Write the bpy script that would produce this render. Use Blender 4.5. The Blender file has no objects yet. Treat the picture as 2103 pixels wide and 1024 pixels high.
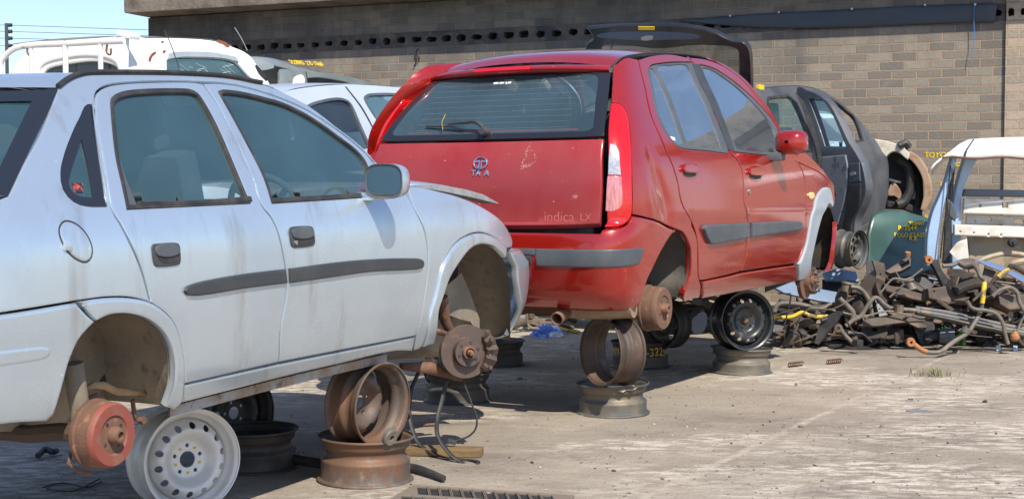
# A vehicle breaker's yard: stripped cars standing on old steel wheels in front of a sooty brick building.
import bpy, bmesh, math, random
from mathutils import Vector, Matrix
from mathutils.geometry import delaunay_2d_cdt
R = math.radians
rnd = random.Random(7)
SC = bpy.context.scene
COL = SC.collection

# ------------------------------------------------------------------ camera, sky, sun, exposure
PW, PH, FP, CX, CY, HZ, CAMH = 2103, 1024, 2800.0, 1051.5, 512.0, 395.0, 1.18
TILT = math.atan((CY - HZ) / FP)
cam = bpy.data.objects.new('camera', bpy.data.cameras.new('camera'))
COL.objects.link(cam)
cam.location = (0, 0, CAMH)
cam.rotation_euler = (math.pi / 2 - TILT, 0, 0)
cam.data.sensor_width = 36
cam.data.lens = FP / PW * 36
cam.data.clip_start = 0.1
cam.data.clip_end = 2000
SC.camera = cam

SUN_AZ, SUN_EL = R(157), R(49)
wd = bpy.data.worlds.new('World'); SC.world = wd; wd.use_nodes = True
nt = wd.node_tree
bg = nt.nodes['Background']
sky = nt.nodes.new('ShaderNodeTexSky')
sky.sky_type = 'NISHITA'; sky.sun_disc = False
sky.sun_elevation = SUN_EL; sky.sun_rotation = SUN_AZ
sky.air_density = 1.0; sky.dust_density = 0.6; sky.ozone_density = 1.6
tintn = nt.nodes.new('ShaderNodeMix'); tintn.data_type = 'RGBA'; tintn.blend_type = 'MULTIPLY'; tintn.inputs[0].default_value = 1.0; tintn.inputs[7].default_value = (0.93, 0.95, 1.07, 1)
nt.links.new(sky.outputs[0], tintn.inputs[6]); nt.links.new(tintn.outputs[2], bg.inputs[0])
bg.inputs[1].default_value = 0.13
sl = bpy.data.lights.new('sun', 'SUN'); sl.energy = 4.8; sl.angle = R(0.5); sl.color = (1, 0.93, 0.81)
sun = bpy.data.objects.new('sun', sl); COL.objects.link(sun)
sd = Vector((math.sin(SUN_AZ) * math.cos(SUN_EL), math.cos(SUN_AZ) * math.cos(SUN_EL), math.sin(SUN_EL)))
sun.rotation_euler = sd.to_track_quat('Z', 'Y').to_euler()
SC.view_settings.view_transform = 'Standard'
SC.view_settings.look = 'None'
SC.view_settings.exposure = 0.45
SC.cycles.max_bounces = 8
SC.cycles.transparent_max_bounces = 16

# ------------------------------------------------------------------ measuring from the photograph
CAMP = Vector((0, 0, CAMH))
def ray(px, py):
    u = (px - CX) / FP; v = (py - CY) / FP
    return Vector((u, math.cos(TILT) - v * math.sin(TILT), -math.sin(TILT) - v * math.cos(TILT)))
def at(px, py, Y):
    d = ray(px, py); return CAMP + d * (Y / d.y)
def gnd(px, py, z=0.0):
    d = ray(px, py); return CAMP + d * ((z - CAMH) / d.z)

# ------------------------------------------------------------------ objects
def tag(o, label=None, cat=None, group=None, kind=None):
    if label: o['label'] = label
    if cat: o['category'] = cat
    if group: o['group'] = group
    if kind: o['kind'] = kind
    return o
def empty(name, mtx=None, label=None, cat=None, group=None):
    o = bpy.data.objects.new(name, None); COL.objects.link(o)
    o.empty_display_size = 0.1
    if mtx is not None: o.matrix_world = mtx
    return tag(o, label, cat, group)
def link(name, me, mat=None, parent=None, smooth=True, sharp=35):
    o = bpy.data.objects.new(name, me); COL.objects.link(o)
    if mat is not None:
        for m in (mat if isinstance(mat, (list, tuple)) else [mat]): me.materials.append(m)
    if smooth:
        me.polygons.foreach_set('use_smooth', [True] * len(me.polygons))
        if sharp: me.set_sharp_from_angle(angle=R(sharp))
    if parent is not None: o.parent = parent
    return o
def from_bm(name, bm, mat=None, parent=None, smooth=True, sharp=35, recalc=True):
    if recalc: bmesh.ops.recalc_face_normals(bm, faces=bm.faces)
    me = bpy.data.meshes.new(name); bm.to_mesh(me); bm.free()
    return link(name, me, mat, parent, smooth, sharp)

# ------------------------------------------------------------------ shape helpers (add to a bmesh)
def bx(bm, c, s, rot=None, bev=0.0, mi=0):
    r = bmesh.ops.create_cube(bm, size=1.0)
    vs = r['verts']
    M = Matrix.Translation(Vector(c)) @ (rot.to_4x4() if rot is not None else Matrix()) @ Matrix.Diagonal((*s, 1))
    for v in vs: v.co = M @ v.co
    fs = list({f for v in vs for f in v.link_faces})
    if bev > 0:
        es = list({e for v in vs for e in v.link_edges})
        g = bmesh.ops.bevel(bm, geom=es, offset=bev, segments=2, affect='EDGES', profile=0.7)
        fs = g['faces'] + [f for f in fs if f.is_valid]
    for f in fs:
        if f.is_valid: f.material_index = mi
def frame_for(t):
    t = t.normalized()
    a = Vector((0, 0, 1)) if abs(t.z) < 0.9 else Vector((1, 0, 0))
    n = t.cross(a).normalized(); return n, t.cross(n).normalized()
def crom(pts, n=6):
    if len(pts) < 3: return [Vector(p) for p in pts]
    P = [Vector(p) for p in pts]; out = []
    for i in range(len(P) - 1):
        a = P[i - 1] if i else P[i] * 2 - P[i + 1]
        b, c = P[i], P[i + 1]
        d = P[i + 2] if i + 2 < len(P) else c * 2 - b
        for k in range(n):
            t = k / n
            out.append(0.5 * ((2 * b) + (c - a) * t + (2 * a - 5 * b + 4 * c - d) * t * t + (3 * b - a - 3 * c + d) * t ** 3))
    out.append(P[-1]); return out
def tube(bm, pts, r, seg=10, smooth=6, flat=1.0, mi=0, caps=True):
    P = crom(pts, smooth) if smooth else [Vector(p) for p in pts]
    rs = r if callable(r) else (lambda t: r)
    n0 = None; rings = []
    for i, p in enumerate(P):
        t = (P[min(i + 1, len(P) - 1)] - P[max(i - 1, 0)])
        if t.length < 1e-9: t = Vector((0, 0, 1))
        t.normalize()
        if n0 is None: n0, _ = frame_for(t)
        n0 = (n0 - t * n0.dot(t))
        if n0.length < 1e-6: n0, _ = frame_for(t)
        n0.normalize(); b0 = t.cross(n0)
        rr = rs(i / max(1, len(P) - 1))
        rings.append([bm.verts.new(p + n0 * math.cos(2 * math.pi * k / seg) * rr + b0 * math.sin(2 * math.pi * k / seg) * rr * flat) for k in range(seg)])
    for a, b in zip(rings, rings[1:]):
        for k in range(seg):
            f = bm.faces.new((a[k], a[(k + 1) % seg], b[(k + 1) % seg], b[k])); f.material_index = mi
    if caps:
        for rg in (rings[0], rings[-1]):
            try: f = bm.faces.new(rg); f.material_index = mi
            except ValueError: pass
def lathe(bm, prof, M=None, seg=40, mi=0, closed=False, a0=0.0, a1=2 * math.pi):
    """prof = [(radius, axial)], turned round the local Y axis."""
    full = abs(a1 - a0 - 2 * math.pi) < 1e-6
    n = seg if full else seg + 1
    M = M or Matrix()
    rings = []
    for (r, y) in prof:
        if r < 1e-6:
            v = bm.verts.new(M @ Vector((0, y, 0))); rings.append([v] * n)
        else:
            rings.append([bm.verts.new(M @ Vector((r * math.cos(a0 + (a1 - a0) * k / seg), y, r * math.sin(a0 + (a1 - a0) * k / seg)))) for k in range(n)])
    pr = list(zip(rings, rings[1:]))
    if closed: pr.append((rings[-1], rings[0]))
    for a, b in pr:
        for k in range(seg):
            k2 = (k + 1) % n
            q = [a[k], a[k2], b[k2], b[k]]
            u = []
            for v in q:
                if v not in u: u.append(v)
            if len(u) > 2:
                try: f = bm.faces.new(u); f.material_index = mi
                except ValueError: pass
def hexes(bm, c, ax, r, h, mi=0, seg=6):
    n, b = frame_for(ax); ax = ax.normalized()
    A = [bm.verts.new(c + n * r * math.cos(2 * math.pi * k / seg) + b * r * math.sin(2 * math.pi * k / seg)) for k in range(seg)]
    B = [bm.verts.new(v.co + ax * h) for v in A]
    for k in range(seg):
        f = bm.faces.new((A[k], A[(k + 1) % seg], B[(k + 1) % seg], B[k])); f.material_index = mi
    f = bm.faces.new(B); f.material_index = mi
    f = bm.faces.new(A[::-1]); f.material_index = mi
def gridmesh(bm, rows, mi=0):
    V = [[bm.verts.new(p) for p in r] for r in rows]
    for a, b in zip(V, V[1:]):
        for k in range(len(a) - 1):
            try: f = bm.faces.new((a[k], a[k + 1], b[k + 1], b[k])); f.material_index = mi
            except ValueError: pass
    return V
def solid(o, t, off=-1.0):
    m = o.modifiers.new('thickness', 'SOLIDIFY'); m.thickness = t; m.offset = off; return o

# ------------------------------------------------------------------ 2-D outlines -> panels on a curved surface
def spline2(pts, ds):
    """pts = [(x, y, corner)] closed; smooth between corners; returns evenly resampled loop."""
    n = len(pts)
    P = [Vector((p[0], p[1])) for p in pts]; C = [bool(len(p) > 2 and p[2]) for p in pts]
    out = []
    for i in range(n):
        b, c = P[i], P[(i + 1) % n]
        a = b * 2 - c if C[i] else P[i - 1]
        d = c * 2 - b if C[(i + 1) % n] else P[(i + 2) % n]
        L = (c - b).length
        k = max(1, int(math.ceil(L / ds)))
        # centripetal-ish tangents limited by segment length
        def tan(p0, p1, p2):
            t = p2 - p0
            return t * (L / t.length) if t.length > 1e-9 else t
        m0 = (c - b) if C[i] else tan(a, b, c)
        m1 = (c - b) if C[(i + 1) % n] else tan(b, c, d)
        for j in range(k):
            t = j / k; t2 = t * t; t3 = t2 * t
            out.append(b * (2 * t3 - 3 * t2 + 1) + m0 * (t3 - 2 * t2 + t) + c * (3 * t2 - 2 * t3) + m1 * (t3 - t2))
    return out
def area2(L):
    return 0.5 * sum(L[i - 1].x * L[i].y - L[i].x * L[i - 1].y for i in range(len(L)))
def inset2(L, d):
    """d > 0 moves to the left of travel (inward for a CCW loop)."""
    out = []; n = len(L)
    for i in range(n):
        e0 = L[i] - L[i - 1]; e1 = L[(i + 1) % n] - L[i]
        if e0.length < 1e-9: e0 = e1
        if e1.length < 1e-9: e1 = e0
        n0 = Vector((-e0.y, e0.x)).normalized(); n1 = Vector((-e1.y, e1.x)).normalized()
        m = n0 + n1
        if m.length < 0.3: m = n0.copy(); k = 1
        else:
            m.normalize(); k = min(1.6, 1 / max(0.3, m.dot(n0)))
        out.append(L[i] + m * d * k)
    return out
def inside2(p, L):
    c = False; j = len(L) - 1
    for i in range(len(L)):
        a, b = L[i], L[j]
        if (a.y > p.y) != (b.y > p.y) and p.x < (b.x - a.x) * (p.y - a.y) / (b.y - a.y) + a.x: c = not c
        j = i
    return c
def near2(p, L, d):
    d2 = d * d; j = len(L) - 1
    for i in range(len(L)):
        a, b = L[j], L[i]; e = b - a; q = p - a
        t = max(0, min(1, q.dot(e) / max(1e-12, e.dot(e)))); q = q - e * t
        if q.dot(q) < d2: return True
        j = i
    return False
def tri2(loops, grid):
    """outer loop CCW, holes; returns verts, tris"""
    vs = []; es = []
    for L in loops:
        b = len(vs); vs += [Vector(p) for p in L]; es += [(b + i, b + (i + 1) % len(L)) for i in range(len(L))]
    if grid:
        O = loops[0]
        x0 = min(p.x for p in O); x1 = max(p.x for p in O); y0 = min(p.y for p in O); y1 = max(p.y for p in O)
        gy = grid * 0.866; j = 0; y = y0
        while y < y1:
            x = x0 + (grid / 2 if j % 2 else 0)
            while x < x1:
                p = Vector((x, y))
                if inside2(p, O) and not near2(p, O, grid * 0.45) and not any(inside2(p, h) or near2(p, h, grid * 0.45) for h in loops[1:]): vs.append(p)
                x += grid
            y += gy; j += 1
    V, E, Fs, ov, oe, of = delaunay_2d_cdt(vs, es, [], 0, 1e-6)
    T = []
    for f in Fs:
        c = (V[f[0]] + V[f[1]] + V[f[2]]) / 3
        if inside2(c, loops[0]) and not any(inside2(c, h) for h in loops[1:]): T.append(tuple(f))
    return V, T
def sheet(outer, holes, lift, grid=0.05, r=0.005, th=0.015, gap=0.0, off=0.0, both=False):
    """lift(u, v, depth) -> 3-D point. Rolled edge of radius r, then th deep."""
    if area2(outer) < 0: outer = outer[::-1]
    holes = [h[::-1] if area2(h) > 0 else h for h in holes]
    bm = bmesh.new()
    loops = [outer] + holes
    inner = []
    strips = []
    for L in loops:
        prof = []
        if th > 0:
            prof = [(gap, -th), (gap, -r), (gap + 0.3 * r, -0.3 * r), (gap + r, 0.0), (gap + r + min(r, 0.004), 0.0)] if r > 0 else [(gap, -th), (gap, 0.0)]
        else: prof = [(gap, 0.0)]
        Ls = [(inset2(L, d) if d else L, h) for d, h in prof]
        strips.append(Ls); inner.append(Ls[-1][0])
    V, T = tri2(inner, grid)
    bv = [bm.verts.new(lift(p.x, p.y, off)) for p in V]
    key = {(round(p.x, 6), round(p.y, 6)): b for p, b in zip(V, bv)}
    for t in T:
        try: bm.faces.new([bv[i] for i in t])
        except ValueError: pass
    for Ls in strips:
        prev = None
        for L, h in Ls:
            if h == 0.0 and L is Ls[-1][0]:
                ring = [key.get((round(p.x, 6), round(p.y, 6))) or bm.verts.new(lift(p.x, p.y, off)) for p in L]
            else: ring = [bm.verts.new(lift(p.x, p.y, off + h)) for p in L]
            if prev:
                n = len(ring)
                for i in range(n):
                    q = (prev[i], prev[(i + 1) % n], ring[(i + 1) % n], ring[i])
                    if len(set(q)) == 4:
                        try: bm.faces.new(q)
                        except ValueError: pass
            prev = ring
    if both and th > 0:
        V2, T2 = tri2([inset2(outer, gap) if gap else outer] + [inset2(h, gap) if gap else h for h in holes], grid)
        b2 = [bm.verts.new(lift(p.x, p.y, off - th)) for p in V2]
        for t in T2:
            try: bm.faces.new([b2[i] for i in t][::-1])
            except ValueError: pass
        bmesh.ops.remove_doubles(bm, verts=bm.verts, dist=1e-6)
    return bm
def interp(knots):
    xs = [k[0] for k in knots]; ys = [k[1] for k in knots]; n = len(xs)
    d = [(ys[i + 1] - ys[i]) / (xs[i + 1] - xs[i]) for i in range(n - 1)]
    m = [d[0]] + [0.0 if d[i - 1] * d[i] <= 0 else 2 * d[i - 1] * d[i] / (d[i - 1] + d[i]) for i in range(1, n - 1)] + [d[-1]]
    def f(x):
        if x <= xs[0]: return ys[0] + m[0] * (x - xs[0])
        if x >= xs[-1]: return ys[-1] + m[-1] * (x - xs[-1])
        i = 0
        while x > xs[i + 1]: i += 1
        h = xs[i + 1] - xs[i]; t = (x - xs[i]) / h
        return (1 + 2 * t) * (1 - t) ** 2 * ys[i] + t * (1 - t) ** 2 * h * m[i] + t * t * (3 - 2 * t) * ys[i + 1] + t * t * (t - 1) * h * m[i + 1]
    return f

class Body:
    """A car body: local x forward, y left, z up. Cross plan is a superellipse of half width hw(z) between xr(z) and xf(z).
    Panels are outlines measured on the photograph, laid on this surface (w = distance to the right of the centre line)."""
    def __init__(s, name, origin, yaw, pitch, roll, hw, xr, xf, xm, p=6, q=10, extra=None, k=1.0):
        y, pt, rl = R(yaw), R(pitch), R(roll)
        f = Vector((math.sin(y) * math.cos(pt), math.cos(y) * math.cos(pt), math.sin(pt)))
        rt = Vector((math.cos(y), -math.sin(y), 0)); up = rt.cross(f)
        rt = rt * math.cos(rl) - up * math.sin(rl); up = rt.cross(f)
        s.M = Matrix(((f.x, -rt.x, up.x, origin[0]), (f.y, -rt.y, up.y, origin[1]), (f.z, -rt.z, up.z, origin[2]), (0, 0, 0, 1)))
        s.M = Matrix.Translation(CAMP) @ Matrix.Diagonal((k, k, k, 1)) @ Matrix.Translation(-CAMP) @ s.M
        s.Mi = s.M.inverted(); s.hw = interp(hw); s.xr = interp(xr); s.xf = interp(xf); s.xm = xm; s.p = p; s.q = q
        s.extra = extra; s.root = empty(name, s.M); s.n = name
    def b(s, x, z):
        return (s.xm - x) / (s.xm - s.xr(z)) if x < s.xm else (x - s.xm) / (s.xf(z) - s.xm)
    def ex(s, x, z): return s.extra(x, z) if s.extra else 0.0
    def side(s, x, z):
        return s.hw(z) * max(0.0, 1 - s.b(x, z) ** s.q) ** (1 / s.p) + s.ex(x, z)
    def F(s, x, w, z):
        a = max(0.0, (abs(w) - s.ex(x, z)) / s.hw(z)); b = s.b(x, z)
        return a ** s.p + b ** s.q - 1
    def local(s, px, py):
        o = s.Mi @ CAMP; d = s.Mi.to_3x3() @ ray(px, py); return o, d
    def hit(s, px, py):
        o, d = s.local(px, py); g = lambda t: s.F(o.x + d.x * t, -(o.y + d.y * t), o.z + d.z * t)
        t = 2.0; best = (1e9, t); p = None
        while t < 15:
            v = g(t)
            if v < best[0]: best = (v, t)
            if v < 0 and p is not None:
                a, c = p, t
                for _ in range(40):
                    m = (a + c) / 2
                    if g(m) < 0: c = m
                    else: a = m
                q = o + d * c; return q.x, -q.y, q.z
            p = t; t += 0.03
        q = o + d * best[1]; return q.x, -q.y, q.z
    def onw(s, px, py, w):
        o, d = s.local(px, py); q = o + d * ((-w - o.y) / d.y); return q
    def onx(s, px, py, x):
        o, d = s.local(px, py); return o + d * ((x - o.x) / d.x)
    def onz(s, px, py, z):
        o, d = s.local(px, py); return o + d * ((z - o.z) / d.z)
    # ---- domains
    def sig(s, x, w, z): return (1 if w >= 0 else -1) * ((x - s.xr(z)) + abs(w))
    def unsig(s, u, z):
        sg = 1 if u >= 0 else -1; u = abs(u); xr = s.xr(z); A = s.xm - xr; h = s.hw(z)
        a, b = 0.0, math.pi / 2
        def pt(f): return s.xm - A * max(0, math.cos(f)) ** (2 / s.q), h * max(0, math.sin(f)) ** (2 / s.p)
        for _ in range(36):
            m = (a + b) / 2; x, w = pt(m)
            if x - xr + w < u: a = m
            else: b = m
        x, w = pt((a + b) / 2); return x, sg * w
    def sigf(s, x, w, z): return (1 if w >= 0 else -1) * ((s.xf(z) - x) + abs(w))
    def unsigf(s, u, z):
        sg = 1 if u >= 0 else -1; u = abs(u); xf = s.xf(z); A = xf - s.xm; h = s.hw(z)
        a, b = 0.0, math.pi / 2
        def pt(f): return s.xm + A * max(0, math.cos(f)) ** (2 / s.q), h * max(0, math.sin(f)) ** (2 / s.p)
        for _ in range(36):
            m = (a + b) / 2; x, w = pt(m)
            if xf - x + w < u: a = m
            else: b = m
        x, w = pt((a + b) / 2); return x, sg * w
    def pt(s, dom, u, v):
        if dom == 'side': x, w = u, s.side(u, v)
        elif dom == 'left': x, w = u, -s.side(u, v)
        elif dom == 'sigma':
            x, w = s.unsig(u, v); w += (1 if w >= 0 else -1) * s.ex(x, v)
        elif dom == 'front': x, w = s.unsigf(u, v)
        elif dom == 'rear':
            a = min(0.999, abs(u) / s.hw(v)); w = u
            x = s.xm - (s.xm - s.xr(v)) * (1 - a ** s.p) ** (1 / s.q)
        return Vector((x, -w, v))
    def lift(s, dom):
        e = 0.004
        def L(u, v, d):
            P = s.pt(dom, u, v)
            if abs(d) < 1e-9: return P
            n = (s.pt(dom, u + e, v) - s.pt(dom, u - e, v)).cross(s.pt(dom, u, v + e) - s.pt(dom, u, v - e))
            if n.length < 1e-12: return P
            n.normalize()
            if n.dot(P - Vector((s.xm, 0, P.z))) < 0: n = -n
            return P + n * d
        return L
    def dom(s, dom, pts):
        out = []
        for p in pts:
            if p[0] == 'L': out.append((p[1], p[2], p[3] if len(p) > 3 else 0)); continue
            c = p[2] if len(p) > 2 else 0
            x, w, z = s.hit(p[0], p[1])
            if dom in ('side', 'left'): out.append((x, z, c))
            elif dom == 'sigma': out.append((s.sig(x, w, z), z, c))
            elif dom == 'front': out.append((s.sigf(x, w, z), z, c))
            elif dom == 'rear': out.append((w, z, c))
        return out
    def panel(s, name, pts, mat, parent=None, holes=(), dom='side', sym=False, mirror=False, grid=0.05, ds=0.025, r=0.0035, th=0.03, gap=0.0035, off=0.0, label=None, both=False):
        D = s.dom(dom, pts)
        if sym: D = D + [(-u, v, c) for u, v, c in D[::-1]]
        O = spline2(D, ds)
        Hs = [spline2(s.dom(dom, h), ds) for h in holes]
        bm = sheet(O, Hs, s.lift(dom), grid, r, th, gap, off, both)
        o = from_bm(name, bm, mat, parent or s.root)
        if label: o['label'] = label
        if mirror:
            me = o.data.copy()
            for v in me.vertices: v.co.y = -v.co.y
            me.flip_normals()
            o2 = bpy.data.objects.new(name, me); COL.objects.link(o2); o2.parent = s.root
            s.last = o2
        return o
    def mirrored(s, o, parent=None):
        me = o.data.copy()
        for v in me.vertices: v.co.y = -v.co.y
        me.flip_normals()
        o2 = bpy.data.objects.new(o.name.split('.')[0], me); COL.objects.link(o2); o2.parent = parent or s.root
        return o2

# ------------------------------------------------------------------ materials
def N(nt, t, **k):
    n = nt.nodes.new('ShaderNode' + t)
    for a, v in k.items():
        if a in n.inputs: n.inputs[a].default_value = v
        else: setattr(n, a, v)
    return n
def mat(name, col, rough=0.5, metal=0.0, coat=0.0, layers=(), bump=0.0, bscale=40.0, bdet=5.0, spec=0.5, rvar=0.0, coord='Object'):
    """layers: (colour, scale, lo, hi, detail, stretch) noise masks over the base; bump in metres"""
    m = bpy.data.materials.new(name); m.use_nodes = True
    nt = m.node_tree; b = nt.nodes['Principled BSDF']
    b.inputs['Roughness'].default_value = rough; b.inputs['Metallic'].default_value = metal
    b.inputs['Coat Weight'].default_value = coat; b.inputs['Coat Roughness'].default_value = 0.08
    b.inputs['Specular IOR Level'].default_value = spec
    tc = N(nt, 'TexCoord')
    cur = None
    for i, ly in enumerate(layers):
        c, sc, lo, hi = ly[:4]; det = ly[4] if len(ly) > 4 else 6; st = ly[5] if len(ly) > 5 else (1, 1, 1)
        mp = N(nt, 'Mapping'); mp.inputs['Scale'].default_value = (st[0], st[1], st[2]); mp.inputs['Location'].default_value = (i * 3.7, i * 1.3, i * 2.1)
        nt.links.new(tc.outputs[coord], mp.inputs[0])
        nz = N(nt, 'TexNoise', Scale=sc, Detail=det, Roughness=0.62)
        nt.links.new(mp.outputs[0], nz.inputs['Vector'])
        mr = N(nt, 'MapRange'); mr.inputs[1].default_value = lo; mr.inputs[2].default_value = hi
        nt.links.new(nz.outputs[0], mr.inputs[0])
        mx = N(nt, 'Mix', data_type='RGBA')
        nt.links.new(mr.outputs[0], mx.inputs[0])
        if cur is None: mx.inputs[6].default_value = (*col, 1)
        else: nt.links.new(cur, mx.inputs[6])
        mx.inputs[7].default_value = (*c, 1); cur = mx.outputs[2]
        if i == 0 and rvar:
            rr = N(nt, 'MapRange'); rr.inputs[1].default_value = lo; rr.inputs[2].default_value = hi
            rr.inputs[3].default_value = rough; rr.inputs[4].default_value = min(1, rough + rvar)
            nt.links.new(nz.outputs[0], rr.inputs[0]); nt.links.new(rr.outputs[0], b.inputs['Roughness'])
    if cur is None: b.inputs['Base Color'].default_value = (*col, 1)
    else: nt.links.new(cur, b.inputs['Base Color'])
    if bump:
        nz = N(nt, 'TexNoise', Scale=bscale, Detail=bdet); nt.links.new(tc.outputs[coord], nz.inputs['Vector'])
        bp = N(nt, 'Bump', Distance=bump, Strength=1.0); nt.links.new(nz.outputs[0], bp.inputs['Height'])
        nt.links.new(bp.outputs[0], b.inputs['Normal'])
    return m
def glass(name, tint, dust=0.1, dcol=(0.55, 0.6, 0.6), refl=1.0, rough=0.02):
    m = bpy.data.materials.new(name); m.use_nodes = True; nt = m.node_tree
    for n in list(nt.nodes):
        if n.type == 'BSDF_PRINCIPLED': nt.nodes.remove(n)
    out = [n for n in nt.nodes if n.type == 'OUTPUT_MATERIAL'][0]
    tr = N(nt, 'BsdfTransparent', Color=(*tint, 1)); gl = N(nt, 'BsdfGlossy', Roughness=rough); gl.inputs['Color'].default_value = (1, 1, 1, 1)
    d0 = N(nt, 'BsdfDiffuse'); d0.inputs['Color'].default_value = (*dcol, 1); d1 = N(nt, 'BsdfTranslucent'); d1.inputs['Color'].default_value = (*dcol, 1)
    df = N(nt, 'MixShader'); df.inputs[0].default_value = 0.45; nt.links.new(d0.outputs[0], df.inputs[1]); nt.links.new(d1.outputs[0], df.inputs[2])
    fr = N(nt, 'Fresnel', IOR=1.5)
    mul = N(nt, 'Math', operation='MULTIPLY'); mul.inputs[1].default_value = refl; nt.links.new(fr.outputs[0], mul.inputs[0])
    m1 = N(nt, 'MixShader'); m2 = N(nt, 'MixShader')
    tc = N(nt, 'TexCoord'); nz = N(nt, 'TexNoise', Scale=3.0, Detail=3.0); nt.links.new(tc.outputs['Object'], nz.inputs['Vector'])
    mr = N(nt, 'MapRange'); mr.inputs[1].default_value = 0.3; mr.inputs[2].default_value = 0.75; mr.inputs[3].default_value = dust * 0.8; mr.inputs[4].default_value = dust * 1.25
    nt.links.new(nz.outputs[0], mr.inputs[0]); nt.links.new(mr.outputs[0], m1.inputs[0])
    nt.links.new(tr.outputs[0], m1.inputs[1]); nt.links.new(df.outputs[0], m1.inputs[2])
    nt.links.new(mul.outputs[0], m2.inputs[0]); nt.links.new(m1.outputs[0], m2.inputs[1]); nt.links.new(gl.outputs[0], m2.inputs[2])
    nt.links.new(m2.outputs[0], out.inputs[0]); return m
RUSTY = ((0.30, 0.12, 0.05), 14, 0.35, 0.65)
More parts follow.
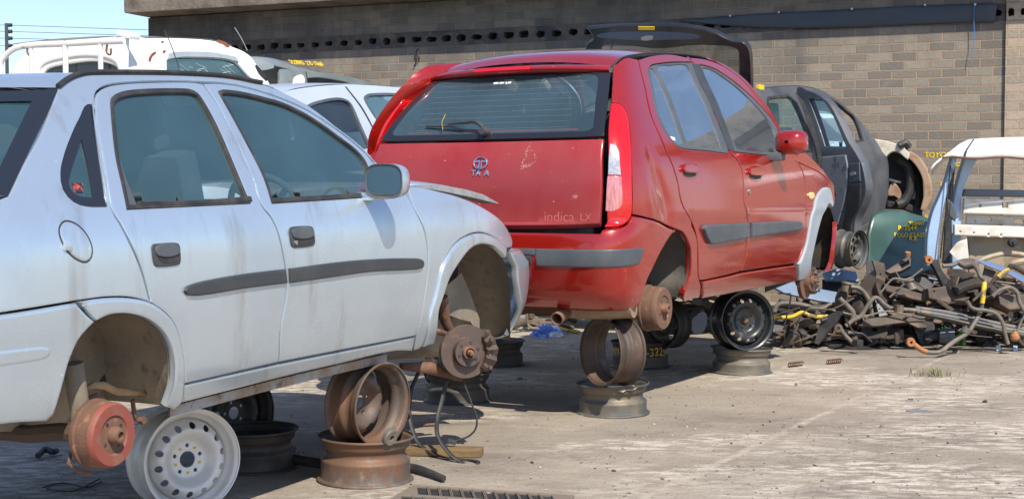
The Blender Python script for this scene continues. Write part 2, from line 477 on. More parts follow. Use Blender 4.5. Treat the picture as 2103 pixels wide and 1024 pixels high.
M = dict(
    silver=mat('silver_paint', (0.555, 0.645, 0.72), 0.24, 0.68, 0.4, [((0.475, 0.55, 0.62), 2.2, 0.45, 0.75, 8), ((0.36, 0.37, 0.37), 9, 0.56, 0.80, 9, (1, 1, .12)), ((0.60, 0.50, 0.34), 6, 0.68, 0.85, 10, (1, 1, .35)), ((0.85, 0.86, 0.86), 55, 0.70, 0.73, 4)], rvar=0.14, bump=.004, bscale=2.2, bdet=1.0),
    red=mat('red_paint', (0.31, 0.009, 0.004), 0.20, 0.25, 1.0, [((0.31, 0.018, 0.012), 1.7, 0.45, 0.75, 8), ((0.26, 0.03, 0.02), 8, 0.60, 0.80, 9, (1, 1, .15)), ((0.5, 0.16, 0.10), 5, 0.68, 0.8, 10, (1, 1, .4)), ((0.62, 0.42, 0.36), 60, 0.71, 0.73, 4)], rvar=0.15, bump=.005, bscale=2.4, bdet=1.0),
    redfade=mat('faded_red_paint', (0.32, 0.025, 0.026), 0.36, 0.1, 0.25, [((0.33, 0.055, 0.055), 2.0, 0.35, 0.7, 8), ((0.30, 0.03, 0.03), 8, 0.58, 0.80, 9, (1, 1, .15)), ((0.62, 0.40, 0.36), 60, 0.70, 0.73, 4)], rvar=0.15, bump=.005, bscale=2.0, bdet=1.0),
    black=mat('black_plastic', (0.035, 0.04, 0.045), 0.5, 0, 0, [((0.055, 0.056, 0.058), 7, 0.45, 0.75, 8), ((0.16, 0.12, 0.085), 25, 0.66, 0.8, 8)]),
    greyplas=mat('grey_plastic', (0.06, 0.072, 0.084), 0.5, 0, 0, [((0.095, 0.104, 0.112), 6, 0.4, 0.7, 8)]),
    flare=mat('grey_flare', (0.27, 0.31, 0.35), 0.55, 0, 0, [((0.33, 0.36, 0.38), 6, 0.4, 0.7, 8)]),
    rubber=mat('black_rubber', (0.02, 0.02, 0.022), 0.6, 0, 0, [((0.06, 0.055, 0.05), 12, 0.45, 0.75, 8)]),
    dark=mat('underbody', (0.028, 0.024, 0.02), 0.8, 0, 0, [((0.07, 0.05, 0.035), 8, 0.45, 0.7, 8)], bump=0.004),
    liner=mat('dusty_wheel_housing', (0.185, 0.160, 0.125), 0.85, 0, 0, [((0.29, 0.235, 0.165), 3.5, 0.4, 0.65, 8), ((0.09, 0.07, 0.055), 14, 0.55, 0.75, 10)], bump=0.002, bscale=60),
    linergrey=mat('grey_wheel_housing', (0.10, 0.095, 0.085), 0.85, 0, 0, [((0.17, 0.15, 0.12), 4, 0.4, 0.7, 8)], bump=0.002),
    rust=mat('rusty_iron', (0.155, 0.078, 0.048), 0.8, 0.0, 0, [((0.11, 0.06, 0.04), 9, 0.4, 0.7, 10), ((0.34, 0.17, 0.08), 22, 0.55, 0.75, 10)], bump=0.0015, bscale=120),
    rustred=mat('red_primed_iron', (0.22, 0.055, 0.038), 0.7, 0.0, 0, [((0.20, 0.09, 0.06), 10, 0.50, 0.62, 10), ((0.10, 0.08, 0.07), 40, 0.64, 0.74, 10)], bump=0.001, bscale=120),
    disc=mat('brake_disc_iron', (0.105, 0.074, 0.060), 0.5, 0.25, 0, [((0.075, 0.062, 0.056), 6, 0.4, 0.7, 10), ((0.19, 0.10, 0.06), 30, 0.55, 0.75, 10)], bump=0.0006, bscale=150),
    rimrust=mat('rusty_rim_steel', (0.105, 0.078, 0.062), 0.6, 0.2, 0, [((0.155, 0.082, 0.048), 5, 0.46, 0.60, 10), ((0.15, 0.14, 0.13), 4, 0.55, 0.66, 10, (1, .4, 1)), ((0.30, 0.22, 0.14), 11, 0.60, 0.78, 10)], bump=0.001, bscale=90),
    rimgrey=mat('weathered_rim_steel', (0.075, 0.077, 0.078), 0.55, 0.25, 0, [((0.17, 0.145, 0.105), 4, 0.46, 0.64, 10), ((0.20, 0.11, 0.06), 9, 0.6, 0.75, 10)], bump=0.001, bscale=90),
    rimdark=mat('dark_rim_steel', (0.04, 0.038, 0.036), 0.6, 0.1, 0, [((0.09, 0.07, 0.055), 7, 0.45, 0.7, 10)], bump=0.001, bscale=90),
    rimbrown=mat('dark_rusty_rim', (0.055, 0.040, 0.030), 0.6, 0.1, 0, [((0.10, 0.06, 0.04), 6, .45, .65, 10), ((0.16, 0.13, 0.10), 10, .6, .78, 10)], bump=0.001, bscale=90),
    rimblack=mat('black_rim_paint', (0.018, 0.02, 0.022), 0.35, 0.0, 0.2, [((0.14, 0.12, 0.10), 9, 0.62, 0.8, 10)], rvar=0.3),
    rimwhite=mat('pale_rim_paint', (0.72, 0.71, 0.68), 0.42, 0.15, 0.1, [((0.58, 0.56, 0.52), 6, 0.5, 0.72, 10), ((0.16, 0.11, 0.08), 26, 0.68, 0.76, 10)], bump=0.0005, bscale=120),
    chrome=mat('chrome', (0.75, 0.76, 0.78), 0.12, 1.0),
    steel=mat('bare_steel', (0.42, 0.42, 0.42), 0.4, 0.8, 0, [((0.25, 0.2, 0.16), 10, 0.5, 0.75, 8)]),
    mirror=mat('mirror_glass', (0.55, 0.62, 0.60), 0.06, 1.0),
    frit=mat('black_glass_border', (0.016, 0.018, 0.022), 0.15, 0, 0.4),
    seat=mat('dark_seat_cloth', (0.05, 0.055, 0.06), 0.9),
    cabin=mat('grey_cabin_trim', (0.20, 0.21, 0.21), 0.8, 0, 0, [((0.26, 0.26, 0.25), 5, 0.4, 0.7)]),
    sglass=glass('dusty_green_glass', (0.80, 0.93, 0.93), 0.20, (0.22, 0.50, 0.57), 1.7, 0.02),
    screen=glass('dusty_windscreen', (0.78, 0.88, 0.90), 0.42, (0.62, 0.74, 0.78), 1.3, 0.03),
    bglass=glass('painted_sky_glass', (0.60, 0.76, 0.82), 0.26, (0.40, 0.56, 0.68), 2.2, 0.02),  # pale blue in the dust colour stands in for reflected sky
    tglass=glass('tinted_glass', (0.10, 0.13, 0.15), 0.06, (0.30, 0.36, 0.42), 1.4, 0.03),
    rglass=glass('rear_glass', (0.93, 0.97, 0.98), 0.24, (0.24, 0.44, 0.54), 1.2, 0.02),
    lampred=mat('red_lamp_lens', (0.55, 0.006, 0.008), 0.12, 0, 0.6, [((0.34, 0.004, 0.006), 260, 0.45, 0.6, 1)]),
    lampclear=mat('clear_lamp_lens', (0.45, 0.46, 0.48), 0.12, 0.3, 0.6, [((0.35, 0.36, 0.38), 90, 0.45, 0.55, 1, (1, .2, 1))]),
    lamppink=mat('pink_lamp_lens', (0.55, 0.22, 0.22), 0.14, 0.1, 0.6, [((0.42, 0.15, 0.16), 90, 0.45, 0.55, 1, (1, 1, .2))]),
    white=mat('white_paint', (0.80, 0.80, 0.77), 0.4, 0, 0.3, [((0.70, 0.68, 0.62), 3, 0.5, 0.75, 8), ((0.30, 0.09, 0.04), 7, 0.70, 0.74, 10)]),
    yellow=mat('yellow_marker_paint', (0.75, 0.50, 0.01), 0.6),
    amber=mat('amber_lens', (0.75, 0.55, 0.20), 0.2, 0, 0.5),
)
# ------------------------------------------------------------------ ground
def ground_mat():
    m = bpy.data.materials.new('yard_concrete'); m.use_nodes = True; nt = m.node_tree; b = nt.nodes['Principled BSDF']
    b.inputs['Roughness'].default_value = 0.9; b.inputs['Specular IOR Level'].default_value = 0.25
    tc = N(nt, 'TexCoord')
    def noise(sc, det=8, rough=0.62, rot=0.0, st=(1, 1, 1), loc=(0, 0, 0)):
        mp = N(nt, 'Mapping'); mp.inputs['Scale'].default_value = st; mp.inputs['Rotation'].default_value = (0, 0, rot); mp.inputs['Location'].default_value = loc
        nt.links.new(tc.outputs['Object'], mp.inputs[0])
        n = N(nt, 'TexNoise', Scale=sc, Detail=det, Roughness=rough); nt.links.new(mp.outputs[0], n.inputs['Vector']); return n.outputs[0]
    def ramp(src, lo, hi):
        r = N(nt, 'MapRange'); r.inputs[1].default_value = lo; r.inputs[2].default_value = hi; nt.links.new(src, r.inputs[0]); return r.outputs[0]
    def mix(f, a, c):
        x = N(nt, 'Mix', data_type='RGBA'); nt.links.new(f, x.inputs[0])
        if isinstance(a, tuple): x.inputs[6].default_value = (*a, 1)
        else: nt.links.new(a, x.inputs[6])
        x.inputs[7].default_value = (*c, 1); return x.outputs[2]
    def mul(a, c):
        x = N(nt, 'Math', operation='MULTIPLY'); nt.links.new(a, x.inputs[0]); nt.links.new(c, x.inputs[1]); return x.outputs[0]
    c = mix(ramp(noise(0.55, 9, 0.62, 0.5, (1, 1.5, 1)), 0.40, 0.62), (0.215, 0.182, 0.145), (0.35, 0.300, 0.238))
    c = mix(ramp(noise(3.1, 10, 0.72, 0.5, (1, 1.8, 1), (2, 7, 0)), 0.46, 0.66), c, (0.285, 0.245, 0.198))
    pale = mul(ramp(noise(0.50, 7, 0.6, 0.4, (1, 1.7, 1), (7.3, 3.1, 0)), 0.47, 0.56), ramp(noise(6.5, 10, 0.75, 0.5, (1, 2.6, 1), (4, 2, 0)), 0.47, 0.56))
    c = mix(pale, c, (0.52, 0.465, 0.39))                                                                    # scraped pale concrete
    c = mix(ramp(noise(0.9, 9, 0.72, 0.5, (1, 1.8, 1), (9, 5, 0)), 0.55, 0.72), c, (0.13, 0.112, 0.094))      # oil and soot
    c = mix(ramp(noise(4.5, 9, 0.75, 0.5, (1, 2.2, 1), (3, 15, 0)), 0.62, 0.70), c, (0.10, 0.088, 0.076))
    c = mix(ramp(noise(1.9, 6, 0.6, 0.2, (1, 1, 1), (1, 13, 0)), 0.68, 0.76), c, (0.34, 0.20, 0.11))          # rust stains
    c = mix(ramp(noise(26, 6, 0.7, 0.5, (1, 2.5, 1)), 0.58, 0.70), c, (0.13, 0.115, 0.10))
    c = mix(ramp(noise(60, 4, 0.6), 0.66, 0.74), c, (0.48, 0.44, 0.38))
    # one long slab joint, filled with pale grit
    ja, jb = gnd(2010, 700), gnd(1600, 892); jd = (jb - ja).normalized(); jn = Vector((-jd.y, jd.x, 0))
    dp = N(nt, 'VectorMath', operation='DOT_PRODUCT'); nt.links.new(tc.outputs['Object'], dp.inputs[0]); dp.inputs[1].default_value = jn
    wob = N(nt, 'Math', operation='MULTIPLY_ADD'); nt.links.new(noise(5, 6), wob.inputs[0]); wob.inputs[1].default_value = .10; nt.links.new(dp.outputs['Value'], wob.inputs[2])
    ab_ = N(nt, 'Math', operation='SUBTRACT'); nt.links.new(wob.outputs[0], ab_.inputs[0]); ab_.inputs[1].default_value = jn.dot(ja) + .05
    ab2 = N(nt, 'Math', operation='ABSOLUTE'); nt.links.new(ab_.outputs[0], ab2.inputs[0])
    c = mix(mul(ramp(ab2.outputs[0], .030, .008), ramp(noise(9, 6), .38, .58)), c, (0.40, 0.35, 0.285))
    nt.links.new(c, b.inputs['Base Color'])
    n1 = noise(3.0, 8); n2 = noise(55, 6)
    ad = N(nt, 'Math', operation='ADD'); mu = N(nt, 'Math', operation='MULTIPLY'); mu.inputs[1].default_value = 0.25
    nt.links.new(n2, mu.inputs[0]); nt.links.new(n1, ad.inputs[0]); nt.links.new(mu.outputs[0], ad.inputs[1])
    bp = N(nt, 'Bump', Distance=0.03, Strength=1.0); nt.links.new(ad.outputs[0], bp.inputs['Height']); nt.links.new(bp.outputs[0], b.inputs['Normal'])
    return m
M['ground'] = ground_mat()
bm = bmesh.new()
vs = [bm.verts.new((x, y, 0)) for x, y in ((-400, -300), (400, -300), (400, 600), (-400, 600))]
bm.faces.new(vs)
tag(from_bm('ground', bm, M['ground'], None, False), kind='structure')

# ------------------------------------------------------------------ brick building
def brick_mat(name, c1, c2, mortar, soot, bw=0.248, bh=0.0905, ms=0.018):
    m = bpy.data.materials.new(name); m.use_nodes = True; nt = m.node_tree; b = nt.nodes['Principled BSDF']
    b.inputs['Roughness'].default_value = 0.85; b.inputs['Specular IOR Level'].default_value = 0.3
    tc = N(nt, 'TexCoord')
    sx = N(nt, 'SeparateXYZ'); cb = N(nt, 'CombineXYZ'); nt.links.new(tc.outputs['Object'], sx.inputs[0])
    # slightly wavering joints
    wv = N(nt, 'TexNoise', Scale=7.0, Detail=3.0); nt.links.new(tc.outputs['Object'], wv.inputs['Vector'])
    w2 = N(nt, 'MapRange'); w2.inputs[3].default_value = -0.008; w2.inputs[4].default_value = 0.008; nt.links.new(wv.outputs[0], w2.inputs[0])
    a1 = N(nt, 'Math', operation='ADD'); a2 = N(nt, 'Math', operation='ADD')
    nt.links.new(sx.outputs[0], a1.inputs[0]); nt.links.new(w2.outputs[0], a1.inputs[1])
    nt.links.new(sx.outputs[2], a2.inputs[0]); nt.links.new(w2.outputs[0], a2.inputs[1])
    nt.links.new(a1.outputs[0], cb.inputs[0]); nt.links.new(a2.outputs[0], cb.inputs[1])
    br = N(nt, 'TexBrick'); br.offset = 0.5
    br.inputs['Scale'].default_value = 1.0; br.inputs['Brick Width'].default_value = bw; br.inputs['Row Height'].default_value = bh
    br.inputs['Mortar Size'].default_value = ms * 0.5; br.inputs['Mortar Smooth'].default_value = 0.25; br.inputs['Bias'].default_value = -0.1
    br.inputs['Color1'].default_value = (*c1, 1); br.inputs['Color2'].default_value = (*c2, 1); br.inputs['Mortar'].default_value = (*mortar, 1)
    nt.links.new(cb.outputs[0], br.inputs['Vector'])
    def noise(sc, det, loc=(0, 0, 0), st=(1, 1, 1)):
        mp = N(nt, 'Mapping'); mp.inputs['Location'].default_value = loc; mp.inputs['Scale'].default_value = st; nt.links.new(tc.outputs['Object'], mp.inputs[0])
        n = N(nt, 'TexNoise', Scale=sc, Detail=det, Roughness=0.65); nt.links.new(mp.outputs[0], n.inputs['Vector']); return n.outputs[0]
    def mix(f, a, c, blend='MIX'):
        x = N(nt, 'Mix', data_type='RGBA', blend_type=blend); nt.links.new(f, x.inputs[0]); nt.links.new(a, x.inputs[6])
        x.inputs[7].default_value = (*c, 1); return x.outputs[2]
    def ramp(src, lo, hi, o0=0.0, o1=1.0):
        r = N(nt, 'MapRange'); r.inputs[1].default_value = lo; r.inputs[2].default_value = hi; r.inputs[3].default_value = o0; r.inputs[4].default_value = o1; nt.links.new(src, r.inputs[0]); return r.outputs[0]
    c = mix(ramp(noise(22, 8), 0.45, 0.75, 0, 0.5), br.outputs['Color'], (0.20, 0.155, 0.11))
    c = mix(ramp(noise(5, 8, (3, 0, 1)), 0.58, 0.75, 0, 0.45), c, (0.30, 0.27, 0.23))
    if soot:
        # tar and soot: heavy along the top and the left end, fading down with ragged runs
        hz = ramp(sx.outputs[2], 1.75, 3.0); lf = ramp(sx.outputs[0], 4.2, -1.0)
        ns = noise(1.1, 9, (5, 2, 0), (1, 1, 0.45)); nr = noise(7.0, 6, (1, 8, 0), (1, 1, 0.12))
        s1 = N(nt, 'Math', operation='MULTIPLY_ADD'); nt.links.new(lf, s1.inputs[0]); s1.inputs[1].default_value = 0.55; nt.links.new(hz, s1.inputs[2])
        s2 = N(nt, 'Math', operation='MULTIPLY_ADD'); nt.links.new(ns, s2.inputs[0]); s2.inputs[1].default_value = 1.5; nt.links.new(s1.outputs[0], s2.inputs[2])
        s3 = N(nt, 'Math', operation='MULTIPLY_ADD'); nt.links.new(nr, s3.inputs[0]); s3.inputs[1].default_value = 0.5; nt.links.new(s2.outputs[0], s3.inputs[2])
        c = mix(ramp(s3.outputs[0], 1.55, 2.45, 0, 0.88), c, (0.040, 0.043, 0.046))
    nt.links.new(c, b.inputs['Base Color'])
    inv = N(nt, 'Math', operation='SUBTRACT'); inv.inputs[0].default_value = 1.0; nt.links.new(br.outputs['Fac'], inv.inputs[1])
    nm = N(nt, 'Math', operation='MULTIPLY_ADD'); nt.links.new(noise(35, 6), nm.inputs[0]); nm.inputs[1].default_value = 0.5; nt.links.new(inv.outputs[0], nm.inputs[2])
    bp = N(nt, 'Bump', Distance=0.012, Strength=1.0); nt.links.new(nm.outputs[0], bp.inputs['Height']); nt.links.new(bp.outputs[0], b.inputs['Normal'])
    return m
M['brick'] = brick_mat('sooty_brick', (0.275, 0.24, 0.19), (0.145, 0.134, 0.118), (0.33, 0.24, 0.17), True)
M['brickclean'] = brick_mat('pale_brick', (0.40, 0.32, 0.24), (0.27, 0.23, 0.18), (0.42, 0.31, 0.23), False)
M['brickvent'] = mat('vent_block', (0.085, 0.075, 0.065), 0.9, 0, 0, [((0.04, 0.04, 0.04), 3, 0.4, 0.6, 8), ((0.15, 0.11, 0.085), 9, 0.5, 0.75, 8)], bump=0.006, bscale=30)
M['slab'] = mat('stained_concrete_slab', (0.20, 0.165, 0.13), 0.9, 0, 0, [((0.10, 0.08, 0.065), 4, 0.45, 0.65, 8), ((0.30, 0.26, 0.17), 12, 0.6, 0.75, 8)], bump=0.01, bscale=20)
M['tarp'] = mat('dark_shade_cloth', (0.045, 0.058, 0.076), 0.75, 0, 0, [((0.055, 0.062, 0.072), 3, 0.4, 0.7, 6)], bump=0.01, bscale=6)
# wall frame: local x runs along the wall from its left end, y into the building, z up
AW = math.atan(FP / 6950.0 / 1.0)
WDIR = Vector((math.cos(AW), -math.sin(AW), 0)); WIN = Vector((math.sin(AW), math.cos(AW), 0))
WR = Vector((4.70, 13.0, 0)) * 1.06
def wallhit(px, py, y=0.0):
    d = ray(px, py); n = WIN; t = (WR + n * y - CAMP).dot(n) / d.dot(n); P = CAMP + d * t
    return P
W0 = wallhit(305, 100); W0.z = 0
WM = Matrix(((WDIR.x, WIN.x, 0, W0.x), (WDIR.y, WIN.y, 0, W0.y), (0, 0, 1, 0), (0, 0, 0, 1)))
WMi = WM.inverted()
bld = empty('brick_building', WM, 'soot stained brown brick building with a row of vent holes and a concrete slab roof', 'building')
def wl(px, py, y=0.0): return WMi @ wallhit(px, py, y)
XR = wl(2064, 200).x; VT = 0.0905
zv = round((wl(1290, 57).z - VT) / VT) * VT; zv1 = zv + 2 * VT
def wall_box(name, x0, x1, y0, y1, z0, z1, m):
    bm = bmesh.new(); bx(bm, ((x0 + x1) / 2, (y0 + y1) / 2, (z0 + z1) / 2), (x1 - x0, y1 - y0, z1 - z0))
    return from_bm(name, bm, m, bld, False)
wall_box('wall', 0, XR, 0, 6.0, -0.05, zv, M['brick'])
wall_box('wall', 0, XR, 0, 6.0, zv1, 3.42, M['brick'])
wall_box('pier', XR, XR + 2.6, -0.035, 6.0, -0.05, zv - 0.002, M['brickclean'])
wall_box('pier', XR, XR + 2.6, -0.035, 6.0, zv1 + 0.002, 3.42, M['brickclean'])
# the course of hollow vent blocks: real holes with dark depth behind
def oval(cx, cz, a, b, n=14, e=3.0, j=0.0):
    return [Vector((cx + a * math.copysign(abs(math.cos(t)) ** (2 / e), math.cos(t)) + rnd.uniform(-j, j), cz + b * math.copysign(abs(math.sin(t)) ** (2 / e), math.sin(t)) + rnd.uniform(-j, j))) for t in [2 * math.pi * k / n for k in range(n)]]
def vent_course(name, x0, x1, y, step, aw, m):
    holes = []; x = x0 + step * 0.55
    while x < x1 - step * 0.4:
        if rnd.random() > 0.03: holes.append(oval(x + rnd.uniform(-.012, .012), (zv + zv1) / 2 + rnd.uniform(-.006, .006), aw * rnd.uniform(.82, 1.12), 0.037 * rnd.uniform(.8, 1.12), j=0.006))
        x += step
    O = [Vector(p) for p in ((x0 + .002, zv), (x1 - .002, zv), (x1 - .002, zv1), (x0 + .002, zv1))]
    bm = sheet(O, holes, lambda u, v, d: Vector((u, y - d, v)), 0, 0.004, 0.16, 0.0, 0.0)
    from_bm(name, bm, m, bld, False)
vent_course('vent_blocks', 0, XR, 0.002, 0.196, 0.062, M['brickvent'])
vent_course('vent_blocks', XR, XR + 2.6, -0.033, 0.10, 0.03, M['brickclean'])
wall_box('vent_backing', 0.01, XR + 2.5, 0.19, 6.0, zv + 0.002, zv1 - 0.002, M['dark'])
sx0 = wl(264, 20, -0.3).x
zsl = wl(305, 27, -0.30).z
bm = bmesh.new(); bx(bm, ((sx0 + XR + 3) / 2, 2.8, zsl + 0.17), (XR + 3 - sx0, 6.4, 0.34), bev=0.03)
from_bm('roof_slab', bm, M['slab'], bld)
wall_box('wall', 0.01, XR + 2.5, 0.03, 5.9, 3.42, zsl - 0.002, M['brick'])
# shade cloth nailed along the top of the wall
tl = [(1395, 40), (1500, 33), (1600, 26), (1750, 19), (1900, 11), (2049, 7)]
bl = [(1398, 43), (1490, 53), (1600, 58), (1750, 57), (1900, 50), (2043, 46)]
cl = empty('shade_cloth', WM, 'long dark shade cloth strip hung along the top of the brick wall', 'cloth')
rows = []
for k in range(7):
    t = k / 6; r = []
    for (a, b) in zip(crom([(x, y, 0) for x, y in tl], 8), crom([(x, y, 0) for x, y in bl], 8)):
        p = wl(a.x * (1 - t) + b.x * t, a.y * (1 - t) + b.y * t, -0.03)
        p.y = -0.03 - 0.012 * math.sin(t * 3.1) - 0.008 * math.sin(p.x * 5 + t * 3); r.append(p)
    rows.append(r)
bm = bmesh.new(); gridmesh(bm, rows); solid(from_bm('cloth_sheet', bm, M['tarp'], cl), 0.004)
bm = bmesh.new()
for x, y in tl[1:-1] + [(2003, 10)]:
    p = wl(x, y, -0.045); hexes(bm, p, Vector((0, -1, 0)), 0.012, 0.02)
from_bm('nail', bm, M['steel'], cl)
M['bluerope'] = mat('blue_twine', (0.05, 0.16, 0.42), 0.7)
bm = bmesh.new(); tube(bm, [wallhit(x, y, -0.06) for x, y in ((2001, 8), (2000, 40), (2001, 80), (1997, 105), (1995, 122))], 0.004, 5)
tag(from_bm('rope', bm, M['bluerope']), 'thin blue twine dangling from the shade cloth on the wall', 'rope')
bm = bmesh.new(); tube(bm, [wallhit(x, y, -0.02) for x, y in ((858, 100), (853, 112), (856, 124), (850, 137))], 0.008, 5); tube(bm, [wallhit(x, y, -0.02) for x, y in ((856, 105), (862, 118), (858, 128))], 0.005, 5)
tag(from_bm('hanging_wire', bm, M['rubber']), 'short black wire stub sticking out of the brick wall below the vents', 'wire')

# electric fence post and wires beside the building, far left
M['post'] = mat('dark_fence_steel', (0.06, 0.06, 0.06), 0.6, 0.3)
fp = empty('fence_post', Matrix.Translation(gnd(16, 500)), 'thin dark electric fence post with black insulators against the sky', 'fence post')
FY = 19.0
b0 = at(17, 300, FY); b0.z = 0; fp.matrix_world = Matrix.Translation(b0)
top = at(17, 48, FY).z
bm = bmesh.new(); bx(bm, (0, 0, top / 2), (0.045, 0.02, top), bev=0.004); from_bm('post', bm, M['post'], fp)
for y in (52, 65, 79, 94):
    bm = bmesh.new(); z = at(17, y, FY).z
    lathe(bm, [(0, 0), (0.022, 0), (0.03, .012), (.022, .03), (.028, .05), (0, .055)], Matrix.Translation((0.025, 0, z)) @ Matrix.Rotation(-math.pi / 2, 4, 'Z'), 12)
    from_bm('insulator', bm, M['rubber'], fp)
fw = empty('fence_wire', Matrix(), 'thin electric fence wires running from the post to the building', 'wire')
for y0, y1 in ((52, 62), (65, 74), (79, 86), (94, 98)):
    bm = bmesh.new(); tube(bm, [at(-60, y0 - 1, FY + 1), at(19, y0, FY), at(305, y1, 17.2)], 0.0035, 4, 0); from_bm('strand', bm, M['post'], fw)
# ------------------------------------------------------------------ car parts shared by the two stripped cars
def TL(x, w, z): return Matrix.Translation((x, -w, z))
def drum(c, x, w, z, r, mdrum, mface, depth=0.075):
    """brake drum; face outward at w"""
    bm = bmesh.new()
    lathe(bm, [(0.5 * r, depth), (1.04 * r, depth), (1.06 * r, depth - .006), (1.06 * r, depth - .016), (1.0 * r, depth - .02), (1.0 * r, depth * .45), (.985 * r, depth * .40), (.985 * r, depth * .22)], TL(x, w, z), 48, 0)
    lathe(bm, [(.985 * r, depth * .22), (.96 * r, .006), (.91 * r, 0), (.60 * r, 0), (.57 * r, .004)], TL(x, w, z), 48, 1)
    lathe(bm, [(.57 * r, .004), (.55 * r, .006), (.25 * r, .005)], TL(x, w, z), 48, 0)
    o = from_bm('brake_drum', bm, [mdrum, mface], c.root)
    bm = bmesh.new()
    lathe(bm, [(.27 * r, .005), (.26 * r, -.012), (.22 * r, -.020), (.20 * r, -.026), (.13 * r, -.027), (.12 * r, -.014), (0, -.012)], TL(x, w, z), 28, 0)
    from_bm('hub', bm, M['rust'], o)
    for k in range(4):
        bm = bmesh.new(); a = R(35 + 90 * k); hexes(bm, Vector((x + .42 * r * math.cos(a), -w + 0.006, z + .42 * r * math.sin(a))), Vector((0, -1, 0)), .006, .002, 0, 8)
        from_bm('bolt_hole', bm, M['rubber'], o)
    return o
def disc(c, x, w, z, r, holes=5, cal=1, mdisc=None, steer=0.0, mcal=None):
    md = mdisc or M['disc']; mcal = mcal or M['disc']
    T = TL(x, w, z) @ Matrix.Rotation(steer, 4, 'Z')
    bm = bmesh.new()
    lathe(bm, [(.42 * r, .062), (.99 * r, .062), (r, .060), (r, .052), (.9 * r, .050), (.9 * r, .046), (r, .044), (r, .037), (.985 * r, .035), (.55 * r, .035), (.535 * r, .033), (.53 * r, .004), (.515 * r, .0)], T, 64, 0)
    lathe(bm, [(.515 * r, 0), (.26 * r, 0)], T, 48, 0)
    o = from_bm('brake_disc', bm, md, c.root)
    bm = bmesh.new()
    lathe(bm, [(.27 * r, .0), (.26 * r, -.016), (.235 * r, -.020), (.18 * r, -.021), (.165 * r, -.012), (.14 * r, -.01)], T, 32)
    lathe(bm, [(.13 * r, -.008), (.125 * r, -.03), (.10 * r, -.034), (.095 * r, -.05), (.07 * r, -.053), (0, -.053)], T, 10)
    from_bm('hub', bm, M['rust'], o)
    for k in range(holes + 1):
        bm = bmesh.new(); a = 2 * math.pi * k / (holes + 1) + .3
        p = T @ Vector((.38 * r * math.cos(a), .001, .38 * r * math.sin(a))); hexes(bm, p, (T.to_3x3() @ Vector((0, -1, 0))), .062 * r, .003, 0, 10)
        from_bm('bolt_hole', bm, M['rubber'], o)
    # caliper: a chunky curved bridge with two lugs and a piston boss, hung on the leading edge
    bm = bmesh.new()
    a0, a1 = (R(-48), R(42)) if cal > 0 else (R(132), R(222))
    n = 12; rows = []
    for k in range(n + 1):
        a = a0 + (a1 - a0) * k / n; e = 1 - abs(2 * k / n - 1) ** 3
        bump = 0.012 * math.sin(k * 2.1)
        ro = r * (1.03 + .13 * e); ri = r * (.80 - .06 * e)
        rows.append([T @ Vector((q * math.cos(a), y, q * math.sin(a))) for q, y in ((ri, .035), (ri, .006 - bump), ((ri + ro) / 2, -.006 * e - bump), (ro, .004 - bump), (ro + .004, .05), (ro, .115), (ri, .115), (ri, .066))])
    V = gridmesh(bm, rows)
    for rr in (V[0], V[-1]):
        try: bm.faces.new(rr)
        except ValueError: pass
    for a in (a0 + .22, a1 - .22):
        p = T @ Vector((r * .98 * math.cos(a), -.012, r * .98 * math.sin(a))); hexes(bm, p, T.to_3x3() @ Vector((0, -1, 0)), .010, .012, 0, 8)
        q = T @ Vector((r * 1.02 * math.cos(a), .09, r * 1.02 * math.sin(a))); bx(bm, q, (.05, .05, .05), Matrix.Rotation(-a, 3, 'Y'), .008)
    am = (a0 + a1) / 2
    for s in (-.16, .16):
        p = T @ Vector((r * .93 * math.cos(am + s), .02, r * .93 * math.sin(am + s))); lathe(bm, [(0, -.018), (.016, -.016), (.019, -.006), (.019, .02)], Matrix.Translation(p) @ T.to_3x3().to_4x4(), 14)
    from_bm('caliper', bm, mcal, o)
    # splash shield and knuckle behind
    bm = bmesh.new(); lathe(bm, [(0, .10), (.3 * r, .10), (.34 * r, .075), (.55 * r, .07), (.55 * r, .066)], T, 24); from_bm('knuckle', bm, M['rust'], o)
    return o
def seat(c, x, y, z, s=1.0):
    e = bmesh.new()
    bx(e, (x, y, z + .10), (.50, .48, .16), None, .05)
    o = from_bm('seat', e, M['seat'], c.root)
    e = bmesh.new()
    bx(e, (x - .28, y, z + .42), (.13, .47, .58), Matrix.Rotation(R(-14), 3, 'Y'), .055); from_bm('backrest', e, M['seat'], o)
    e = bmesh.new()
    bx(e, (x - .37, y, z + .80), (.10, .27, .20), Matrix.Rotation(R(-12), 3, 'Y'), .045)
    for d in (-.06, .06): tube(e, [(x - .345, y + d, z + .62), (x - .36, y + d, z + .76)], .006, 6, 0)
    from_bm('headrest', e, M['seat'], o)
    return o
def steering(c, x, y, z):
    bm = bmesh.new(); T = Matrix.Translation((x, y, z)) @ Matrix.Rotation(R(62), 4, 'Y') @ Matrix.Rotation(math.pi / 2, 4, 'X')
    ring = [T @ Vector((.18 * math.cos(t), 0, .18 * math.sin(t))) for t in [2 * math.pi * k / 32 for k in range(33)]]
    tube(bm, ring, .014, 8, 0)
    for a in (0, 2.3, 4.0): tube(bm, [T @ Vector((0, .02, 0)), T @ Vector((.17 * math.cos(a), 0, .17 * math.sin(a)))], .013, 6, 0)
    lathe(bm, [(0, -.01), (.06, -.005), (.065, .03), (0, .04)], T, 16)
    return from_bm('steering_wheel', bm, M['seat'], c.root)
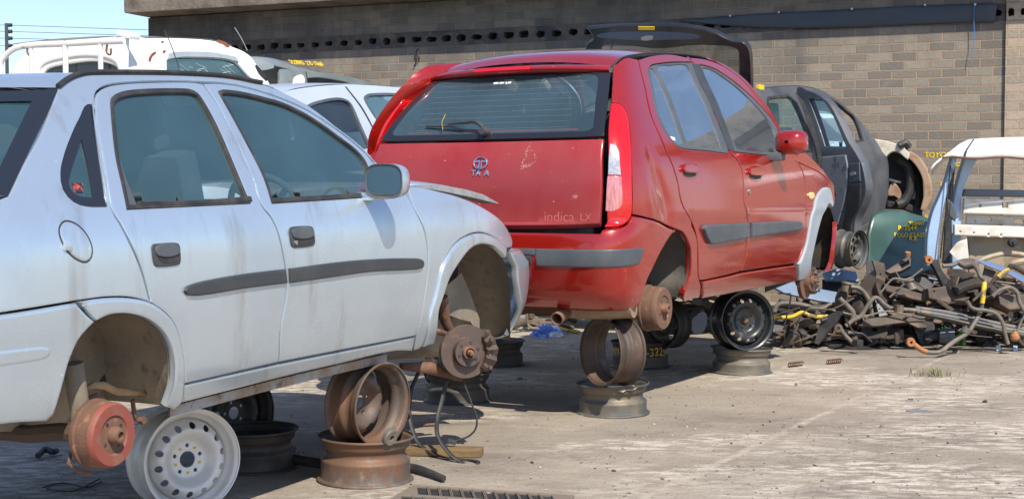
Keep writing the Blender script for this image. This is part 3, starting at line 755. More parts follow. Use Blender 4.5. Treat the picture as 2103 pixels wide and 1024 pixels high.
def housing(c, pts, depth, m, w_in=0.012, grow=0.03, steps=7, back=True, drop=.10):
    """wheel housing: the arch edge carried inward. pts = points (x, w, z) along the arch from rear to front."""
    cx = sum(p[0] for p in pts) / len(pts); cz = min(p[2] for p in pts)
    rows = []
    for k in range(steps):
        t = k / (steps - 1); g = grow * (1 - (1 - min(1, t * 3)) ** 2)
        rows.append([Vector((p[0] + (p[0] - cx) / .3 * g, -(p[1] - w_in - t * depth), p[2] + (p[2] - cz) / .3 * g)) for p in pts])
    bm = bmesh.new(); V = gridmesh(bm, rows)
    if back:
        L = list(V[-1]); L = [bm.verts.new(L[0].co - Vector((0, 0, drop)))] + L + [bm.verts.new(L[-1].co - Vector((0, 0, drop)))]
        cv = bm.verts.new((cx, L[len(L) // 2].co.y, cz + .02))
        for a, b in zip(L, L[1:] + L[:1]): bm.faces.new((a, b, cv))
    o = from_bm('wheel_housing', bm, m, c.root, True, 60)
    return o
def strip_panel(c, name, a, b, m, parent=None, off=.012, th=.014, taper=True, ds=.02, r=.008):
    """rubbing strip between two pixel polylines (top a, bottom b)"""
    return c.panel(name, [(*p, 1) if i in (0, len(a) - 1) else p for i, p in enumerate(a)] + [(*p, 1) if i in (0, len(b) - 1) else p for i, p in enumerate(b[::-1])], m, parent, off=off, th=th, r=r, gap=0, ds=ds, grid=.03)
# ------------------------------------------------------------------ silver sedan, nearest, left
S = Body('sedan_car', (-1.942, 4.588, 0), 25, 0.6, 0,
    hw=[(.36, .69), (.43, .715), (.48, .742), (.56, .776), (.70, .80), (.86, .812), (1.0, .808), (1.10, .79), (1.15, .772), (1.3, .70), (1.45, .625), (1.55, .572), (1.65, .52)],
    xr=[(.4, -.74), (.6, -.82), (.8, -.82), (.95, -.76), (1.1, -.74), (1.6, -.70)],
    xf=[(.35, 3.24), (.45, 3.29), (.62, 3.33), (.76, 3.32), (.84, 3.20), (.92, 3.14), (1.6, 3.14)], xm=1.2, p=6, q=16, k=.94)
tag(S.root, 'pale silver sedan without wheels or front bumper, propped on steel wheel rims in the foreground', 'car')
shut = [(415, 170, 1), (451, 221), (488, 296), (521, 369), (536, 418), (560, 450), (576, 493), (586, 545), (590, 581), (586, 623), (576, 679), (572, 745, 1)]
rear_edge = [(309, 621, 1), (289, 549), (266, 495), (246, 457), (230, 430), (211, 327), (199, 257), (195, 210), (199, 190), (217, 177), (249, 171), (300, 168), (382, 167)]
flare_out = [(156, 619, 1), (216, 611), (266, 611), (309, 621), (345, 648), (364, 679), (375, 725), (377, 789)]
def nc(L): return [p[:2] for p in L]
# bodyside: quarter panel, roof side rail and windscreen pillar in one pressing
door_top = [(415, 169), (447, 170), (491, 176), (543, 190), (595, 209), (640, 231), (700, 272), (750, 313), (778, 345), (835, 398, 1)]
side_out = [(838, 381, 1), (815, 366), (770, 330), (734, 294), (693, 261), (633, 216), (557, 178), (518, 168), (457, 157), (345, 151), (202, 150), (167, 153), (141, 163), (118, 180, 1), (82, 272), (47, 336), (15, 401, 1)]
qw = [(190, 216), (164, 248), (144, 292), (132, 328), (127, 357), (132, 389), (152, 412), (178, 421), (221, 422, 1), (216, 400), (205, 330), (194, 255)]
S.panel('quarter_panel', rear_edge + door_top + side_out + [('L', -.60, 1.13, 1), ('L', -.72, 1.06), ('L', -.74, .84, 1), (0, 644), (156, 619, 1), (216, 611), (266, 611)], M['silver'], holes=[qw], grid=.045)
qwo = S.panel('quarter_window', qw, M['frit'], holes=[[(170, 282, 1), (160, 310), (147, 350), (143, 376), (152, 395), (165, 402), (195, 406, 1), (184, 340)]], off=-.004, gap=-.002, r=.002, th=.006, grid=.03)
S.panel('glass_pane', [(170, 282), (160, 310), (147, 350), (143, 376), (152, 395), (165, 402), (195, 406), (184, 340)], M['sglass'], qwo, off=-.010, th=0, gap=-.004)
M['sticker'] = mat('window_sticker', (0.45, 0.05, 0.04), 0.5, 0, 0, [((0.02, 0.02, 0.02), 60, 0.45, 0.5), ((0.7, 0.65, 0.45), 90, 0.6, 0.65)])
S.panel('sticker', [(152, 372, 1), (174, 374, 1), (175, 394, 1), (155, 392, 1)], M['sticker'], qwo, off=-.0085, th=0, gap=0, grid=0)
# doors
rwin = [(229, 214), (233, 201), (246, 193), (267, 187.5), (321, 184), (382, 184), (400, 188), (411, 197), (442, 251), (472, 318), (503, 393), (514, 416, 1), (262, 428, 1), (250, 370), (238, 312)]
D1 = S.panel('door', shut + [(377, 789, 1), (375, 725), (364, 679), (345, 648)] + rear_edge, M['silver'], holes=[rwin], grid=.045, mirror=False)
fwin = [(450, 190, 1), (460, 186), (502, 191), (543, 201), (584, 213), (633, 237), (693, 278), (743, 319), (759, 351), (764, 403, 1), (559, 416, 1), (538, 354), (497, 275)]
shut_f = [(835, 398, 1), (847, 419), (861, 447), (873, 477), (879, 515), (878, 563), (869, 626), (855, 690, 1)]
D2 = S.panel('door', [(417, 170, 1)] + [p[:2] for p in door_top[1:-1]] + shut_f + [(572, 745, 1)] + nc(shut[::-1][1:-1]), M['silver'], holes=[fwin], grid=.045)
def seal(win, parent, wd=.012, off=.001):
    D = S.dom('side', win); L = spline2(D, .02)
    if area2(L) < 0: L = L[::-1]
    bm = sheet(inset2(L, -.003), [inset2(L, wd)], S.lift('side'), 0, .003, .018, 0, off)
    return from_bm('window_seal', bm, M['rubber'], parent)
seal(rwin, D1); seal(fwin, D2, .010)
S.panel('window', rwin, M['sglass'], D1, off=-.012, th=0, gap=0, grid=.08)
S.panel('window', fwin, M['sglass'], D2, off=-.012, th=0, gap=0, grid=.08)
# sloping run channel in the rear door glass, felt at the sill
S.panel('window_guide', [(232, 260, 1), (238, 312), (262, 428, 1), (287, 424, 1), (262, 360), (243, 300)], M['greyplas'], D1, off=-.009, th=.004, r=.001, gap=0)
S.panel('window_felt', [(283, 413, 1), (400, 411), (500, 404), (515, 403), (518, 414, 1), (400, 420), (284, 421, 1)], M['rubber'], D1, off=.004, th=.012, r=.004, gap=0)
S.panel('window_felt', [(559, 406, 1), (660, 401), (764, 394, 1), (766, 404, 1), (660, 411), (560, 416, 1)], M['rubber'], D2, off=.003, th=.012, r=.003, gap=0)
# rubbing strips
S.panel('rubbing_strip', [(377, 596), (384, 587), (420, 576), (500, 562), (583, 552, 1), (587, 581, 1), (500, 592), (420, 605), (384, 606)], M['black'], D1, off=.012, th=.016, r=.006, gap=0, ds=.012, grid=.03)
S.panel('rubbing_strip', [(592, 551, 1), (700, 537), (780, 531), (850, 530), (864, 533), (868, 541), (864, 550), (840, 554), (760, 558), (680, 569), (593, 581, 1)], M['black'], D2, off=.012, th=.016, r=.006, gap=0, ds=.012, grid=.03)
# recessed flap handles
def handle(pts, grip, parent, key=None):
    o = S.panel('door_handle', pts, M['black'], parent, off=.006, th=.02, r=.004, gap=0, ds=.006, grid=.015)
    S.panel('grip', grip[0], M['greyplas'], o, off=.013, th=.01, r=.003, gap=0, ds=.006, grid=.015)
    S.panel('recess', grip[1], M['rubber'], o, off=.0075, th=.004, r=.001, gap=0, ds=.006, grid=.015)
    if key:
        x, w, z = S.hit(*key); bm = bmesh.new(); lathe(bm, [(0, -.004), (.008, -.004), (.009, .01)], TL(x, w + .008, z), 16); from_bm('lock', bm, M['steel'], o)
handle([(311, 510), (313, 502), (322, 500), (355, 498), (366, 502), (369, 520), (369, 538), (364, 544), (325, 548), (316, 543)], ([(317, 506), (358, 502), (363, 521), (320, 525)], [(323, 528), (362, 524), (363, 534), (350, 539), (332, 539)]), D1)
handle([(593, 475), (595, 468), (603, 465), (633, 464), (641, 468), (645, 488), (645, 500), (640, 505), (607, 509), (598, 505)], ([(597, 472), (634, 468), (640, 485), (600, 488)], [(604, 491), (640, 487), (641, 496), (628, 502), (612, 502)]), D2, (604, 498))
# sill, with its pinched seam
SB = [(847, 722, 1), (806, 723), (700, 748), (560, 781), (373, 829, 1)]
S.panel('sill', [(377, 790, 1), (572, 747), (854, 691, 1)] + SB, M['silver'], grid=.03, r=.006)
seam_t = [(373, 829), (560, 781), (700, 748), (815, 722)]
P = [Vector((x, -w, z)) for x, w, z in (S.hit(a, b) for a, b in seam_t)]
rows = [[p + Vector((0, dy, dz)) for p in P] for dy, dz in ((.004, .0), (.05, -.012), (.052, -.048), (.058, -.048), (.06, 0.0), (.2, .0))]
M['sillunder'] = mat('sill_underside', (0.36, 0.36, 0.36), 0.6, 0.2, 0, [((0.26, 0.16, 0.09), 7, 0.42, 0.62, 10), ((0.10, 0.08, 0.06), 20, 0.55, 0.7, 10)])
bm = bmesh.new(); gridmesh(bm, rows); from_bm('sill_seam', bm, M['sillunder'], S.root)
# arch mouldings
S.panel('wheel_arch', flare_out + [(372, 822), (353, 840, 1), (338, 834, 1), (353, 787), (353, 730), (338, 689), (307, 659), (266, 645), (225, 646), (194, 659, 1)], M['silver'], off=.010, th=.03, r=.010, ds=.015, grid=.02, gap=.001)
fl_o = [(866, 712, 1), (880, 655), (895, 600), (906, 552), (920, 522), (938, 498), (962, 483), (985, 478), (1009, 484), (1030, 498), (1039, 510, 1)]
fl_i = [(1037, 529, 1), (1025, 516), (1009, 505), (985, 502), (964, 512), (941, 540), (922, 571), (910, 605), (899, 640), (889, 705, 1)]
S.panel('wheel_arch', fl_o + fl_i, M['silver'], off=.010, th=.03, r=.010, ds=.015, grid=.02, gap=.001)
# front wing
S.panel('fender', [(838, 381, 1), (870, 384), (899, 391), (934, 400), (971, 414), (1004, 432), (1028, 450), (1044, 472), (1053, 494), (1052, 508, 1)] + nc(fl_o[::-1]) + [(848, 721, 1), (855, 690), (869, 626), (878, 563), (879, 515), (873, 477), (861, 447), (847, 419)], M['silver'], grid=.03, r=.005)
# rear bumper with a moulded groove
S.panel('bumper', [(0, 645), (156, 620, 1), (194, 660, 1), (176, 679), (159, 700), (138, 751), (125, 802), (110, 851), (97, 864, 1), (0, 871)] , M['silver'], dom='sigma', grid=.04, r=.008, sym=False, off=.006) if False else None
D = [(S.sig(*S.hit(*p[:2])), S.hit(*p[:2])[2], p[2] if len(p) > 2 else 0) for p in [(0, 645), (156, 620, 1), (194, 660, 1), (176, 679), (159, 700), (138, 751), (125, 802), (110, 851), (97, 864, 1), (0, 871)]]
zt = D[0][1]; zb = D[-1][1]
D = [(0, zt, 0), (.55, zt, 0)] + D + [(.55, zb, 0), (0, zb, 0)]
D = D[:-1] + [(-u, v, c) for u, v, c in D[::-1][1:] if u > 0] if False else D
Dm = [(-u, v, c) for u, v, c in D[::-1] if u > 1e-6]
full = [d for d in D if d[0] > 1e-6] + Dm
bm = sheet(spline2(full, .04), [], S.lift('sigma'), .05, .008, .02, .002, .006)
bump = from_bm('bumper', bm, M['silver'], S.root)
S.panel('groove', [(-40, 722, 1), (60, 710), (90, 709), (101, 716), (99, 730), (80, 740), (0, 753), (-40, 760, 1)], M['silver'], bump, off=.009, th=.012, r=.010, gap=0, ds=.012, grid=.02)
# fuel cap
fc = [(122, 478), (124, 464), (132, 455), (146, 456), (162, 465), (178, 483), (188, 507), (187, 527), (177, 537), (164, 535), (147, 524), (131, 503)]
S.panel('fuel_flap', fc, M['silver'], off=.003, th=.012, r=.004, gap=.001, ds=.012, grid=.03)
bm = sheet(inset2(spline2(S.dom('side', fc), .015), 0.0) if False else (lambda L: inset2(L if area2(L) > 0 else L[::-1], -.004))(spline2(S.dom('side', fc), .015)), [], S.lift('side'), .05, 0, 0, 0, .0006); from_bm('flap_gap', bm, M['rubber'], S.root)
x, w, z = S.hit(137, 506); bm = bmesh.new(); bx(bm, (x, -w - .004, z), (.03, .012, .022), None, .004); from_bm('flap_catch', bm, M['silver'], S.root)
# roof, drip channels, screens
rail = [(118, 180), (141, 163), (167, 153), (202, 150), (345, 151), (457, 157), (518, 168), (557, 178), (633, 216)]
RP = [S.hit(*p) for p in rail]
def roofgrid(c, RP, crown, n=12, name='roof', m=None, inn=.006):
    rows = []
    for (x, w, z) in RP:
        w = w - inn
        rows.append([Vector((x, -w * t, z + crown * (1 - abs(t) ** 2.4))) for t in [1 - 2 * k / n for k in range(n + 1)]])
    bm = bmesh.new(); gridmesh(bm, rows); o = from_bm(name, bm, m or M['silver'], c.root, True, 0); return o
rl = crom([(x, w, z) for x, w, z in RP], 4)
roofgrid(S, [tuple(v) for v in rl], .012)
bm = bmesh.new()
tube(bm, [Vector((v.x, -v.y - .002, v.z + .004)) for v in rl[:-6]], .009, 6, 0); S_drip = from_bm('drip_moulding', bm, M['rubber'], S.root)
S.mirrored(S_drip)
# rear screen: black border and glass between the pillars; boot lid below
def screen(c, name, a, b, m, n=8, k=10, bow=.05, parent=None, e0=0.0, e1=1.0, w0=0.0, off=0.0):
    """a, b: (x, w, z) at the right-hand top and bottom; spans to the mirrored left edge"""
    rows = []
    for i in range(n + 1):
        t = e0 + (e1 - e0) * i / n; x = a[0] + (b[0] - a[0]) * t; w = a[1] + (b[1] - a[1]) * t - w0; z = a[2] + (b[2] - a[2]) * t
        rows.append([Vector((x + bow * (1 - s * s) + off, -w * s, z)) for s in [1 - 2 * j / k for j in range(k + 1)]])
    bm = bmesh.new(); gridmesh(bm, rows); return from_bm(name, bm, m, parent or c.root, True, 0)
ra, rb = S.hit(119, 184), S.hit(16, 402)
rb = (rb[0], rb[1], rb[2])
scr = screen(S, 'rear_window', ra, rb, M['sglass'], bow=-.05, e0=.10, e1=.95, w0=.07, off=.004)
# black ceramic border as four bands
for e0, e1 in ((0, .11), (.94, 1)): screen(S, 'window_border', ra, rb, M['frit'], n=2, bow=-.05, e0=e0, e1=e1, parent=scr)
rows = []
for i in range(9):
    t = i / 8; x = ra[0] + (rb[0] - ra[0]) * t; w = ra[1] + (rb[1] - ra[1]) * t; z = ra[2] + (rb[2] - ra[2]) * t
    rows.append([Vector((x - .05 * (1 - s * s), -w * s, z)) for s in (1, 1 - .035 / w, 1 - .075 / w)])
bm = bmesh.new(); gridmesh(bm, rows); o = from_bm('window_border', bm, M['frit'], scr); S.mirrored(o, scr)
rows = []
for x, z, w in ((rb[0] + .0, rb[2], rb[1] - .01), (rb[0] - .14, rb[2] - .012, .735), (-.66, 1.08, .75), (-.755, 1.03, .74), (-.80, .95, .74), (-.825, .78, .73)):
    rows.append([Vector((x - .04 * (1 - s * s), -w * s, z + .012 * (1 - s * s))) for s in [1 - 2 * j / 8 for j in range(9)]])
bm = bmesh.new(); gridmesh(bm, rows); from_bm('boot_lid', bm, M['silver'], S.root, True, 0)
fa = (RP[-2][0] + .02, RP[-2][1] - .01, RP[-2][2]); fb = S.hit(838, 383); fb = (fb[0] + .05, fb[1] - .06, fb[2] + .02)
screen(S, 'windscreen', fa, fb, M['screen'], bow=.14, n=8)
# bonnet, lifted a little on its catch
bt = [(838, 380), (880, 378), (910, 380), (957, 389), (992, 399), (1023, 416)]
BP = [S.onw(a, b, .66) for a, b in bt]
rows = [[Vector((p.x + .06 * (1 - s * s) * (i / 5), p.y * s, p.z + .05 * (1 - s * s))) for s in [1 - 2 * j / 12 for j in range(13)]] for i, p in enumerate(BP)]
bm = bmesh.new(); gridmesh(bm, rows); bon = solid(from_bm('bonnet', bm, M['silver'], S.root, True, 0), .006)
M['zinc'] = mat('bonnet_underside', (0.40, 0.42, 0.42), 0.6, 0.3, 0, [((0.25, 0.25, 0.23), 12, 0.45, 0.7, 8)])
rows = [[p + Vector((0, -.002, -.002)), p + Vector((0, .0, -h)), p + Vector((-.0, .09, -h))] for p, h in zip(BP, (.008, .022, .03, .032, .028, .006))]
bm = bmesh.new(); gridmesh(bm, rows); from_bm('flange', bm, M['zinc'], bon)
# front bumper: what is left of it, curling past the wheel opening
z1 = S.hit(1060, 515)[2]; z2 = S.hit(1062, 690)[2]
re_ = [(u, v) for u, v, c in S.dom('front', [(1044, 517), (1058, 560), (1064, 610), (1062, 650), (1054, 688)])]
zt_ = re_[0][1]; zl_ = re_[-1][1]
fr = [(*re_[0], 1), (.60, zt_), (-.60, zt_)] + [(-u, v, 1 if i == 0 else 0) for i, (u, v) in enumerate(re_[:-1])] + [(-re_[-1][0], zl_, 1), (-.5, zl_ - .04), (.5, zl_ - .04), (*re_[-1], 1)] + [(u, v, 0) for u, v in re_[::-1][1:-1]]
bm = sheet(spline2([(p[0], p[1], p[2] if len(p) > 2 else 0) for p in fr], .04), [], S.lift('front'), .06, .014, .03, 0, .012)
from_bm('bumper', bm, M['silver'], S.root)
fr = [(-.8, .87, 1), (.80, .87, 1), (.82, .93), (.76, .96, 1), (-.76, .96, 1), (-.82, .93)]
bm = sheet(spline2([(p[0], p[1], p[2] if len(p) > 2 else 0) for p in fr], .04), [], S.lift('front'), .06, .006, .05, 0, -.02)
from_bm('grille_panel', bm, M['black'], S.root)
# wheel housings
def arch(c, L, n=3): return [tuple(v) for v in crom([c.hit(*p[:2]) for p in L], n)]
housing(S, arch(S, [(120, 838), (138, 751), (159, 700), (176, 679), (194, 659), (225, 646), (266, 645), (307, 659), (338, 689), (353, 730), (354, 787), (350, 836)]), .30, M['liner'])
fh = housing(S, arch(S, [(889, 705), (899, 640), (910, 605), (922, 571), (941, 540), (964, 512), (985, 502), (1009, 505), (1025, 516), (1037, 529), (1052, 600), (1052, 700)]), .30, M['liner'])
# inner wing leg seen in the front arch, with holes
p0, p1, p2 = S.onw(905, 610, .56), S.onw(940, 660, .56), S.onw(985, 740, .56)
bm = bmesh.new(); rows = [[S.onw(x, y, .60) for x, y in r] for r in (((893, 600), (915, 588), (948, 560)), ((905, 640), (935, 625), (965, 600)), ((945, 655), (960, 650), (985, 655)), ((966, 660), (975, 672), (985, 705)))]
gridmesh(bm, rows); from_bm('inner_wing', bm, M['liner'], S.root)
# torn lower lip of the rear housing
bm = bmesh.new()
rows = [[S.onw(x, y, .62) for x, y in L] for L in (((172, 800), (195, 784), (215, 783), (240, 795), (270, 800), (312, 808)), ((172, 802), (195, 797), (215, 799), (245, 812), (275, 812), (312, 810)))]
gridmesh(bm, rows); solid(from_bm('torn_lip', bm, mat('rust_dust', (0.42, 0.27, 0.13), .9, 0, 0, [((0.30, 0.18, 0.09), 14, .4, .7, 8)]), S.root), .012)
# floor pan, cabin, axle, struts
bm = bmesh.new(); bx(bm, (1.1, 0, .56), (3.5, .92, .10), None, .03); bx(bm, (1.15, 0, .55), (1.4, 1.40, .08), None, .02); bx(bm, (2.5, 0, .66), (.8, 1.0, .3), None, .05); from_bm('floor_pan', bm, M['dark'], S.root)
bm = bmesh.new(); bx(bm, (1.75, 0, 1.02), (.42, 1.36, .22), None, .08); bx(bm, (2.02, 0, .96), (.3, 1.3, .2), None, .05); bx(bm, (-.25, 0, 1.03), (.5, 1.36, .03), None, .01); from_bm('dashboard', bm, M['seat'], S.root)
for x in (.95,):
    for y in (-.36, .36): seat(S, x, y, .62)
for y in (-.235, .235): seat(S, .46, y, .56)
steering(S, 1.42, -.36, 1.08)
bm = bmesh.new(); bx(bm, (1.33, -.36, 1.44), (.03, .36, .13), Matrix.Rotation(R(-20), 3, 'Y'), .012); from_bm('sun_visor', bm, M['cabin'], S.root)
dr = S.onw(232, 897, .74)
d2 = S.onw(235, 893, .80); dr = Vector((d2.x, 0, d2.z))
drum(S, d2.x, .80, d2.z, .104, M['rust'], M['rustred'], .085)
bm = bmesh.new(); z = dr.z
tube(bm, [(dr.x - .02, -.72, z), (dr.x - .02, -.60, z), (dr.x - .05, -.5, z - .01), (dr.x - .05, .70, z - .01)], .026, 8, 0, 1.1)
from_bm('rear_axle', bm, mat('oily_axle_steel', (.07, .045, .03), .7, 0, 0, [((.12, .075, .045), 6, .45, .7, 8)]), S.root)
bm = bmesh.new(); a = S.onw(150, 745, .66); b_ = S.onw(165, 850, .66); tube(bm, [a, b_, S.onw(172, 940, .66)], lambda t: .032 if t < .55 else .022, 12, 0); from_bm('shock_absorber', bm, M['liner'], S.root)
bm = bmesh.new(); tube(bm, [S.onw(172, 824, .60), S.onw(200, 812, .62)], .012, 8, 0); tube(bm, [S.onw(x, y, .66) for x, y in ((168, 905), (150, 895), (165, 885), (148, 910), (160, 915))], .004, 5); from_bm('brake_pipe', bm, M['rust'], S.root)
bm = bmesh.new(); rows = [[S.onw(x, y, w) for x, y in ((150, 930), (145, 950), (165, 965), (190, 968))] for w in (.70, .66)]; gridmesh(bm, rows); solid(from_bm('bracket', bm, M['rust'], S.root), .012)
bm = bmesh.new(); tube(bm, [S.onw(x, y, .58) for x, y in ((272, 820), (276, 848), (282, 862))], .008, 6); hexes(bm, S.onw(287, 862, .60), Vector((0, -1, 0)), .014, .02); from_bm('bracket', bm, M['rust'], S.root)
dc = S.onw(955, 723, .78)
disc(S, dc.x, .80, dc.z, .128, 5, 1, steer=R(-44))
bm = bmesh.new(); tube(bm, [S.onw(x, y, .64) for x, y in ((905, 610), (915, 660), (930, 690))], lambda t: .035 if t < .5 else .024, 12, 0); tube(bm, [S.onw(x, y, .66) for x, y in ((893, 678), (925, 690), (945, 712))], .014, 8); from_bm('suspension_strut', bm, M['rust'], S.root)
bm = bmesh.new(); rows = [[S.onw(820, 745, .55), S.onw(880, 742, .60), S.onw(945, 775, .70)], [S.onw(820, 757, .55), S.onw(880, 768, .60), S.onw(945, 782, .70)]]; gridmesh(bm, rows); solid(from_bm('control_arm', bm, M['rust'], S.root), .03)
# door mirror
bm = bmesh.new()
c0 = S.onw(800, 372, .88); T = Matrix.Translation(c0)
rows = []
for k in range(9):
    t = k / 8; s = [1.0, 1.03, 1.03, 1.0, .93, .82, .66, .42, .12][k]; xx = -.05 + [0, .008, .03, .055, .075, .093, .108, .118, .122][k]
    ring = []
    for j in range(24):
        a = 2 * math.pi * j / 24; e = 3.2
        y = math.copysign(abs(math.cos(a)) ** (2 / e), math.cos(a)) * .088; zz = math.copysign(abs(math.sin(a)) ** (2 / e), math.sin(a)) * .070
        ring.append(T @ Vector((xx, y * s, zz * s)))
    rows.append(ring + [ring[0]])
gridmesh(bm, rows); bmesh.ops.remove_doubles(bm, verts=bm.verts, dist=1e-5)
bx(bm, c0 + Vector((-.0, .10, -.062)), (.09, .10, .035), None, .012)
mir = from_bm('door_mirror', bm, M['silver'], S.root)
bm = bmesh.new(); rg = [T @ Vector((-.046, math.copysign(abs(math.cos(a)) ** (2 / 3.2), math.cos(a)) * .078, math.copysign(abs(math.sin(a)) ** (2 / 3.2), math.sin(a)) * .060)) for a in [2 * math.pi * j / 24 for j in range(24)]]
bm.faces.new([bm.verts.new(p) for p in rg]); from_bm('mirror_glass', bm, M['mirror'], mir, False)
bm = bmesh.new()
r1 = [T @ Vector((-.048, math.copysign(abs(math.cos(a)) ** (2 / 3.2), math.cos(a)) * .090, math.copysign(abs(math.sin(a)) ** (2 / 3.2), math.sin(a)) * .072)) for a in [2 * math.pi * j / 24 for j in range(25)]]
r2 = [T @ Vector((-.044, math.copysign(abs(math.cos(a)) ** (2 / 3.2), math.cos(a)) * .077, math.copysign(abs(math.sin(a)) ** (2 / 3.2), math.sin(a)) * .059)) for a in [2 * math.pi * j / 24 for j in range(25)]]
gridmesh(bm, [r1, r2]); from_bm('mirror_rim', bm, M['greyplas'], mir)
# far side: the same pressings mirrored
for nm in ('quarter_panel', 'sill', 'fender', 'wheel_arch', 'door'):
    for o in [o for o in S.root.children if o.name.split('.')[0] == nm]:
        o2 = S.mirrored(o)
        for ch in list(o.children):
            if ch.name.split('.')[0] in ('window', 'window_seal'): S.mirrored(ch, o2)
# ------------------------------------------------------------------ red hatchback, middle
def red_dent(x, z):
    e = 0.0
    # long dents pressed into the rear quarter
    for cx, cz, sx, sz, ang, d in ((-.02, 1.255, .035, .13, 28, -.016), (.06, 1.10, .07, .12, 10, -.010), (-.13, 1.12, .03, .14, 18, .006)):
        a = R(ang); u = (x - cx) * math.cos(a) + (z - cz) * math.sin(a); v = -(x - cx) * math.sin(a) + (z - cz) * math.cos(a)
        e += d * math.exp(-(u / sx) ** 2 - (v / sz) ** 2)
    # swage along the doors
    e += .006 * math.exp(-((z - 1.075) / .028) ** 2) * (1 if x > .3 else max(0, 1 - (.3 - x) / .3)) 
    return e
B = Body('hatchback_car', (.035, 7.17, 0), 30, 0, 0,
    hw=[(.52, .68), (.58, .73), (.63, .765), (.72, .795), (.9, .815), (1.1, .82), (1.3, .805), (1.42, .775), (1.5, .742), (1.7, .645), (1.8, .585), (1.9, .535), (2.0, .48)],
    xr=[(.58, -.30), (.63, -.37), (.68, -.42), (.77, -.455), (.88, -.48), (.96, -.475), (1.0, -.455), (1.04, -.405), (1.2, -.405), (1.32, -.39), (1.43, -.35), (1.6, -.225), (1.75, -.06), (1.85, .05)],
    xf=[(.55, 3.10), (.7, 3.14), (.9, 3.14), (1.1, 3.10), (1.9, 3.10)], xm=1.3, p=10, q=20, extra=red_dent, k=1.045)
tag(B.root, 'red five door hatchback without wheels, its rear towards us, balanced on stacked steel rims', 'car')
rshut = [(1311, 122, 1), (1319, 158), (1329, 202), (1339, 241), (1351, 268), (1366, 303), (1381, 338), (1391, 371), (1398, 409), (1409, 435), (1421, 457), (1430, 483), (1433, 511), (1434, 562), (1437, 576, 1)]
bshut = [(1409, 117, 1), (1424, 129), (1451, 188), (1478, 246), (1500, 310), (1516, 330), (1525, 356), (1528, 414), (1535, 452), (1533, 490), (1530, 528), (1522, 557, 1)]
dtop = [(1339, 114), (1375, 111)]
rw = [(1333, 146), (1339, 135), (1355, 131), (1383, 128), (1421, 128, 1), (1436, 158), (1470, 238), (1496, 305), (1496, 315, 1), (1450, 309), (1414, 306), (1392, 300), (1378, 286), (1361, 261), (1348, 229), (1339, 183)]
DR = B.panel('door', rshut + [(1447, 575), (1500, 563)] + bshut[::-1] + [(1375, 111), (1339, 114)], M['red'], holes=[rw], grid=.045)
g1 = [(1338, 145), (1342, 141), (1352, 160), (1376, 215), (1404, 294, 1), (1392, 294), (1381, 284), (1366, 259), (1353, 229), (1344, 183)]
g2 = [(1351, 140), (1380, 134), (1412, 134), (1419, 146), (1443, 198), (1468, 258), (1483, 304, 1), (1450, 304), (1413, 300, 1), (1392, 236), (1366, 170)]
wt = B.panel('window_frame', rw, M['greyplas'], DR, holes=[g1, g2], off=-.003, gap=.001, r=.003, th=.012, ds=.02, grid=.03)
B.panel('window', g1, M['bglass'], wt, off=-.009, th=0, gap=-.003); B.panel('window', g2, M['bglass'], wt, off=-.009, th=0, gap=-.003, grid=.08)
B.panel('sticker', [(1377, 278, 1), (1388, 281, 1), (1390, 288, 1), (1379, 285, 1)], M['white'], wt, off=-.0075, th=0, gap=0, grid=0)
fw_ = [(1437, 133, 1), (1455, 137), (1478, 147), (1528, 184), (1567, 222), (1595, 261), (1603, 295), (1602, 320, 1), (1550, 316), (1509, 311, 1), (1500, 290), (1478, 240), (1452, 178)]
ftop = [(1409, 117, 1), (1450, 122), (1489, 138), (1531, 170), (1564, 210), (1592, 250), (1608, 290), (1634, 330, 1)]
fshut = [(1643, 341), (1653, 369), (1655, 402), (1655, 452), (1650, 503), (1642, 528), (1634, 541, 1)]
DF = B.panel('door', ftop + fshut + [(1522, 557, 1)] + [p[:2] for p in bshut[::-1][1:-1]], M['red'], holes=[fw_], grid=.045)
g3 = [(1444, 139, 1), (1460, 142), (1478, 152), (1525, 188), (1563, 227), (1589, 264), (1596, 297), (1597, 314, 1), (1550, 310), (1515, 306, 1), (1505, 284), (1484, 240), (1458, 180)]
wt2 = B.panel('window_frame', fw_, M['greyplas'], DF, holes=[g3], off=-.003, gap=.001, r=.003, th=.012, ds=.02, grid=.03)
B.panel('window', g3, M['bglass'], wt2, off=-.009, th=0, gap=-.003, grid=.08)
# black blade along the pillar between the doors
B.panel('pillar_trim', [(1421, 130, 1), (1436, 132, 1), (1458, 180), (1484, 240), (1506, 300), (1508, 311, 1), (1496, 308, 1), (1476, 252), (1450, 194)], M['black'], DF, off=.003, th=.008, r=.002, gap=.0015, ds=.02)
# fixed quarter: C pillar, dents, arch and dog leg
lamp_edge = [(1298, 441, 1), (1299, 402), (1297.5, 345), (1295, 285), (1290, 246), (1283, 226), (1273, 214), (1255, 211, 1)]
B.panel('quarter_panel', [(1258, 138, 1), (1283, 119)] + rshut + [(1440, 588, 1), (1438, 609, 1), (1406, 621, 1), (1403, 611), (1412, 585), (1418, 560), (1419, 518), (1414, 496), (1404, 479), (1391, 472, 1), (1353, 455), (1322, 446)] + lamp_edge, M['red'], dom='sigma', grid=.028, ds=.02)
o = B.panel('quarter_panel', [(1258, 138, 1), (1283, 119)] + rshut + [(1440, 588, 1), (1438, 609, 1), (1406, 621, 1), (1403, 611), (1412, 585), (1418, 560), (1419, 518), (1414, 496), (1404, 479), (1391, 472, 1), (1353, 455), (1322, 446)] + lamp_edge, M['red'], dom='sigma', grid=.05, ds=.02)
B.mirrored(o); bpy.data.objects.remove(o)
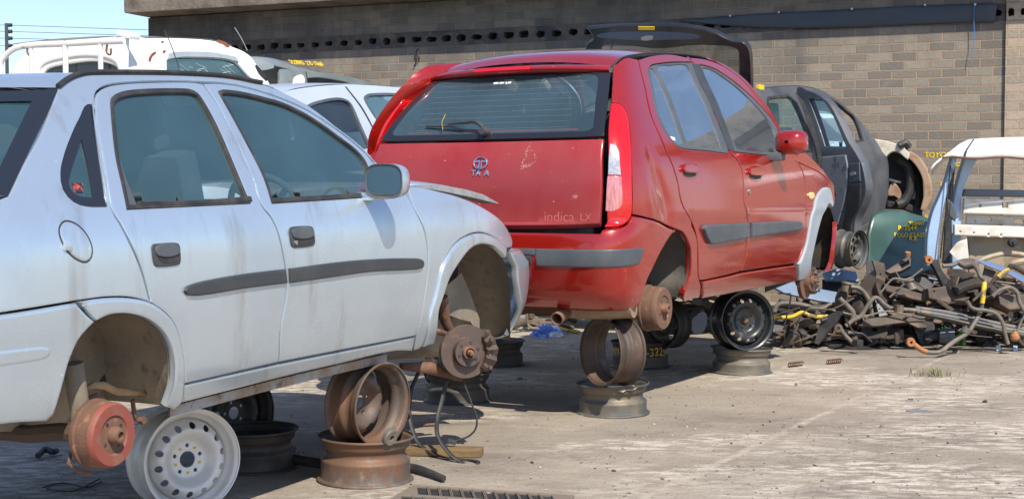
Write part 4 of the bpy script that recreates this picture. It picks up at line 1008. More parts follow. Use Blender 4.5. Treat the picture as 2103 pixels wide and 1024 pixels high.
# tail lamps wrap the corners
def lamp(mirror=False):
    LP = [(1254, 213, 1), (1264, 212), (1275, 216), (1284, 228), (1290, 248), (1294, 285), (1296, 334), (1297, 402), (1296, 438), (1289, 455), (1274, 464), (1241, 466, 1), (1245, 400), (1249, 330)]
    a = [(1253, 296, 1), (1262, 300), (1270, 312), (1272, 338), (1274, 360, 1), (1249, 359, 1)]
    b = [(1248, 362, 1), (1275, 363, 1), (1277, 400), (1276, 420), (1268, 430), (1256, 434), (1244, 433, 1)]
    L = B.panel('tail_lamp', LP, M['lampred'], dom='sigma', off=.008, th=.03, r=.008, gap=.002, ds=.012, grid=.02)
    B.panel('clear_lens', a, M['lampclear'], L, dom='sigma', off=.0095, th=.006, r=.002, gap=0, ds=.012, grid=.02)
    B.panel('reflector', b, M['lamppink'], L, dom='sigma', off=.0095, th=.006, r=.002, gap=0, ds=.012, grid=.02)
    return L
L = lamp()
# tailgate: lower skin, window with black border, spoiler lip, high brake lamp
tg = [(1241, 284, 1), (1237, 380), (1232, 459, 1), (1150, 460.5), (1052, 461)]
Dt = B.dom('rear', tg); zb = Dt[-1][1]; yc = Dt[-1][0]
Dt = [(u, v, c) for u, v, c in Dt]; Dt.append((0, zb, 0))
top = B.dom('rear', [(1180, 285.5), (1040, 291.5)])
Dt = [(0, (top[1][1] + top[0][1]) / 2 + .002, 0), top[0]] + Dt
full = Dt + [(-u, v, c) for u, v, c in Dt[::-1] if u > 1e-4]
bm = sheet(spline2(full, .03), [], B.lift('rear'), .04, .006, .03, .002, 0)
TGT = from_bm('tailgate', bm, M['redfade'], B.root)
# the glass: measured right side, mirrored
gr_ = B.dom('rear', [(1180, 149), (1256, 149, 1), (1249, 215), (1242, 281, 1), (1180, 283.5)])
gz0 = gr_[0][1]; gz1 = gr_[-1][1]
go = [(0, gz0, 0)] + gr_ + [(0, gz1 + .0, 0)]
go = go + [(-u, v, c) for u, v, c in go[::-1] if u > 1e-4]
gi_ = B.dom('rear', [(1180, 153, 0), (1222, 157), (1227, 164), (1221, 220), (1217, 262), (1210, 267), (1180, 269)])
gi = [(0, gi_[0][1], 0)] + gi_ + [(0, gi_[-1][1], 0)]
gi = gi + [(-u, v, c) for u, v, c in gi[::-1] if u > 1e-4]
GO = spline2(go, .03); GI = spline2(gi, .02)
bm = sheet(GO, [GI], B.lift('rear'), .03, .003, .02, .003, .004); WIN_ = from_bm('window_border', bm, M['frit'], TGT)
bm = sheet(GI, [], B.lift('rear'), .05, 0, 0, -.004, .001); from_bm('window', bm, M['rglass'], TGT)
# heater wires
bm = bmesh.new()
for k in range(9):
    z = gi_[-1][1] + (gi_[0][1] - gi_[-1][1]) * (k + .7) / 10; L_ = B.lift('rear')
    tube(bm, [L_(-.44 + .88 * j / 8, z, .0015) for j in range(9)], .0005, 4, 0)
from_bm('heater_wire', bm, mat('heater_wire', (.25, .25, .24), .6), WIN_)
bm = bmesh.new(); tube(bm, [B.lift('rear')(-.5 + j / 8, gi_[-1][1] + .018, -.02) for j in range(9)], .008, 6, 0); from_bm('inner_lip', bm, M['red'], TGT)
sp = [B.onx(*p) for p in ((1258, 138, 0.02), (1180, 133, 0))] if False else None
# spoiler: a lip carried round over the glass
def spl_row(dx, dz, k=24, abs_x=None):
    out = []
    for j in range(k + 1):
        t = 1 - 2 * j / k; u = abs(t)
        x = -.075 + .075 * u ** 3 + dx if abs_x is None else abs_x
        out.append(Vector((x, .022 - .548 * t, 1.80 - .016 * u ** 2.2 + dz if abs_x is None else dz(u))))
    return out
bm = bmesh.new()
gridmesh(bm, [spl_row(0, lambda u: 1.838 + .045 * (1 - u ** 2.4), abs_x=.17), spl_row(.10, .042), spl_row(.03, .034), spl_row(.004, .026), spl_row(-.006, .014), spl_row(.0, .002), spl_row(.02, -.004), spl_row(.14, -.012)])
SPO = from_bm('spoiler', bm, M['red'], TGT, True, 50)
bm = bmesh.new()
R1 = [spl_row(.012, .029, 48)[j] for j in range(18, 34)]; R2 = [spl_row(-.006, .013, 48)[j] for j in range(18, 34)]; R3 = [spl_row(-.002, .003, 48)[j] for j in range(18, 34)]
gridmesh(bm, [[p + Vector((-.003, 0, .002)) for p in R1], [p + Vector((-.006, 0, 0)) for p in R2], [p + Vector((-.004, 0, 0)) for p in R3]])
from_bm('brake_lamp', bm, M['lampred'], SPO)
# left rear pillar: the far edge of the body, bulging past the tailgate
po = [(750, 372), (751, 345), (754, 312), (758, 278), (773, 245), (806, 199), (842, 161), (866, 142), (886, 134), (938, 129)]
pi_ = [(768, 376), (770, 348), (774, 318), (786, 292), (803, 254), (832, 206), (858, 174), (876, 156), (900, 145), (952, 131)]
wo = [.80, .80, .79, .755, .72, .66, .60, .575, .56, .54]
r0 = [B.onw(a, b, -w) for (a, b), w in zip(po, wo)]; r2 = [B.onw(a, b, -w * .95) for (a, b), w in zip(pi_, wo)]
r1 = [a.lerp(b, .45) + Vector((-.005, 0, .002)) for a, b in zip(r0, r2)]
rr0 = [p + Vector((.12, .0, 0)) for p in r0]
bm = bmesh.new(); r3 = [B.onw(a + 30, b + 3, -w * .90) + Vector((.02, 0, 0)) for (a, b), w in zip(pi_, wo)]; gridmesh(bm, [crom(x_, 4) for x_ in (rr0, r0, r1, r2, r3)]); from_bm('pillar', bm, M['red'], B.root, True, 60)
D_ = Vector((-.010, 0, .002)); ia = [2, 3, 4, 5]
la = [[q_[i] + D_ for i in ia] for q_ in ([a.lerp(b, .55) for a, b in zip(r1, r2)], r2, r3)]
la[0][3] = la[0][3].lerp(la[1][3], .8); la[0][0] = la[0][0].lerp(la[1][0], .4)
bm = bmesh.new(); gridmesh(bm, [crom(x_, 4) for x_ in la]); o = from_bm('tail_lamp', bm, M['lampred'], B.root, True, 60); solid(o, .012, 1)
# wiper with a scrap of yellow tie on it
bm = bmesh.new(); Lr = B.lift('rear')
def rp(px, py, d): x, w, z = B.hit(px, py); return Lr(w, z, d)
tube(bm, [rp(1000, 270, .02), rp(985, 262, .045), rp(960, 262, .04), rp(925, 262, .03)], lambda t: .013 - .007 * t, 8)
tube(bm, [rp(878, 262, .014), rp(930, 265, .018), rp(955, 269, .014)], .006, 6)
lathe(bm, [(0, -.055), (.018, -.053), (.026, -.03), (.028, 0.0)], Matrix.Translation(rp(1000, 270, .0)) @ Matrix.Rotation(-math.pi / 2, 4, 'Z'), 16)
wip = from_bm('wiper', bm, M['black'], TGT)
bm = bmesh.new(); tube(bm, [rp(921, 246, .04), rp(919, 255, .046), rp(915, 262, .042), rp(913, 272, .02)], .002, 5); from_bm('tie', bm, mat('dull_yellow_tie', (.35, .27, .05), .7), wip)
# oval badge, letters, ghost lettering
def text(body, size, mtx, m, name, parent=None, ext=.0015, label=None, bev=0.0, align='CENTER'):
    cu = bpy.data.curves.new(name, 'FONT'); cu.body = body; cu.size = size; cu.extrude = ext; cu.bevel_depth = bev; cu.align_x = align; cu.align_y = 'CENTER'
    t = bpy.data.objects.new('tmp', cu); COL.objects.link(t)
    me = bpy.data.meshes.new_from_object(t.evaluated_get(bpy.context.evaluated_depsgraph_get())); bpy.data.objects.remove(t)
    me.transform(mtx); o = bpy.data.objects.new(name, me); COL.objects.link(o); me.materials.append(m)
    if parent is not None: o.parent = parent
    return o
def rear_frame(px, py, d=.003):
    x, w, z = B.hit(px, py); p = Lr(w, z, d); n = (Lr(w, z, .1) - Lr(w, z, .0)).normalized()
    r = Vector((0, -1, 0)); u = n.cross(r); r = u.cross(n) * 1.0
    return Matrix(((r.x, u.x, n.x, p.x), (r.y, u.y, n.y, p.y), (r.z, u.z, n.z, p.z), (0, 0, 0, 1)))
BF = rear_frame(988, 335, .004)
bm = bmesh.new()
tube(bm, [BF @ Vector((.038 * math.cos(t), .030 * math.sin(t), .002)) for t in [2 * math.pi * k / 36 for k in range(37)]], .0035, 8, 0)
for s in (-1, 1):
    rows = [[BF @ Vector((s * x, y, h)) for x, y in ((.034, .010), (.016, .0135), (.004, .0135))] for h in (.004,)] + [[BF @ Vector((s * x, y, .004)) for x, y in ((.034, .003), (.018, .006), (.009, .004))]]
    gridmesh(bm, rows)
    gridmesh(bm, [[BF @ Vector((s * x, y, .004)) for x, y in ((.004, .0135), (.003, 0), (.003, -.027))], [BF @ Vector((s * x, y, .004)) for x, y in ((.009, .004), (.010, -.008), (.012, -.025))]])
from_bm('badge', bm, M['chrome'], TGT, True, 30)
for ch, px in (('T', 973), ('A', 983), ('A', 1000)):
    text(ch, .042, rear_frame(px, 356, .002), M['chrome'], 'letter', TGT, .002, bev=.0008)
M['ghost'] = mat('paler_paint_ghost', (0.50, 0.12, 0.10), 0.5)
text('indica', .072, rear_frame(1148, 446, .0012), M['ghost'], 'lettering', TGT, .0003)
text('LX', .052, rear_frame(1203, 447, .0012), M['ghost'], 'lettering', TGT, .0003)
M['wht'] = mat('white_lettering', (0.8, 0.8, 0.8), 0.6)
text('083 501 2.60', .020, rear_frame(1032, 172, .004), M['wht'], 'lettering', WIN_, .0003, bev=.0008)
# scraped graze on the tailgate
M['scrape'] = mat('scraped_primer', (0.50, 0.22, 0.17), 0.7)
bm = bmesh.new()
for L0 in ([(1072, 348), (1074, 335), (1080, 322), (1080, 312), (1086, 303), (1088, 299)], [(1080, 312), (1090, 309), (1098, 317), (1099, 326), (1094, 335), (1083, 342), (1074, 340)], [(1074, 345), (1079, 339), (1088, 338)]):
    P = crom([rp(a + rnd.uniform(-1, 1), b + rnd.uniform(-1, 1), .0008) for a, b in L0], 6)
    for p in P:
        if rnd.random() < .75: hexes(bm, p + Vector((0, rnd.uniform(-.004, .004), rnd.uniform(-.004, .004))), Vector((-1, 0, 0)), rnd.uniform(.0015, .005), .0008, 0, 5)
from_bm('scrape', bm, M['scrape'], TGT, False)
# bumper: wraps the whole rear; black strip; plate recess
bp = [(1298, 442, 1), (1322, 446), (1353, 455, 1), (1389, 472, 1), (1373, 492), (1358, 517), (1343, 548), (1330, 574), (1318, 614), (1311, 628), (1296, 636), (1200, 638)]
Db = B.dom('sigma', bp); zb = Db[-1][1]
lb = B.dom('sigma', [(1232, 478, 1), (1238, 470), (1275, 466), (1290, 458)])
Db = [(0, lb[0][1], 0), (.5, lb[0][1], 0)] + lb + Db + [(.4, zb, 0), (0, zb, 0)]
fullb = [d for d in Db] + [(-u, v, c) for u, v, c in Db[::-1] if u > 1e-4]
bm = sheet(spline2(fullb, .03), [], B.lift('sigma'), .035, .012, .03, .002, .004)
BMP = from_bm('bumper', bm, M['red'], B.root)
st = B.dom('sigma', [(1180, 512), (1314, 508, 1), (1320, 513), (1311, 538), (1300, 544), (1180, 548)])
S2 = [(.37, st[0][1], 1)] + st + [(.37, st[-1][1], 1)]
bm = sheet(spline2(S2, .02), [], B.lift('sigma'), .03, .006, .02, 0, .010); o = from_bm('bumper_strip', bm, M['greyplas'], BMP); B.mirrored(o, BMP)
bm = sheet(spline2([(-.368, st[0][1], 1), (.368, st[0][1], 1), (.368, st[0][1] - .03, 1), (-.368, st[0][1] - .03, 1)], .04), [], B.lift('sigma'), .05, .004, .02, 0, .012); from_bm('bumper_strip', bm, M['greyplas'], BMP)
bm = sheet(spline2([(-.355, st[0][1] - .032, 1), (.355, st[0][1] - .032, 1), (.335, st[0][1] - .16, 1), (-.335, st[0][1] - .16, 1)], .04), [], B.lift('sigma'), .05, .008, .02, 0, .0062); pr = from_bm('plate_recess', bm, mat('painted_recess_shade', (.20, .02, .018), .5), BMP)  # raised panel; its darker red stands in for shade in the recess
bm = sheet(spline2([(-.35, st[0][1] - .034, 1), (.35, st[0][1] - .034, 1), (.345, st[0][1] - .075, 1), (-.345, st[0][1] - .075, 1)], .04), [], B.lift('sigma'), .05, .004, .01, 0, .009); from_bm('recess_top_strip', bm, M['black'], pr)  # plain black strip across the top of the painted recess
# dark aperture behind the lamps and under the tailgate
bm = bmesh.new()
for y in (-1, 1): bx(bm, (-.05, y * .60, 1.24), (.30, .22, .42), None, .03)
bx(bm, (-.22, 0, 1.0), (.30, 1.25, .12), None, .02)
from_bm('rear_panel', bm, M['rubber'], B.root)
# sill, rubbing strips, handles, wings
B.panel('sill', [(1440, 577, 1), (1500, 565), (1523, 559), (1634, 543, 1), (1636, 576, 1), (1560, 592), (1500, 603), (1440, 614, 1)], M['red'], grid=.03, off=.004, th=.03, r=.008)
B.panel('rubbing_strip', [(1441, 470), (1443, 463), (1452, 461), (1533, 457, 1), (1534, 488, 1), (1500, 494), (1459, 501), (1452, 497)], M['greyplas'], DR, off=.022, th=.026, r=.008, gap=0, ds=.012, grid=.03)
B.panel('rubbing_strip', [(1538, 457, 1), (1590, 455), (1634, 454), (1643, 458), (1643, 467), (1636, 472), (1590, 479), (1539, 487, 1)], M['greyplas'], DF, off=.022, th=.026, r=.008, gap=0, ds=.012, grid=.03)
for par, dx, dy in ((DR, 0, 0), (DF, 135, 6)):
    k = .93 if dx else 1
    def q(L): return [(1414 + dx + (x - 1414) * k, 348 + dy + (y - 348) * k) for x, y in L]
    B.panel('handle_recess', q([(1399, 352), (1400, 340), (1408, 334), (1424, 335), (1431, 342), (1432, 356), (1426, 367), (1412, 368), (1403, 362)]), M['red'], par, off=.001, th=.004, r=.003, gap=0, ds=.01, grid=.02)
    h = B.panel('door_handle', q([(1400, 350), (1401, 340), (1408, 336), (1422, 337), (1430, 344), (1431, 354), (1420, 356), (1406, 355)]), M['red'], par, off=.018, th=.016, r=.006, gap=0, ds=.008, grid=.02)
    B.panel('recess', q([(1403, 356), (1428, 356), (1427, 361), (1416, 364), (1406, 361)]), M['rubber'], par, off=.004, th=.003, r=.001, gap=0, ds=.008, grid=.02)
x, w, z = B.hit(1539, 394); bm = bmesh.new(); lathe(bm, [(0, -.006), (.012, -.006), (.014, .004)], TL(x, w, z) @ Matrix.Diagonal((.8, 1, 1.3, 1)), 16); from_bm('lock', bm, M['steel'], DF)
fo = [(1636, 541, 1), (1643, 534), (1655, 500), (1665, 445), (1675, 407), (1686, 389), (1696, 384), (1704, 391), (1710, 421, 1)]
fi = [(1708, 426, 1), (1701, 419), (1691, 435), (1681, 462), (1671, 503), (1664, 541), (1660, 573, 1), (1636, 575, 1)]
B.panel('wheel_arch', fo + fi, M['flare'], off=.012, th=.035, r=.010, gap=.001, ds=.015, grid=.02)
FW = [(1634, 331, 1), (1660, 342), (1685, 355), (1703, 374), (1713, 396), (1717, 418, 1), (1710, 420, 1), (1704, 391), (1696, 384), (1686, 389), (1675, 407), (1665, 445), (1655, 500), (1643, 534), (1636, 541, 1), (1642, 528), (1650, 503), (1655, 452), (1655, 402), (1653, 369), (1643, 341)]
FWo = B.panel('fender', FW, M['red'], grid=.03)
B.panel('side_lamp', [(1660, 398), (1670, 396), (1671, 405), (1662, 408)], M['amber'], FWo, off=.008, th=.012, r=.004, gap=0, ds=.01, grid=.02)
# bonnet and screens
rl_r = [B.hit(*p) for p in ((1258, 138), (1283, 119), (1317, 112), (1348, 110), (1407, 112), (1450, 119), (1489, 135))]
rl = crom(rl_r, 4)
roofgrid(B, [tuple(v) for v in rl], .045, m=M['red'])
bm = bmesh.new(); tube(bm, [Vector((v.x, -v.y + .01, v.z + .002)) for v in rl], .005, 6, 0); from_bm('drip_moulding', bm, M['rubber'], B.root)
fa = rl_r[-1]; fb = B.hit(1636, 322)
screen(B, 'windscreen', (fa[0], fa[1] - .01, fa[2]), (fb[0] + .12, fb[1] - .07, fb[2] + .02), M['screen'], bow=.16)
# A pillar outer skin
B.panel('pillar', [(1450, 118, 1), (1489, 133), (1534, 166), (1568, 207), (1596, 249), (1612, 290), (1640, 325, 1), (1634, 331, 1), (1608, 290), (1592, 250), (1564, 210), (1531, 170), (1489, 138)], M['red'], gap=.001, grid=.02, ds=.02)
bs = [(1640, 304), (1658, 316), (1683, 341), (1703, 366), (1714, 388), (1718, 404)]
bh = [B.hit(*p) for p in bs]
B.panel('bonnet_edge', [(1634, 330, 1), (1640, 304, 1)] + bs[1:-1] + [(1718, 404, 1), (1717, 417, 1), (1712, 395), (1703, 374), (1685, 355), (1660, 342)], M['red'], gap=.001, grid=.03)
rows = [[Vector((x + .10 * (1 - s * s) * min(1, i / 3), -w * s, z + .05 * (1 - s * s))) for s in [1 - 2 * j / 12 for j in range(13)]] for i, (x, w, z) in enumerate(bh)]
bm = bmesh.new(); gridmesh(bm, rows); from_bm('bonnet', bm, M['red'], B.root, True, 60)
# front bumper end
zf = B.onw(1716, 430, .7).z
fr = [(.93, .98, 1), (0, .98), (-.93, .98, 1), (-.95, .8), (-.93, .64, 1), (0, .60), (.93, .64, 1), (.96, .8)]
bm = sheet(spline2([(p[0], p[1], p[2] if len(p) > 2 else 0) for p in fr], .04), [], B.lift('front'), .06, .012, .03, 0, .008); from_bm('bumper', bm, M['red'], B.root)
fr = [(.80, 1.02, 1), (-.80, 1.02, 1), (-.80, 1.14, 1), (.80, 1.14, 1)]
bm = sheet(spline2(fr, .04), [], B.lift('front'), .06, .006, .05, 0, -.01); from_bm('headlamp_panel', bm, M['black'], B.root)
# wheel housings
housing(B, arch(B, [(1318, 618), (1330, 574), (1343, 548), (1358, 518), (1373, 493), (1391, 473), (1404, 479), (1414, 496), (1419, 518), (1418, 560), (1410, 590), (1404, 611)]), .28, M['linergrey'])
housing(B, arch(B, [(1660, 572), (1664, 541), (1671, 503), (1681, 462), (1691, 435), (1701, 419), (1708, 426), (1716, 452), (1721, 493), (1718, 530), (1712, 552)]), .28, M['dark'])
# mirror on the far-forward corner of the door, folded out
c0 = B.onw(1622, 292, .90); T = Matrix.Translation(c0)
bm = bmesh.new(); rows = []
for k in range(9):
    s = [1.0, 1.03, 1.03, 1.0, .93, .82, .66, .42, .12][k]; xx = .06 - [0, .008, .03, .055, .075, .093, .108, .118, .122][k]
    rows.append([T @ Vector((xx, math.copysign(abs(math.cos(a)) ** .6, math.cos(a)) * .095 * s, math.copysign(abs(math.sin(a)) ** .6, math.sin(a)) * .072 * s)) for a in [2 * math.pi * j / 24 for j in range(25)]])
gridmesh(bm, rows); bmesh.ops.remove_doubles(bm, verts=bm.verts, dist=1e-5)
mir = from_bm('door_mirror', bm, M['red'], B.root)
bm = bmesh.new(); bx(bm, c0 + Vector((.0, .09, -.085)), (.10, .10, .05), None, .015); from_bm('mirror_arm', bm, M['greyplas'], mir)
bm = bmesh.new(); rg = [T @ Vector((.056, math.copysign(abs(math.cos(a)) ** .6, math.cos(a)) * .085, math.copysign(abs(math.sin(a)) ** .6, math.sin(a)) * .062)) for a in [2 * math.pi * j / 24 for j in range(24)]]
bm.faces.new([bm.verts.new(p) for p in rg]); from_bm('mirror_glass', bm, M['mirror'], mir, False)
# running gear
dr = B.onw(1338, 638, .72)
drum(B, dr.x, .79, B.onw(1350, 636, .79).z, .112, M['rust'], M['rust'], .10)
bm = bmesh.new(); tube(bm, [(dr.x, -.70, dr.z), (dr.x, .70, dr.z)], .035, 8, 0, 1.3); bx(bm, (dr.x + .1, 0, dr.z + .02), (.12, 1.2, .08), None, .02); from_bm('rear_axle', bm, M['rust'], B.root)
bm = bmesh.new(); p = B.onw(1281, 655, .55)
for y in (-.04, .04): bx(bm, p + Vector((0, y, -.0)), (.10, .012, .10), None, .004)
bx(bm, p + Vector((0, 0, .01)), (.07, .075, .06), None, .015); bx(bm, p + Vector((.0, 0, -.045)), (.11, .10, .012), None, .004)
from_bm('spring_bracket', bm, mat('orange_rust', (.36, .17, .07), .8, 0, 0, [((.22, .10, .05), 14, .4, .7, 8)], bump=.001, bscale=120), B.root)
dc = B.onw(1664, 576, .79)
disc(B, dc.x, .80, dc.z, .122, 5, 1, M['rust'])
bm = bmesh.new(); tube(bm, [(dc.x - .03, -.60, dc.z + .35), (dc.x, -.62, dc.z + .02)], .03, 10, 0); from_bm('suspension_strut', bm, M['rust'], B.root)
bm = bmesh.new()
a = B.onx(1143, 655, -.40); b_ = a + Vector((.22, .02, .05))
tube(bm, [a, a.lerp(b_, .6), b_, b_ + Vector((.3, -.05, .02))], .032, 16, 4, caps=False); ex = from_bm('exhaust_pipe', bm, M['rust'], B.root); solid(ex, .004)
bm = bmesh.new(); q0 = B.onx(1180, 645, -.28); tube(bm, [q0 + Vector((.06, .05, .02)), q0 + Vector((.10, -.12, .02)), q0 + Vector((.13, -.26, .03))], .075, 14, 3, .62); from_bm('silencer', bm, mat('silencer_rust', (.24, .15, .10), .75, 0, 0, [((.34, .24, .16), 8, .4, .7, 8)], bump=.001, bscale=80), B.root)
bm = bmesh.new(); bx(bm, (1.3, 0, .66), (3.0, 1.15, .10), None, .03); bx(bm, (1.25, 0, .66), (1.3, 1.44, .09), None, .02); bx(bm, (2.6, 0, .80), (.8, 1.0, .3), None, .05); bx(bm, (.0, 0, .78), (.6, 1.05, .1), None, .02); from_bm('floor_pan', bm, M['dark'], B.root)
bm = bmesh.new(); bx(bm, (2.2, 0, 1.28), (.42, 1.36, .22), None, .08); from_bm('dashboard', bm, M['seat'], B.root)
for y in (-.36, .36): seat(B, 1.35, y, .86)
bm = bmesh.new(); bx(bm, (.55, 0, 1.06), (.16, 1.2, .42), Matrix.Rotation(R(-14), 3, 'Y'), .06); RS = from_bm('rear_seat', bm, M['seat'], B.root)
for y, s in ((-.36, 1.25), (.36, 1.25)):
    bm = bmesh.new(); bx(bm, (.47, y, 1.46), (.12, .34 * s, .26 * s), Matrix.Rotation(R(-12), 3, 'Y'), .06); from_bm('headrest', bm, M['seat'], RS)
steering(B, 1.85, -.36, 1.36)
for nm in ('sill', 'fender', 'wheel_arch', 'door'):
    for o in [o for o in B.root.children if o.name.split('.')[0] == nm]:
        o2 = B.mirrored(o)
        for ch in list(o.children):
            if ch.name.split('.')[0] in ('window_frame',):
                c2 = B.mirrored(ch, o2)
                for g in ch.children:
                    if g.name.split('.')[0] == 'window': g2_ = B.mirrored(g, c2); g2_.data.materials[0] = M['rglass']
# ------------------------------------------------------------------ steel wheel rims used as stands
def rim(label, M4, Rr, W, m, group=None, mdisc=None, style='holes', disc=True, cat='wheel rim', dy=.045, nv=14, lug=5, flip=False, paint=None):
    """axle along local Y, outer face at y = 0 looking towards -Y"""
    o = empty('spare_wheel', M4, label, cat, group)
    f = Rr / .19
    P = [(Rr - .002, 0), (Rr, .003), (Rr - .001, .008), (Rr - .012, .012), (Rr - .016, .018), (Rr - .017, .036), (Rr - .024 * f, .046), (Rr - .034 * f, .054), (Rr - .035 * f, .074), (Rr - .028 * f, .084), (Rr - .018 * f, .092), (Rr - .0155, .098), (Rr - .017, .106), (Rr - .017, W - .024), (Rr - .014, W - .014), (Rr - .004, W - .010), (Rr, W - .006), (Rr, W - .003), (Rr - .002, W)]
    Q = [(r - .0045, y) for r, y in P[::-1]]
    bm = bmesh.new(); lathe(bm, P + Q, None, 56, 0, True)
    for k in range(9 if paint else 0):
        pass
    from_bm('barrel', bm, m, o, True, 50)
    if disc:
        rd = Rr - .0385 * f
        if style == 'holes':
            yp = interp([(0, dy + .012), (.05 * f, dy + .010), (.066 * f, dy + .010), (.074 * f, dy + .002), (.098 * f, dy - .024), (.108 * f, dy - .030), (.128 * f, dy - .022), (.140 * f, dy - .004), (rd, dy + .03)])
        else:
            yp = interp([(0, dy + .02), (.06 * f, dy + .02), (.075 * f, dy + .004), (.10 * f, dy - .012), (.12 * f, dy - .006), (rd, dy + .03)])
        circ = lambda cx, cy, r, n, e=1.0, a=0.0: [Vector((cx + r * math.cos(t) * math.cos(a) * e - r * math.sin(t) * math.sin(a), cy + r * math.cos(t) * math.sin(a) * e + r * math.sin(t) * math.cos(a))) for t in [2 * math.pi * k / n for k in range(n)]]
        hs = [circ(0, 0, .030 * f, 24)]
        for k in range(lug):
            a = 2 * math.pi * k / lug + .6; hs.append(circ(.052 * f * math.cos(a), .052 * f * math.sin(a), .0075, 10))
        if style == 'holes':
            for k in range(nv):
                a = 2 * math.pi * k / nv; hs.append(circ(.126 * f * math.cos(a), .126 * f * math.sin(a), .0125, 14))
        else:
            for k in range(nv):
                a = 2 * math.pi * k / nv; hs.append(circ(.118 * f * math.cos(a), .118 * f * math.sin(a), .022, 16, .62, a))
        sg = -1 if flip else 1
        bm = sheet(circ(0, 0, rd, 64), hs, lambda u, v, d: Vector((u, yp(math.hypot(u, v)) - d, v)), .011, .0015, .005, 0, 0)
        from_bm('wheel_disc', bm, mdisc or m, o, True, 60)
    return o
def up(px, py, z=0.0, tilt=0.0, spin=0.0, W=.17, inv=False):
    """lying flat on the ground (or on z): axle vertical, outer face up unless inv"""
    p = gnd(px, py, z)
    X = Matrix.Rotation(-math.pi / 2 if not inv else math.pi / 2, 4, 'X')
    # outer face (y=0) up: y axis points down
    return Matrix.Translation(p + Vector((0, 0, 0 if inv else W))) @ Matrix.Rotation(tilt, 4, 'Y') @ Matrix.Rotation(spin, 4, 'Z') @ X
def stand(px, py, Y, az, lean=0.0, spin=0.0):
    """upright: outer face looks along azimuth az (degrees to the right of straight towards the camera)"""
    return Matrix.Translation(at(px, py, Y)) @ Matrix.Rotation(R(az), 4, 'Z') @ Matrix.Rotation(R(lean), 4, 'X') @ Matrix.Rotation(spin, 4, 'Y')
rims = []
w = rim('white painted steel rim with round holes, upright on the ground beside the red brake drum', stand(397, 945, 5.02, 38, -3, .3), .193, .17, M['rimwhite'], 'steel rims used as stands', dy=.04)
for k in range(5):
    bm = bmesh.new(); a = 2 * math.pi * k / 5 + .6 + .63; hexes(bm, Vector((.050 * math.cos(a), .0495, .050 * math.sin(a))), Vector((0, -1, 0)), .006, .0015, 0, 7)
    from_bm('paint_mark', bm, M['yellow'], w)
rim('rusty brown rim lying flat under the silver car, nearest the drain grate', up(752, 983, 0, R(1), .4, .185), .2, .185, M['rimrust'], 'steel rims used as stands', style='slots', nv=8, lug=4)
rim('rusty rim upright on the rusty flat rim, open back towards us, under the silver sill', stand(788, 832, 5.5, 56, 2, .2), .176, .165, M['rimrust'], 'steel rims used as stands', dy=.105, style='slots', nv=6, lug=4)
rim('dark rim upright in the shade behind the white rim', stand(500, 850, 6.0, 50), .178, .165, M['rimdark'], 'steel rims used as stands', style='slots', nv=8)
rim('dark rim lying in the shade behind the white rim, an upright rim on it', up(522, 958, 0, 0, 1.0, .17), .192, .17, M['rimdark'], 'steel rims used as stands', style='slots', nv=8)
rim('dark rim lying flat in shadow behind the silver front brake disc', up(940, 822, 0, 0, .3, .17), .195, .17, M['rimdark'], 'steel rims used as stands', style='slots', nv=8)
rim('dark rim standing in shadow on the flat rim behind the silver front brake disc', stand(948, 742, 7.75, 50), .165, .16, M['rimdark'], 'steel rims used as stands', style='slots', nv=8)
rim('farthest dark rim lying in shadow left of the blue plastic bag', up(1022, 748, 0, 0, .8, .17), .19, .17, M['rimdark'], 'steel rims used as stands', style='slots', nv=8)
rim('grey weathered rim lying flat under the red rear bumper', up(1258, 847, 0, R(-1), .2, .165), .197, .165, M['rimgrey'], 'steel rims used as stands', style='slots', nv=8)
rim('dark brown rim with open centre, upright under the red rear bumper', stand(1232, 722, 7.05, -57, -2), .180, .165, M['rimbrown'], 'steel rims used as stands', disc=False)
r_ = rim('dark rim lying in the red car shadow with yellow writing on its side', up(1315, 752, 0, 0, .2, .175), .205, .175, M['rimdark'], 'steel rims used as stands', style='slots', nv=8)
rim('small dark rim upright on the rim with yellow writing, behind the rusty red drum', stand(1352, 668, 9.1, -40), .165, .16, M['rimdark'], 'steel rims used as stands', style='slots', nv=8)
rim('weathered grey rim lying flat under the black rim, red car front', up(1523, 763, 0, R(1), .9, .165), .205, .165, M['rimgrey'], 'steel rims used as stands', style='slots', nv=8)
w = rim('black painted rim with round holes, upright under the red car sill', stand(1537, 658, 8.75, 21, -3, .1), .196, .17, M['rimblack'], 'steel rims used as stands', dy=.035, nv=13)
bm = bmesh.new(); lathe(bm, [(.018, .048), (.020, .030), (.012, .024), (0, .026)], None, 8); from_bm('rusty_nut', bm, M['rust'], w)
bm = bmesh.new(); hexes(bm, Vector((-.07, .02, .105)), Vector((0, -1, 0)), .012, .003, 0, 9); from_bm('paint_mark', bm, M['yellow'], w)
w = rim('dirty steel rim wedged under the dark wrecked car, above the scrap pile', stand(1766, 512, 10.9, 48, 0, .5), .160, .17, M['rimgrey'], 'steel rims used as stands', dy=.03, style='slots', nv=9)
